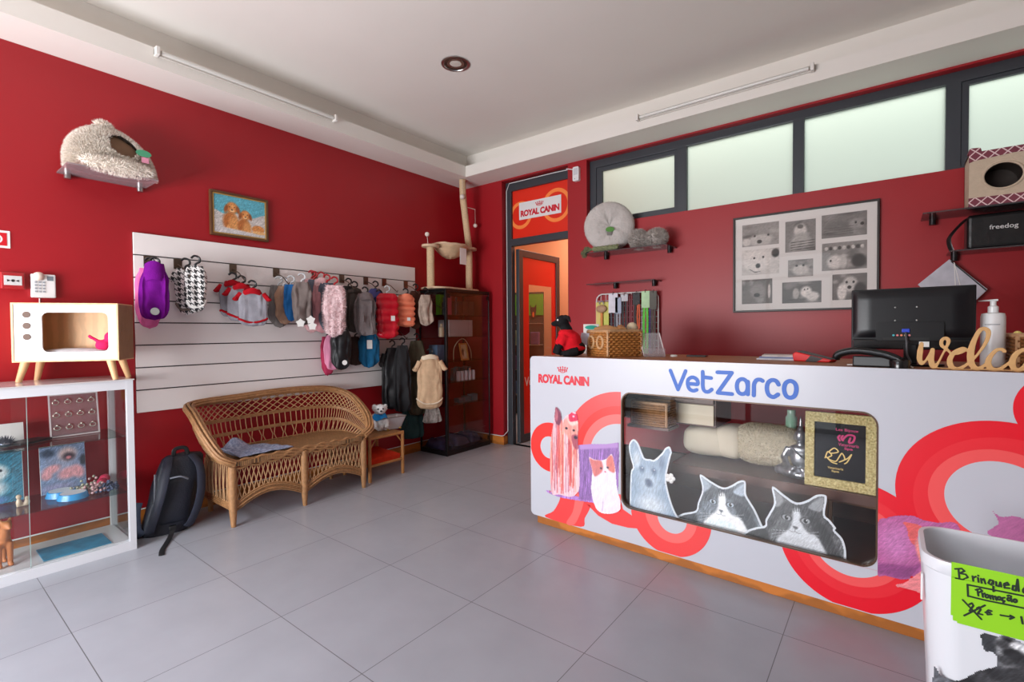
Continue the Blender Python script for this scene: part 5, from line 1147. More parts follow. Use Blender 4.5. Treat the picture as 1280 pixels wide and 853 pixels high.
# ---------------------------------------------------------------- things on the shelf inside the counter
BZ = .4655
t = thing('pet_bed', 'cream woolly pet bed rolled up on the shelf inside the counter', 'pet bed', cw(-.78, .485, BZ+.006), CA)
WOOL = mat('cream_wool', (206, 194, 168), .95, var=.1, vs=50, bump=.7, bs=80, spec=.1); WOOLS = mat('cream_plush', (226, 214, 190), .9, var=.05)
def lobe(cx, cz, rx, ry, rz, e=.62):
    def f(u, v):
        a_, b_ = 2*math.pi*u, math.pi*v; pw = lambda q: abs(q)**e*math.copysign(1, q)
        p = V((rx*pw(math.cos(a_))*math.sin(b_)**e if 0 < v < 1 else 0, ry*pw(math.sin(a_))*math.sin(b_)**e if 0 < v < 1 else 0, rz*pw(math.cos(b_))))
        return V((cx, 0, cz)) + p*(1+.06*noise.noise(p*9+V((cx*7, 0, 0))))
    return MB().grid(f, 48, 28, cu=True)
lobe(-.18, .088, .145, .112, .084).build('smooth_end', WOOLS, t, smooth=80); lobe(-.06, .098, .075, .113, .092).build('middle_roll', WOOLS, t, smooth=80)
ob = lobe(.125, .105, .165, .115, .100).build('woolly_end', WOOL, t, smooth=80); tufts(MB(), ob.data, 9000, .010, .0016, 8).build('wool_pile', WOOL, ob, smooth=0)
t = thing('buddha_statue', 'silver seated buddha statue inside the counter beside the gold frame', 'statue', cw(-.476, .302, BZ+.005), CA)
fg = MB(); fg.ell((0, .0, .022), (.10, .062, .026)); fg.tube([(-.05, 0, .045), (-.085, -.03, .035), (-.02, -.065, .035)], [.03, .026, .02]); fg.tube([(.05, 0, .045), (.085, -.03, .035), (.02, -.065, .035)], [.03, .026, .02])
fg.ell((0, .01, .095), (.044, .032, .06)); fg.ell((0, .01, .135), (.052, .03, .026)); fg.tube([(0, .01, .15), (0, .008, .18)], [.018, .017]); fg.ell((0, .004, .205), (.026, .027, .033)); fg.ell((0, .008, .236), (.017, .018, .016)); fg.tube([(0, .008, .245), (0, .008, .275), (0, .008, .305)], [.010, .007, .002])
for s in (-1, 1): fg.tube([(s*.05, .01, .14), (s*.072, .005, .09), (s*.045, -.045, .055), (s*.01, -.062, .055)], [.018, .017, .014, .012]); fg.ell((s*.026, .008, .196), (.006, .008, .018))
ob = blob('statue_body', fg, .0045, mat('antique_silver', (176, 178, 182), .32, metal=.85, var=.35, vs=40), t, 3)
MB().tube(smooth_line([(-.04, -.012, .15), (-.01, -.028, .125), (.03, -.026, .09), (.045, -.01, .065)], 6), .006, 6, flat=.5).build('robe_fold', mat('antique_silver', (176, 178, 182)), t)
t = thing('gilded_picture', 'glittery gold frame holding a black sheet with pink and gold lettering', 'frame', cw(-.309, .225, BZ), CA)
lean = lambda a, b, tt=0: V((a, b*.05+tt, b))
GOLD = mat('gold_glitter', (200, 172, 96), .45, metal=.25, c2=(246, 232, 170), var=.25, vs=110, bump=.8, bs=140)
MB().plate([(-.136, 0), (.136, 0), (.136, .345), (-.136, .345)], [[(-.097, .045), (.097, .045), (.097, .30), (-.097, .30)]], lean, -.008, .01).build('frame', GOLD, t, smooth=0, bevel=.003)
MB().plate([(-.1, .04), (.1, .04), (.1, .305), (-.1, .305)], (), lean, .002, .006).build('black_sheet', mat('black_card', (12, 11, 16), .45, spec=.15), t, smooth=0)
MAG = mat('magenta_ink', (206, 24, 108), .5); GLD = mat('gold_ink', (206, 176, 104), .4, metal=.3)
lk = lambda a, b, tt=0: V((a, b*.05+.001, b))
text('small_lettering', 'Les Bijoux', lk, -.015, .07, .262, .278, MAG, t, .01); text('small_lettering', 'Veterinaria', lk, -.005, .072, .198, .212, MAG, t, .01); text('small_lettering', 'Spa', lk, .018, .05, .180, .194, MAG, t, .02)
st_ = [sm2([(.01+.0, .225), (.03, .25), (.055, .248), (.05, .222), (.035, .218), (.04, .238)], 5, False), sm2([(.0, .245), (-.006, .235), (.0, .222)], 4, False), sm2([(.012, .245), (.006, .235), (.012, .224)], 4, False)]
strokes(MB(), st_, .008, lk).build('dog_emblem', MAG, t, smooth=0)
st_ = [sm2([(-.055, .135), (-.045, .165), (-.03, .15), (-.045, .135), (-.015, .125), (0, .15), (.01, .165), (.02, .14), (.0, .125), (.03, .145), (.045, .165), (.03, .13), (.02, .12)], 5, False), sm2([(-.04, .165), (-.02, .185), (-.005, .17), (-.03, .16)], 5, True), sm2([(-.05, .14), (-.03, .12), (-.01, .115)], 4, False)]
strokes(MB(), st_, .005, lk).build('cat_emblem', GLD, t, smooth=0); text('small_lettering', 'Veterinaria', lk, -.045, .015, .088, .099, GLD, t, .01); text('small_lettering', 'Spa', lk, -.03, .0, .073, .084, GLD, t, .02)
o = MB().lathe([(.028, 0), (.028, .09), (.0281, .092), (.028, .26), (.02, .272), (.02, .30), (.001, .30)], (0, 0, 0), 22)
o = o.build('spray_bottle', mat('pale_bottle', (196, 206, 204), .25, c2=(96, 170, 120), var=.1, vs=10), None, smooth=40); o.location = cw(-.555, .53, BZ); tag(o, 'pale green and white bottle standing behind the silver buddha', 'bottle')
WD_ = mat('brown_wood', (120, 78, 44), .5, var=.2, vs=10)
t = thing('wooden_stool', 'brown wooden stool frame in the dark lower part of the counter', 'stool', cw(-.27, .40, .2155), CA)
MB().box(-.13, .13, -.1, .1, .165, .195).build('seat', WD_, t, smooth=0, bevel=.002)
for x in (-.115, .095):
    for y in (-.09, .07): MB().box(x, x+.024, y, y+.024, 0, .165).build('leg', WD_, t, smooth=0, bevel=.002)
def woven_box(name, w_, d_, h, rows, parent, m_=WK, m2=WK2, amp=.004):
    mb = MB(); base = rrect(-w_/2, w_/2, -d_/2, d_/2, .012, 3); per = []
    n = len(base)
    for i in range(n):
        a, b = base[i], base[(i+1) % n]; L = math.hypot(b[0]-a[0], b[1]-a[1]); k = max(1, int(L/.009))
        for j in range(k): per.append((a[0]+(b[0]-a[0])*j/k, a[1]+(b[1]-a[1])*j/k))
    r = h/rows/2*1.12
    for k in range(rows):
        z = h*(k+.5)/rows
        mb.tube([(x*(1+amp/w_*2*math.cos(i*math.pi/2+k*math.pi)), y*(1+amp/d_*2*math.cos(i*math.pi/2+k*math.pi)), z) for i, (x, y) in enumerate(per)], r*.9, 5, closed=True)
    o = mb.build(name, m_, parent, smooth=60)
    MB().tube([(x, y, h) for x, y in per[::2]], r*1.25, 6, closed=True).build('rim', m2, parent)
    for sx in (-1, 1):
        for sy in (-1, 1): MB().tube([(sx*w_/2*.985, sy*d_/2*.985, .004), (sx*w_/2*.985, sy*d_/2*.985, h)], r*1.05, 7).build('corner_stake', m2, parent)
    MB().box(-w_/2, w_/2, -d_/2, d_/2, 0, .006).build('base', m_, parent, smooth=0)
    return o
t = thing('wicker_basket', 'wicker basket tucked in front of the drawers inside the counter', 'basket', cw(-1.2, .255, BZ-.0), CA)
ctr_sh = MB().box(-1.33, -1.085, .17, .322, .64, .655).build('basket_shelf', DARKW, ctr, smooth=0)
t.location = cw(-1.205, .245, .6555); woven_box('woven_sides', .21, .125, .13, 10, t)
# ---------------------------------------------------------------- things on the counter top
CT = 1.041
t = thing('plush_dog', 'black plush dog in a red sweater sitting on the left end of the counter', 'plush toy', (-1.555, 2.555, CT), R(-48))
BLKP = fab('black_plush', (24, 23, 25), .2, 40); REDS = fab('red_sweater', (206, 20, 34))
fg = MB(); fg.ell((0, -.03, .215), (.038, .042, .038)); fg.ell((0, -.072, .20), (.02, .028, .018)); fg.tube([(0, -.02, .2), (0, 0, .15)], [.03, .04]); fg.ell((0, .045, .05), (.062, .07, .05))
for s in (-1, 1): fg.tube([(s*.032, -.03, .10), (s*.042, -.06, .05), (s*.045, -.07, .015)], [.022, .018, .018]); fg.tube([(s*.05, .05, .035), (s*.065, -.01, .022), (s*.062, -.04, .018)], [.03, .022, .018]); fg.tube([(s*.028, -.02, .245), (s*.05, .0, .235), (s*.058, .01, .205)], [.012, .013, .006])
blob('plush_body', fg, .006, BLKP, t)
fg = MB(); fg.ell((0, .02, .085), (.064, .07, .075)); fg.ell((0, -.004, .14), (.052, .052, .034)); fg.ell((0, .04, .05), (.068, .075, .035)); [fg.tube([(s*.03, -.02, .12), (s*.043, -.05, .07)], [.031, .026]) for s in (-1, 1)]
blob('sweater', fg, .006, REDS, t, 5)
for s in (-1, 1): MB().ell((s*.026, -.062, .222), .006, 10, 8).build('eye', WHITE, t)
C0 = V((-1.30, 2.585, 0)); e1 = V((.5, .866, 0)); e2 = V((-.866, .5, 0)); cen = C0+e1*.1235+e2*.1165
t = thing('wicker_basket', 'wicker basket with two round wooden handles on the counter top', 'basket', (cen.x, cen.y, CT), math.atan2(e1.y, e1.x)-math.pi/2)
woven_box('woven_sides', .225, .24, .152, 11, t, mat('honey_cane', (176, 116, 58), .5, var=.3, vs=60))
for x in (-.055, .045):
    MB().tube([(x+.032*math.cos(a), -.128, .085+.036*math.sin(a)) for a in np.linspace(0, 6.283, 25)[:-1]], .008, 8, closed=True).build('round_handle', mat('pale_wood_ring', (190, 150, 108), .5), t)
RAW = mat('rawhide', (176, 126, 78), .6, var=.15, vs=30)
for k, (dx, dy, rz, lb) in enumerate(((-.04, -.02, .3, 'brown rawhide roll at the back of the wicker basket'), (.03, .03, 1.2, 'brown rawhide roll at the front right of the wicker basket'))):
    o = MB(); o.tube([(-.07, 0, .02), (0, 0, .03), (.07, 0, .02)], [.026, .032, .026], 12); o = o.build('dog_chew', RAW); o.location = (cen.x+dx, cen.y+dy, CT+.13+.0*k); o.rotation_euler = (0, 0, rz+k); tag(o, lb, 'dog chew', 'rawhide rolls in the basket')
o = MB().ell((0, 0, 0), (.036, .036, .042), 18, 12).build('toy_ball', mat('ivory_toy', (206, 190, 160), .5, var=.1, vs=20)); o.location = (cen.x+.075, cen.y+.10, CT+.165); tag(o, 'ivory ball shaped toy on the right edge of the wicker basket', 'ball')
p_ = at_y(739, 416, 2.95); o = thing('card_box', 'small white box with a teal oval behind the wicker basket', 'box', (p_.x, 2.95, CT), R(28))
MB().box(-.052, .052, -.02, .02, 0, .20).build('carton', PAPER, o, smooth=0, bevel=.001); MB().plate(circ(0, .178, .042, 24, ry=.014), (), lambda a, b, t: V((a, -.0205-t, b)), 0, .0006).build('teal_oval', mat('teal_ink', (40, 170, 150), .5), o, smooth=0)
o = MB().plate([(-.035, -.04), (.03, -.045), (.035, .03), (-.02, .035)], (), None, 0, .002).build('paper_tag', mat('tag_blue_white', (206, 212, 230), .6), None, smooth=0); o.location = (-1.50, 2.62, 1.145); o.rotation_euler = (0, 0, R(30)); 
p0 = cen+e2*.1165-e1*.124; p_ = at_y(731, 423, p0.y-.03); o.location = (p_.x, p0.y-.03, p_.z); tag(o, 'white paper tag hanging over the left edge of the wicker basket', 'tag')
t = thing('leaflet_holder', 'clear acrylic leaflet holder leaning on the counter right of the basket', 'holder', (-1.10, 2.80, CT), R(20))
MB().plate([(-.06, 0), (.06, 0), (.06, .14), (-.06, .14)], (), lambda a, b, t: V((a+b*-.25, b*.4+t, b)), 0, .003).build('back_plate', ACR, t, smooth=0); MB().box(-.06, .06, -.05, .0, .0, .003).box(-.06, .06, -.05, -.047, .0, .05).build('front_lip', ACR, t, smooth=0)
MB().tube([(-.06, 0, .002), (-.095, .056, .14)], .003, 6).tube([(.06, 0, .002), (.025, .056, .14)], .003, 6).build('bright_edges', mat('acrylic_edge', (214, 204, 204), .2), t)
o = MB().lathe([(.02, 0), (.02, .008), (.016, .011), (.001, .011)], (0, 0, 0), 20).build('plastic_disc', PAPER); o.location = (-1.0, 2.84, CT-.0003); tag(o, 'small white plastic disc lying on the counter top', 'disc')
o = MB().box(-.055, .055, -.03, .03, 0, .009).build('dark_phone', BLACKP, None, smooth=0, bevel=.003); o.location = (-.885, 2.90, CT); o.rotation_euler = (0, 0, .1); tag(o, 'thin black phone lying on the counter left of the magazines', 'phone')
for k in range(3):
    o = MB().box(-.10, .10, -.075, .075, 0, .008).build('magazine', mat('magazine_%d' % k, ((214, 214, 220), (120, 134, 176), (206, 200, 196))[k], .4, var=.3, vs=18), None, smooth=0, bevel=.001); o.location = (-.44+.008*k, 2.84, CT+.0083*k); o.rotation_euler = (0, 0, .08*k-.05)
    tag(o, ('white magazine at the bottom of the counter stack', 'blue printed magazine in the middle of the stack', 'pale magazine lying on top of the stack')[k], 'magazine', 'magazines on the counter')
t = thing('card_terminal', 'red and black card payment terminal on the counter', 'card terminal', (-.28, 2.74, CT), R(-18))
MB().plate([(-.085, 0), (.075, 0), (.085, .012), (-.02, .034), (-.075, .046), (-.09, .034)], (), None, -.036, .036).build('terminal_body', mat('terminal_red', (214, 28, 28), .35), t, smooth=0, bevel=.005)
MB().plate([(-.072, .0475), (-.018, .0355), (.08, .0135), (.08, .0155), (-.018, .0385), (-.07, .0505)], (), None, -.03, .03).plate([(-.03, .0), (.02, .0), (.05, .018), (-.005, .03)], (), None, -.0368, -.035).build('terminal_face', BLACKP, t, smooth=0)
t = thing('desk_phone', 'black desk telephone with handset in front of the monitor', 'telephone', (-.05, 2.555, CT), R(-8))
MB().plate([(-.09, 0), (.09, 0), (.09, .02), (-.08, .045)], (), lambda a, b, tt: V((tt, a*.55-.04, b)), -.06, .08).build('phone_base', BLACKP, t, smooth=0, bevel=.006)
MB().tube(smooth_line([(-.115, -.10, .03), (-.10, -.105, .052), (-.04, -.11, .066), (.04, -.11, .056), (.085, -.11, .04), (.1, -.11, .028)], 6), [.017]*3+[.019]*25+[.03]*3, 12, flat=.8).build('handset', mat('glossy_black', (18, 18, 20), .2), t)
MB().lathe([(.032, 0), (.034, .026), (.03, .034), (.001, .035)], (.10, -.11, .0), 20).build('handset_end', mat('glossy_black', (18, 18, 20)), t)
mo = thing('monitor', 'black computer monitor seen from behind on the right of the counter', 'monitor', (.07, 2.63, CT), R(-1))
MONB = mat('monitor_black', (14, 14, 17), .4, spec=.3); X0, X1, Z0, Z1 = -.203, .2, .068, .327
MB().plate([(X0, Z0), (X1, Z0), (X1, Z1), (X0, Z1)], (), None, .0, .022).build('screen_bezel', MONB, mo, smooth=0, bevel=.004)
mb = MB(); mb.grid(lambda u, v: V((X0+.006+(X1-X0-.012)*u, -.018*min(1, 7*min(u, 1-u))**.5*min(1, 6*min(v, 1-v)+.1)**.5, Z0+.05+(Z1-Z0-.056)*v)), 40, 24).build('back_shell', mat('back_shell_black', (15, 15, 19), .35, spec=.35), mo, smooth=80)
MB().plate(rrect(-.115, .105, Z0+.038, Z0+.115, .008), (), None, -.027, -.012).build('port_housing', MONB, mo, smooth=0, bevel=.003)
MB().box(X0+.005, X1-.005, -.014, .0, Z0, Z0+.042).build('lower_lip', mat('glossy_black', (18, 18, 20)), mo, smooth=0, bevel=.005)
MB().box(-.09, .06, -.0315, -.0265, Z0+.04, Z0+.05).build('shadow_gap', mat('port_black', (8, 8, 9), .6), mo, smooth=0)  # raised black strip, stands in for the shade of a gap
MB().box(-.028, -.002, -.0335, -.026, Z0+.072, Z0+.087).build('video_plug', mat('plug_blue', (24, 60, 190), .4), mo, smooth=0, bevel=.002)
for k, c in enumerate(((60, 180, 190), (220, 120, 120), (230, 130, 90), (220, 180, 120), (200, 120, 120))): MB().cyl((-.055+.013*k, -.031, Z0+.06), (-.055+.013*k, -.0265, Z0+.06), .0042, n=10).build('audio_port', mat('port_%d' % k, c, .4), mo)
for x in (-.05, .02):
    for z in (.19, .245): MB().ell((x, -.0195, z), (.0035, .002, .0035), 8, 6).build('screw', CHROME, mo)
MB().box(.028, .06, -.0165, -.0145, Z0+.012, Z0+.034).build('paper_label', PAPER, mo, smooth=0)
MB().box(-.022, .022, -.02, .012, .008, .09).build('stand_neck', MONB, mo, smooth=0, bevel=.004)
MB().plate(circ(0, .02, .11, 30, ry=.075), (), lambda a, b, t: V((a, b, t)), 0, .009).build('stand_foot', MONB, mo, smooth=40)
MB().tube(smooth_line([(-.015, -.032, .14), (-.012, -.05, .10), (-.010, -.055, .05), (-.0, -.06, .012), (-.06, -.075, .006)], 6), .004, 6).build('cable', mat('cable_grey', (70, 70, 74), .5), mo)
o = MB().tube(smooth_line([(-.14, 2.50, CT+.004), (-.02, 2.475, CT+.012), (.05, 2.46, CT+.012), (.075, 2.45, CT+.003)], 6), .003, 6).build('white_cable', PAPER); tag(o, 'thin white cable curling over the counter edge below the monitor', 'cable')
t = thing('pump_bottle', 'large white pump dispenser bottle behind the wooden welcome sign', 'bottle', (.326, 2.70, CT), 0)
BW = mat('bottle_white', (222, 222, 222), .3)
MB().lathe([(.034, 0), (.037, .004), (.037, .20), (.034, .213), (.016, .217), (.001, .217)], (0, 0, 0), 30).build('bottle_body', BW, t)
MB().lathe([(.016, .217), (.016, .24), (.0095, .245), (.0095, .262), (.001, .262)], (0, 0, 0), 20).build('pump_collar', BW, t)
MB().plate([(-.043, .262), (.014, .262), (.014, .270), (-.043, .266)], (), None, -.007, .007).build('pump_spout', BW, t, smooth=0, bevel=.002)
MB().box(-.028, .016, -.0376, -.036, .168, .1705).build('label_line', mat('ink_grey', (120, 122, 130), .5), t, smooth=0)
t = thing('wicker_basket', 'dark wicker basket at the right end of the counter behind the welcome sign', 'basket', (.49, 2.74, CT), R(4))
woven_box('woven_sides', .22, .18, .125, 9, t, mat('dark_cane', (128, 82, 44), .5, var=.3, vs=60))
for k, (x, c, lb) in enumerate(((.395, (226, 206, 120), 'yellow egg shaped toy at the left of the dark basket'), (.425, (232, 226, 214), 'white egg shaped toy second from the left in the dark basket'), (.452, (150, 186, 120), 'green egg shaped toy in the dark basket'), (.50, (176, 186, 166), 'large grey green ball in the dark basket'))):
    r = .014 if k < 3 else .04
    o = MB().ell((0, 0, 0), (r, r, r*1.15), 14, 10).build('egg_toy', mat('egg_%d' % k, c, .4)); o.location = (x, 2.70, CT+.128+(.0 if k < 3 else .005)); tag(o, lb, 'toy', 'egg shaped toys in the dark basket')
# the wooden word
PW = mat('mdf_wood', (204, 160, 104), .55, var=.08, vs=60)
WY = 2.452
wl = thing('welcome_sign', 'pale wooden cut-out word welcome standing on the counter edge', 'sign', (0, WY, 0))
zw = lambda pts: [(at_y(1130+x/7.753, 360+y/7.753, WY).x, at_y(1130+x/7.753, 360+y/7.753, WY).z) for x, y in pts]
def brush(mb, pts, wds):
    P = smooth_line(pts, 8); k = len(P); W = [np.interp(i/(k-1), np.linspace(0, 1, len(wds)), wds) for i in range(k)]
    for i in range(k-1):
        a, b = P[i], P[i+1]; d = (b-a).normalized(); n_ = V((-d.y, d.x, 0))
        q = [a+n_*W[i]/2, a-n_*W[i]/2, b-n_*W[i+1]/2, b+n_*W[i+1]/2]
        vs_ = [V((p.x, t, p.y)) for t in (0, .009) for p in q]
        mb.add(vs_, [(0, 1, 2, 3), (7, 6, 5, 4), (0, 4, 5, 1), (1, 5, 6, 2), (2, 6, 7, 3), (3, 7, 4, 0)])
    for i in range(0, k, 2):
        c = circ(P[i].x, P[i].y, W[i]/2, 12); mb.plate(c, (), lambda a, b, t: V((a, t, b)), 0, .009)
    return mb
mb = MB(); f_ = .0165
brush(mb, zw([(172, 540), (158, 610), (152, 690), (172, 735), (215, 700), (272, 600)]), [.012, .018, .018, .012, .007, .007])
brush(mb, zw([(278, 600), (266, 680), (270, 740), (292, 770), (330, 730), (378, 640), (420, 560), (432, 510), (405, 488), (368, 508), (368, 560), (420, 600), (450, 632)]), [.014, .018, .018, .012, .007, .007, .012, .013, .011, .012, .010, .007])
brush(mb, zw([(452, 640), (520, 640), (585, 612), (595, 592), (560, 588), (490, 625), (445, 700), (465, 770), (530, 785), (600, 750), (640, 710)]), [.007, .008, .01, .01, .011, .016, .018, .014, .010, .007])
brush(mb, zw([(640, 730), (720, 640), (800, 520), (820, 430), (780, 396), (730, 420), (670, 540), (645, 660), (660, 745), (710, 785), (770, 760), (810, 720)]), [.007, .008, .012, .015, .013, .014, .020, .02, .017, .011, .007])
brush(mb, zw([(975, 615), (950, 596), (890, 610), (830, 680), (818, 740), (850, 785), (920, 790), (990, 750), (1040, 710)]), [.012, .011, .012, .017, .018, .012, .010, .007])
brush(mb, zw([(1160, 598), (1090, 640), (1050, 720), (1075, 790), (1140, 790), (1200, 720), (1215, 640), (1160, 598), (1240, 630), (1300, 600)]), [.012, .016, .018, .014, .013, .016, .012, .009, .007])
brush(mb, zw([(1310, 600), (1300, 700), (1295, 790), (1340, 660), (1390, 600), (1400, 680), (1395, 790), (1440, 660), (1490, 600), (1500, 700), (1500, 780), (1560, 760)]), [.012, .016, .014, .008, .012, .016, .014, .008, .012, .015, .012, .008])
brush(mb, zw([(1550, 690), (1640, 660), (1670, 610), (1620, 592), (1560, 660), (1560, 750), (1620, 790), (1700, 740)]), [.007, .009, .011, .013, .017, .015, .011, .007])
brush(mb, zw([(300, 775), (560, 792), (760, 792), (900, 798), (1130, 803), (1350, 800), (1640, 800)]), [.004, .004, .004, .004])
blob('word', mb, .0017, PW, wl, 3)
# ---------------------------------------------------------------- things on the back wall
t = thing('motion_sensor', 'white motion detector on the red pier between door and window', 'detector', (-2.296, YB, 2.645))
MB().plate(rrect(-.032, .032, -.065, .065, .014), (), None, -.035, 0).build('sensor_body', WHITE, t, smooth=0, bevel=.006)
MB().box(-.022, .022, -.038, -.034, -.01, .05).build('sensor_lens', mat('lens_white', (206, 206, 210), .2), t, smooth=0, bevel=.002); MB().ell((-.008, -.036, -.045), (.004, .002, .004), 8, 6).build('led', BLACKP, t)
pts = [(XL+.016, YF+.2, .094), (XL+.016, 3.90, .094), (XL+.05, YB-.016, .094), (-3.215, YB-.016, .094), (-3.19, YB-.008, .10), (-3.178, YB+.045, .14), (-3.178, YB+.052, 1.0), (-3.178, YB+.052, 2.66), (-3.14, YB+.052, 2.735), (-2.60, YB+.052, 2.735), (-2.43, YB+.05, 2.73), (-2.41, YB-.008, 2.72), (-2.34, YB-.006, 2.70)]
o = MB().tube(pts, .0042, 6).build('white_cable', WHITE); tag(o, 'white cable running along the baseboard and up around the door frame to the detector', 'cable')

def wall_shelf(name, label, x0, x1, z, dep, clamps, m_=None):
    t = thing(name, label, 'shelf', ((x0+x1)/2, YB, z)); w_ = (x1-x0)/2
    MB().box(-w_, w_, -dep, 0, 0, .008).build('glass_board', m_ or mat('smoked_shelf', (74, 52, 52), .12), t, smooth=0)
    for c in clamps: MB().lathe([(.017, -.036), (.017, .014), (.001, .016)], (c-(x0+x1)/2, -.035, 0), 16).box(c-(x0+x1)/2-.01, c-(x0+x1)/2+.01, -.03, 0, -.02, -.003).build('clamp', mat('dark_clamp', (44, 42, 44), .3, metal=.6), t)
    return t
SG = glass('smoky_shelf', (176, 150, 150), haze=.08)
wall_shelf('wall_shelf', 'dark glass wall shelf carrying the round grey cushion under the window', -2.13, -1.37, 1.862, .24, (-1.99, -1.42), SG)
wall_shelf('wall_shelf', 'small glass wall shelf above the wire rack of leads', -2.12, -1.50, 1.600, .16, (-1.90, -1.55), SG)
wall_shelf('wall_shelf', 'glass wall shelf carrying the cat cube at the right edge', .15, 1.1, 1.862, .25, (.205, .95), SG)
wall_shelf('wall_shelf', 'lower glass wall shelf carrying the black bag at the right edge', .27, 1.1, 1.634, .22, (.305, .95), SG)
PLG = mat('grey_plush', (196, 190, 186), .95, var=.1, vs=18, bump=.5, bs=60, spec=.1); FUZ = fab('grey_fuzz', (186, 178, 172), .2, 30)
t = thing('round_cushion', 'large round pale grey plush cushion with green label standing on the shelf', 'cushion', (-1.905, 3.83, 2.088), R(27))
def rc(u, v):
    a = 2*math.pi*u; s = math.sin(math.pi*v); c = math.cos(math.pi*v); r = .212*s**.45 if 0 < v < 1 else 0
    dim = .03*math.exp(-(r/.05)**2)*(1 if c < 0 else 0)
    return V((r*math.cos(a), .055*c*(1-.2*noise.noise(V((math.cos(a)*2, math.sin(a)*2, c))))+dim, r*math.sin(a)))
ob = MB().grid(rc, 60, 24, cu=True).build('cushion_body', PLG, t, smooth=80); tufts(MB(), ob.data, 3000, .008, .0015, 2).build('plush_pile', PLG, ob, smooth=0)
MB().plate([(a*.036, b*.022) for a, b in circ(0, 0, 1, 20)], (), lambda a, b, t: V((a+.005, -.058-t, b-.035)), 0, .002).build('green_label', mat('leaf_green_label', (84, 140, 60), .5), t, smooth=0)
MB().box(-.02, .02, -.06, -.058, -.085, -.055).build('paper_tag', mat('tag_grey', (120, 116, 112), .6), t, smooth=0)
for k, (x, y, rx, rz, lb) in enumerate(((-1.625, 3.80, .072, .070, 'fluffy grey pillow leaning against the round cushion'), (-1.475, 3.80, .078, .065, 'fluffy grey pillow at the right end of the shelf'))):
    t = thing('fluffy_pillow', lb, 'pillow', (x, y, 1.8705+rz)); ob = MB().ell((0, 0, 0), (rx, .07, rz), 20, 14).build('pillow_body', FUZ, t, smooth=80); tufts(MB(), ob.data, 3500, .022, .002, k).build('long_pile', FUZ, t, smooth=0)
t = thing('rope_toy', 'olive green rope toy with frayed end lying along the shelf front', 'dog toy', (-1.93, 3.755, 1.895)); OLG = fab('olive_rope', (122, 128, 96), .25, 60)
mb = MB()
for k in range(3): mb.tube([(x, .010*math.cos(x*60+k*2.1), .010*math.sin(x*60+k*2.1)) for x in np.linspace(-.09, .14, 50)], .013, 7)
mb.build('twisted_rope', OLG, t)
mb = MB(); rnd = random.Random(2)
for k in range(60): mb.tube([(-.09, 0, 0), (-.13-rnd.random()*.04, rnd.uniform(-.03, .01), rnd.uniform(-.02, .03)), (-.14-rnd.random()*.05, rnd.uniform(-.05, -.0), rnd.uniform(-.075, -.01))], .0022, 4)
mb.build('frayed_end', OLG, t)

# wire rack with leads
t = thing('wire_rack', 'white wire grid rack fixed to the red wall above the counter, hung with leads', 'rack', (-1.80, 3.935, 1.25)); WIRE = mat('white_wire', (222, 220, 218), .4)
mb = MB(); rr = [(a, 0, b) for a, b in rrect(-.285, .285, -.30, .27, .06, 6)]; mb.tube(rr, .0062, 8, closed=True)
mb.build('rack_frame', WIRE, t); mb = MB()
for x in np.linspace(-.24, .24, 11): mb.tube([(x, 0, -.3), (x, 0, .27)], .0025, 5)
for z in np.linspace(-.24, .21, 10): mb.tube([(-.285, .003, z), (.285, .003, z)], .0025, 5)
mb.build('grid_wires', WIRE, t)
def lead(px0, px1, pyt, pyb, c, label, head=None, hy=0, clipc=True, y=3.91):
    a = at_y((px0+px1)/2, pyt, y); b = at_y((px0+px1)/2, pyb, y); w_ = (at_y(px1, pyt, y).x-at_y(px0, pyt, y).x)/2; h = a.z-b.z
    t = thing('dog_lead', label, 'dog lead', (a.x, y, a.z), 0, 'dog leads on the wire rack'); m_ = mat('lead_%d_%d_%d' % c, c, .6, var=.12, vs=40)
    z0 = -.0 if head is None else -hy
    MB().tube([(-w_*.45, 0, z0), (-w_*.5, -.006, -h*.5), (-w_*.45, 0, -h+.01), (0, -.002, -h), (w_*.45, 0, -h+.01), (w_*.5, .004, -h*.5), (w_*.45, 0, z0)], max(.004, w_*.38), 6, flat=.35).build('strap', m_, t)
    if head is not None:
        MB().box(-w_*1.25, w_*1.25, -.004, .002, -hy, 0).build('header_card', mat('card_%d_%d_%d' % head, head, .6, var=.15, vs=20), t, smooth=0)
    MB().tube([(0, -.012, -.012), (0, .0, .012), (0, .018, .012)], .003, 5).build('peg', CHROME, t)
    return t
t = thing('toy_card', 'lime green card holding a round brown dog toy at the left of the wire rack', 'dog toy', (at_y(753, 378, 3.91).x, 3.91, at_y(753, 378, 3.91).z))
MB().box(-.062, .062, -.002, .002, -.30, 0).build('backing_card', mat('lime_card', (176, 206, 60), .5, c2=(224, 190, 120), var=.05, vs=6), t, smooth=0)
MB().ell((0, -.022, -.06), (.05, .02, .035), 18, 12).build('round_toy', mat('brown_toy', (176, 140, 110), .6), t); MB().tube([(0, -.015, -.09), (0, -.015, -.24)], .012, 8, flat=.6).build('toy_strap', mat('toy_orange', (206, 130, 60), .6), t); MB().tube([(.022*math.cos(a), -.02, -.02+.03*math.sin(a)) for a in np.linspace(0, 3.14, 9)], .004, 6).build('toy_loop', mat('loop_grey', (140, 140, 150), .5), t)
lead(762, 771, 367, 418, (70, 70, 78), 'grey dog lead with white header card, leftmost of the leads', (214, 212, 222), .17)
lead(770, 776, 372, 416, (150, 150, 160), 'pale grey dog lead with bluish card, second from the left', (160, 170, 190), .14)
lead(777, 784, 368, 422, (22, 22, 26), 'black dog lead with small pale card, third from the left', (190, 190, 196), .06)
lead(783, 788, 370, 420, (96, 22, 34), 'dark red dog lead left of the black buckles')
lead(788, 793, 368, 420, (120, 30, 44), 'wine red dog lead hanging in the middle of the rack')
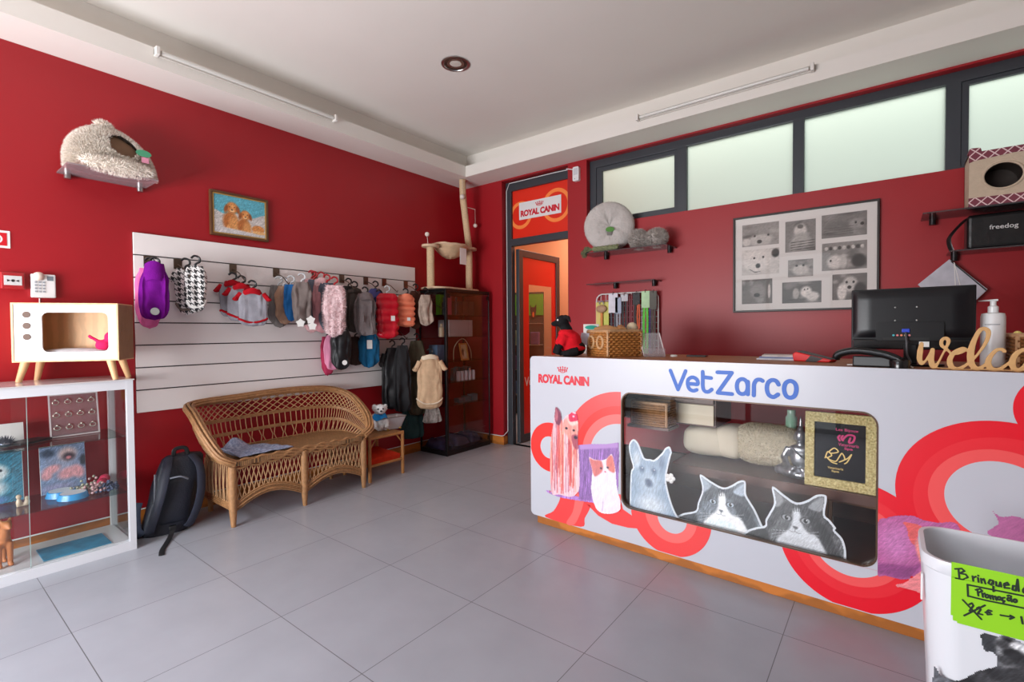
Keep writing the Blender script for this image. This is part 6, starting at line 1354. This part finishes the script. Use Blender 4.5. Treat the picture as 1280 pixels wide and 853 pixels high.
lead(792, 799, 366, 418, (26, 24, 26), 'black dog lead with shiny buckle card in the middle', (44, 42, 46), .10)
lead(796, 800, 378, 412, (226, 92, 40), 'bright orange dog lead')
lead(803, 811, 364, 446, (86, 200, 60), 'long bright green dog lead with pale green card', (180, 214, 170), .14)
lead(811, 816, 384, 446, (38, 36, 120), 'long dark blue dog lead right of the green one')
lead(813, 820, 364, 440, (70, 62, 54), 'brown dog lead with dark card, rightmost of the leads', (86, 84, 76), .15, y=3.90)

# photo collage in a black frame
x0, x1, z0, z1 = -.938, -.052, 1.325, 2.037; cx, czz = (x0+x1)/2, (z0+z1)/2
t = thing('photo_collage', 'large framed collage of nine black and white dog photographs on the red wall', 'picture', (cx, YB, czz))
w_, h_ = (x1-x0)/2, (z1-z0)/2
MB().plate([(-w_, -h_), (w_, -h_), (w_, h_), (-w_, h_)], [[(-w_+.014, -h_+.014), (w_-.014, -h_+.014), (w_-.014, h_-.014), (-w_+.014, h_-.014)]], None, -.026, 0).build('frame', mat('dark_frame', (44, 38, 36), .4), t, smooth=0, bevel=.003)
MB().box(-w_+.01, w_-.01, -.012, -.006, -h_+.01, h_-.01).build('mount_board', mat('mount_white', (226, 220, 216), .6), t, smooth=0)
MB().box(-w_+.012, w_-.012, -.018, -.016, -h_+.012, h_-.012).build('glazing', GLASS, t, smooth=0)
PH = [((240, 262), (470, 375)), ((510, 240), (700, 415)), ((738, 200), (1022, 316)), ((238, 420), (472, 560)), ((527, 480), (684, 577)), ((740, 377), (1022, 528)), ((238, 605), (428, 748)), ((490, 620), (736, 742)), ((805, 570), (1022, 722))]
for k, (a, b) in enumerate(PH):
    p = at_y(880+a[0]/5.016, 230+a[1]/5.016, YB-.012); q = at_y(880+b[0]/5.016, 230+b[1]/5.016, YB-.012)
    ax0, ax1, az0, az1 = p.x-cx, q.x-cx, q.z-czz, p.z-czz; W_, H_ = ax1-ax0, az1-az0; C_ = (ax0+W_/2, az0+H_/2)
    g = lambda v: (v, v*.965, v*.94)
    A = Art(ax0, ax1, az0, az1, .0035, g((150, 128, 120, 206, 150, 140, 110, 96, 110)[k])); rg_ = np.random.default_rng(k)
    for i in range(14): A.ell(ax0+rg_.random()*W_, az0+rg_.random()*H_, W_*rg_.uniform(.08, .3), H_*rg_.uniform(.06, .22), g(rg_.uniform(70, 190) if k != 3 else rg_.uniform(190, 226)), soft=.7, op=.7)
    E = lambda fx, fz, rx, rz, v, soft=.35: A.ell(ax0+fx*W_, az0+fz*H_, rx*W_, rz*H_, g(v), soft=soft)
    if k == 0: E(.5, .25, .42, .3, 190); E(.48, .18, .08, .1, 40); E(.35, .45, .035, .06, 50); E(.72, .45, .035, .06, 50); E(.12, .2, .14, .2, 206)
    if k == 1: E(.5, .68, .26, .24, 206); E(.5, .35, .36, .3, 170); E(.5, .8, .12, .08, 96); [A.line([(ax0+W_*.2, az0+H_*f), (ax0+W_*.95, az0+H_*(f+.04))], H_*.03, g(60)) for f in (.06, .14, .22, .3)]
    if k == 2: E(.4, .45, .36, .25, 110); E(.78, .5, .2, .26, 150); E(.76, .55, .03, .06, 30); E(.9, .48, .05, .08, 30); [A.line([(ax0+W_*.05, az0+H_*f), (ax0+W_*.7, az0+H_*(f+.03))], H_*.025, g(80)) for f in (.1, .2, .3, .4)]
    if k == 3: E(.42, .55, .45, .5, 222); E(.44, .35, .075, .11, 40); E(.34, .66, .035, .05, 40); E(.58, .68, .035, .05, 40); A.line([(ax0+W_*.22, az0+H_*.22), (ax0+W_*.35, az0+H_*.1), (ax0+W_*.5, az0+H_*.12)], H_*.035, g(60)); E(.9, .8, .12, .2, 50)
    if k == 4: E(.5, .4, .4, .35, 200); E(.35, .65, .06, .08, 60); E(.62, .65, .06, .08, 60)
    if k == 5: E(.3, .3, .22, .3, 214); E(.48, .3, .1, .3, 196); E(.82, .3, .18, .28, 52); E(.2, .35, .03, .05, 40); [E(.1+.1*i, .8, .05, .08, 60 if i % 2 else 200) for i in range(9)]
    if k == 6: E(.55, .5, .3, .4, 140); E(.5, .35, .12, .1, 50); E(.9, .5, .05, .35, 214)
    if k == 7: E(.62, .5, .17, .32, 226); E(.78, .3, .2, .26, 214); E(.36, .45, .1, .3, 180); E(.58, .62, .025, .04, 30); E(.66, .64, .025, .04, 30)
    if k == 8: E(.52, .6, .26, .36, 200); E(.42, .68, .04, .06, 30); E(.62, .68, .04, .06, 30); E(.5, .48, .07, .08, 40); E(.28, .3, .16, .4, 226); E(.8, .4, .2, .3, 60)
    A.streak(30, 3, .05)
    A.mesh('photograph', lambda a, b: V((a, -.0126, b)), t)

# cat cube and black bag at the right edge
def lattice(name):
    m_ = bpy.data.materials.new(name); m_.use_nodes = True; nt = m_.node_tree; b = nt.nodes['Principled BSDF']; b.inputs['Roughness'].default_value = .8
    tc = nt.nodes.new('ShaderNodeTexCoord'); mp = nt.nodes.new('ShaderNodeMapping'); mp.inputs['Rotation'].default_value = (R(90), 0, 0); mp2 = nt.nodes.new('ShaderNodeMapping'); mp2.inputs['Rotation'].default_value = (0, 0, R(45)); mp2.inputs['Scale'].default_value = (1, 1, 1)
    br = nt.nodes.new('ShaderNodeTexBrick'); br.offset = 0; br.inputs['Scale'].default_value = 1; br.inputs['Brick Width'].default_value = .036; br.inputs['Row Height'].default_value = .036; br.inputs['Mortar Size'].default_value = .0028
    br.inputs['Color1'].default_value = lin((124, 58, 72))+(1,); br.inputs['Color2'].default_value = lin((116, 54, 68))+(1,); br.inputs['Mortar'].default_value = lin((222, 196, 196))+(1,)
    nt.links.new(tc.outputs['Object'], mp.inputs[0]); nt.links.new(mp.outputs[0], mp2.inputs[0]); nt.links.new(mp2.outputs[0], br.inputs[0]); nt.links.new(br.outputs[0], b.inputs['Base Color'])
    return m_
LAT = lattice('plum_lattice_cloth'); CUB = mat('beige_cube_plush', (196, 178, 156), .95, var=.06, vs=40, bump=.3, bs=120)
t = thing('cat_cube', 'beige and plum cat cube with a round entrance hole on the right wall shelf', 'cat bed', (.525, 3.735, 1.8705)); hw = .178
MB().plate([(-hw, .0), (hw, .0), (hw, .30), (-hw, .30)], [circ(-.042, .155, .078, 36, ry=.07)], None, 0, .018).build('front_wall', CUB, t, smooth=30)
MB().plate([(-hw-.001, .245), (-hw+.02, .255), (0, .268), (hw, .262), (hw, .302), (-hw-.001, .302)], (), None, -.003, -.0005).build('lattice_band', LAT, t, smooth=0)
MB().plate([(-hw-.001, .0), (hw, .0), (hw, .052), (0, .048), (-hw-.001, .05)], (), None, -.003, -.0005).build('lattice_band', LAT, t, smooth=0)
MB().plate(circ(-.042, .155, .079, 30, ry=.071), (), None, .165, .17).build('tunnel_end', mat('dark_brown_lining', (44, 32, 25)), t, smooth=0)  # end disc and lining coloured dark to paint the shade inside the hole
MB().box(-hw, -hw+.015, .018, .21, 0, .30).box(hw-.015, hw, .018, .21, 0, .30).box(-hw, hw, .195, .21, 0, .30).build('cube_walls', CUB, t, smooth=0)
MB().box(-hw, hw, .0, .21, .285, .302).box(-hw, hw, .0, .21, 0, .012).build('cube_top', LAT, t, smooth=0)
MB().grid(lambda u, v: V((-.042+.078*math.cos(2*math.pi*u), .018+.15*v, .155+.07*math.sin(2*math.pi*u))), 36, 4, cu=True).build('tunnel_lining', mat('dark_brown_lining', (44, 32, 25), .9), t, smooth=80)
MB().tube([(-.042+.08*math.cos(a), -.002, .155+.072*math.sin(a)) for a in np.linspace(0, 6.283, 37)[:-1]], .006, 6, closed=True).build('hole_trim', CUB, t)
for x in (-.155, .15): MB().plate([(x-.03, .298), (x+.03, .298), (x+.024, .325), (x-.02, .33)], (), None, .0, .05).build('cube_ear', LAT, t, smooth=0, bevel=.006)
t = thing('black_bag', 'black nylon bag with white lettering on the lower right wall shelf', 'bag', (.50, 3.80, 1.6425)); BAGM = mat('black_bag_nylon', (16, 16, 18), .35, bump=.4, bs=14)
MB().box(-.155, .20, -.01, .12, 0, .195).build('bag_body', BAGM, t, smooth=0, bevel=.02, seg=3)
text('bag_lettering', 'freedog', lambda a, b: V((a, -.0115, b)), -.062, .052, .095, .128, mat('lettering_white', (206, 206, 206), .5), t, .01)
MB().tube(smooth_line([(-.15, .02, .18), (-.175, .0, .155), (-.225, -.03, .085), (-.232, -.04, .045), (-.22, -.04, -.002)], 6), .015, 8, flat=.25).build('carry_strap', BAGM, t)
t = thing('plastic_packet', 'clear plastic packet of white fabric hanging askew on the wall behind the monitor', 'packet', (.293, 3.92, 1.44), 0)
dia = [(at_y(x, y, 3.92).x-.293, at_y(x, y, 3.92).z-1.44) for x, y in ((1187, 324), (1235, 362), (1196, 398), (1147, 356))]
MB().plate(dia, (), None, 0, .012).build('packet_body', mat('packet_white', (196, 196, 206), .25, var=.2, vs=12), t, smooth=0, bevel=.004)
ee = lambda i, j, f: (dia[i][0]*(1-f)+dia[j][0]*f, dia[i][1]*(1-f)+dia[j][1]*f)
strokes(MB(), [[(dia[0][0]+.008, dia[0][1]-.016), (dia[1][0]-.008, dia[1][1]-.004)]], .006, lambda a, b: V((a, -.002, b))).build('black_zip', BLACKP, t, smooth=0)
strokes(MB(), [[ee(0, 1, .12), (0.02, -.04)], [ee(0, 1, .12), (.06, -.10)]], .004, lambda a, b: V((a, -.0025, b))).build('white_fold', PAPER, t, smooth=0)

# ---------------------------------------------------------------- ceiling
t = thing('downlight', 'round recessed steel downlight in the ceiling', 'downlight', (-2.38, 2.455, ZC))
MB().lathe([(.098, 0), (.098, -.006), (.082, -.008), (.078, -.002)], (0, 0, 0), 36).build('rim', CHROME, t)
MB().grid(lambda u, v: V(((.079-.03*v)*math.cos(2*math.pi*u), (.079-.03*v)*math.sin(2*math.pi*u), -.004+.003*v)), 36, 4, cu=True).build('reflector', mat('dull_reflector', (120, 112, 108), .25, metal=.9), t); MB().lathe([(.048, -.0015), (.001, -.0045)], (0, 0, 0), 24).build('bulb', mat('frosted_bulb', (206, 200, 190), .3), t)
def batten(name, label, a, b):
    a, b = V(a), V(b); t = thing(name, label, 'strip light', (a+b)/2); d = (b-a)/2; ax = 0 if abs(d.x) > abs(d.y) else 1
    L = d.length; f = (lambda u, v, z: V((u, v, z))) if ax == 0 else (lambda u, v, z: V((-v, u, z)))
    def bx(u0, u1, v0, v1, z0, z1): return MB().add([f(u, v, z) for u in (u0, u1) for v in (v0, v1) for z in (z0, z1)], [(0, 1, 3, 2), (4, 6, 7, 5), (0, 4, 5, 1), (2, 3, 7, 6), (0, 2, 6, 4), (1, 5, 7, 3)])
    bx(-L, L, -.014, .0, -.02, .02).build('batten_body', mat('batten_white', (206, 200, 192), .35), t, smooth=0, bevel=.002)
    MB().tube([f(-L+.03, -.032, -.004), f(L-.03, -.032, -.004)], .0125, 12).build('tube', mat('unlit_tube', (214, 212, 206), .2), t)
    for s in (-1, 1): bx(s*L-.02*(s > 0), s*L+.02*(s < 0), -.05, 0, -.026, .022).build('end_cap', mat('cap_white', (226, 222, 216), .4), t, smooth=0, bevel=.003)
    return t
batten('strip_light', 'unlit white strip light along the bulkhead above the left wall', (-3.4195, 1.0, 2.852), (-3.4195, 2.175, 2.852))
batten('strip_light', 'unlit strip light along the bulkhead above the clerestory windows', (-1.57, 3.6595, 2.855), (-.385, 3.6595, 2.855))

# ---------------------------------------------------------------- white bin in front of the counter
BX0, BX1, BY0, BY1, BZ1 = .072, .64, 1.645, 1.935, .60
bn2 = thing('toy_bin', 'white plastic bin with a green handwritten label and dog picture in front of the counter', 'bin', ((BX0+BX1)/2, (BY0+BY1)/2, 0))
hw, hd2 = (BX1-BX0)/2, (BY1-BY0)/2
def ring(s, z, k=0): return [V((a, b, z)) for a, b in rrect(-hw*s+k, hw*s-k, -hd2*s+k, hd2*s-k, .07*s, 7)]
mb = MB(); lv = [ring(.90, .004), ring(.905, .03), ring(.985, BZ1-.035), ring(.985, BZ1-.034), ring(1.0, BZ1-.03), ring(1.0, BZ1-.004), ring(.995, BZ1), ring(.96, BZ1), ring(.955, BZ1-.03), ring(.88, .03)]
n = len(lv[0]); vs_ = [p for r in lv for p in r]; fs = [(i*n+j, i*n+(j+1) % n, (i+1)*n+(j+1) % n, (i+1)*n+j) for i in range(len(lv)-1) for j in range(n)]; fs += [tuple(range(n)), tuple(range((len(lv)-1)*n, len(lv)*n))[::-1]]
mb.add(vs_, fs).build('bin_body', mat('bin_white', (214, 216, 221), .3), bn2, smooth=40)
bcx, bcy = (BX0+BX1)/2, (BY0+BY1)/2
def bfront(z): s = .905+(.985-.905)*(z-.03)/(BZ1-.065); return -hd2*s
def bp3(k): return lambda a, b, t=0: V((a, (bfront(b) if b < BZ1-.034 else -hd2)-.001-.0006*k, b))
tob = lambda x, y: (at_y(x, y, BY0).x-bcx, at_y(x, y, BY0).z)
z8 = lambda pts: [tob(1130+x/4.42, 660+y/4.42) for x, y in pts]
lab = z8([(250, 182), (663, 265), (900, 312), (900, 690), (663, 632), (420, 572), (300, 540), (268, 515), (258, 485)])
a_ = Art(min(p[0] for p in lab), max(p[0] for p in lab), min(p[1] for p in lab), max(p[1] for p in lab), .004)
a_.poly(lab, (142, 206, 22), smooth=False); a_.mesh('green_label', lambda a, b: V((a, min(bfront(b), -hd2 if b > BZ1-.034 else 0)-.0015, b)), bn2, mat('lime_paper', (142, 206, 22), .6))
INK = mat('marker_ink', (24, 40, 24), .6); cr = lambda x, y, r: [(x+r*math.cos(a), y+r*math.sin(a)) for a in np.linspace(0, 6.283, 12)]
HW = [[(300, 225), (305, 275)], [(282, 226), (318, 224), (334, 238), (305, 250), (340, 256), (352, 272), (325, 286), (285, 278)], [(378, 266), (382, 292)], [(380, 276), (396, 268)], [(408, 275), (411, 298)], [(409, 262), (410, 264)], [(425, 280), (428, 303)], [(427, 288), (440, 281), (449, 307)], [(492, 291), (474, 286), (465, 304), (482, 314), (492, 294), (494, 352), (504, 346)], [(508, 297), (509, 318), (524, 322), (531, 300), (536, 324)], [(550, 316), (578, 314), (570, 301), (552, 308), (555, 330), (582, 332)], [(622, 322), (602, 318), (598, 340), (616, 346), (626, 284), (632, 348)], cr(672, 346, 16), [(720, 338), (700, 344), (722, 358), (704, 370)],
      [(350, 315), (664, 378), (760, 396)], [(351, 315), (354, 380)], [(354, 378), (450, 402), (560, 424), (664, 446), (760, 462)], [(405, 340), (411, 376)], [(396, 344), (420, 338), (432, 350), (410, 360)], [(432, 362), (436, 384)], [(434, 370), (446, 363)], cr(459, 379, 9), [(475, 374), (478, 394)], [(478, 380), (489, 376), (494, 397)], [(494, 382), (505, 380), (511, 401)], cr(526, 391, 9), [(556, 387), (543, 389), (542, 403), (556, 405), (549, 414)], cr(580, 396, 9), [(590, 387), (595, 410)], [(572, 377), (580, 374), (592, 379)], cr(614, 404, 9),
      [(325, 400), (428, 508)], [(333, 488), (448, 430)], [(362, 425), (376, 418), (384, 432), (362, 462), (392, 466)], [(404, 446), (418, 440), (424, 454), (408, 476), (434, 482)], [(484, 462), (468, 457), (456, 468), (462, 482), (484, 480)], [(450, 470), (476, 470)], [(534, 485), (606, 497)], [(588, 486), (608, 497), (586, 506)], [(648, 494), (656, 532)]]
strokes(MB(), [z8(l) for l in HW], .0042, bp3(2)).build('handwriting', INK, bn2, smooth=0)
q8 = z8
out = q8([(420, 590), (450, 582), (515, 600), (560, 590), (663, 640), (760, 660), (800, 760), (800, 900), (200, 900), (165, 800), (158, 740), (175, 770), (220, 830), (300, 850), (400, 800), (500, 770), (515, 740), (490, 695), (445, 690), (422, 620)])
A = Art(min(p[0] for p in out), max(p[0] for p in out), max(.1, min(p[1] for p in out)), max(p[1] for p in out), .003)
A.poly(out, (96, 98, 104)); pt = lambda x, y: q8([(x, y)])[0]
A.poly(q8([(420, 590), (450, 580), (512, 602), (518, 690), (470, 700), (430, 640)]), (48, 50, 54), soft=3, alpha=False); A.poly(q8([(520, 610), (663, 650), (760, 670), (740, 790), (560, 790), (525, 700)]), (206, 208, 210), soft=4, alpha=False)
for x, y, r, c in ((575, 625, .016, 60), (575, 625, .007, 12), (600, 705, .026, 24), (640, 740, .03, 40), (545, 650, .018, 60), (620, 660, .012, 226), (560, 740, .02, 60), (500, 820, .03, 40), (620, 830, .04, 50), (420, 830, .03, 60), (340, 860, .03, 30), (700, 800, .03, 60)): u, z = pt(x, y); A.ell(u, z, r, r*.8, (c, c, c+3), soft=.5)
A.streak(60, 5, .12); A.mesh('dog_print', bp3(0), bn2)
MB().plate([(0, 0), (.012, 0), (.012, .07), (0, .07)], (), lambda a, b, t: V((-hw*.99-.003+t, -.10+a, .47+b)), 0, .004).build('side_notch', WHITE, bn2, smooth=0)
# ---------------------------------------------------------------- beyond the door
GB = mat('green_shop_board', (70, 140, 36), .6)
t = thing('display_stand', 'green topped shop stand with wire shelves seen through the glazed door leaf', 'display stand', (-4.2, 5.62, 0), R(20))
MB().box(-.42, .34, 0, .03, 0, 1.75).build('back_board', mat('dark_back_board', (48, 48, 38), .7), t, smooth=0)
MB().box(-.42, .34, -.012, 0, 1.42, 1.72).build('green_header', GB, t, smooth=0)
mb = MB()
for z in (.3, .65, 1.0, 1.3):
    for x in np.linspace(-.33, .33, 12): mb.tube([(x, 0, z), (x, -.22, z)], .003, 5)
    for y in (-.01, -.11, -.22): mb.tube([(-.34, y, z), (.34, y, z)], .003, 5)
mb.build('wire_shelves', mat('wire_grey', (150, 146, 130), .4, metal=.5), t)
A = Art(.12, .26, 1.36, 1.60, .004); A.poly([(.15, 1.58), (.17, 1.54), (.21, 1.54), (.24, 1.58), (.235, 1.44), (.2, 1.38), (.17, 1.40), (.15, 1.45)], (30, 26, 26)); A.ell(.195, 1.43, .02, .05, (196, 90, 40), soft=.4); A.mesh('dog_picture', lambda a, b: V((a, -.014, b)), t)
rnd = random.Random(9); cols = ((120, 90, 60), (60, 80, 110), (150, 60, 60), (96, 110, 90), (190, 180, 160), (80, 60, 90))
for zi, z in enumerate((.3035, .6535, 1.0035)):
    for i in range(4):
        hh = rnd.uniform(.14, .24)
        o = MB().box(-.06, .06, -.05, .05, 0, hh).build('feed_bag', mat('feed_%d' % ((zi*4+i) % 6), cols[(zi*4+i) % 6], .6, var=.25, vs=12), None, smooth=0, bevel=.012)
        p = Matrix.Translation((-4.2, 5.62, 0)) @ Rz(R(20)) @ V((-.25+.165*i, -.11, z)); o.location = p; o.rotation_euler = (0, 0, R(20))
        tag(o, 'bag of pet food on the green topped stand, %s shelf, %s' % (('lowest', 'middle', 'upper')[zi], ('far left', 'second from left', 'third from left', 'far right')[i]), 'pet food bag', 'pet food bags beyond the door')
bpy.context.view_layer.update()
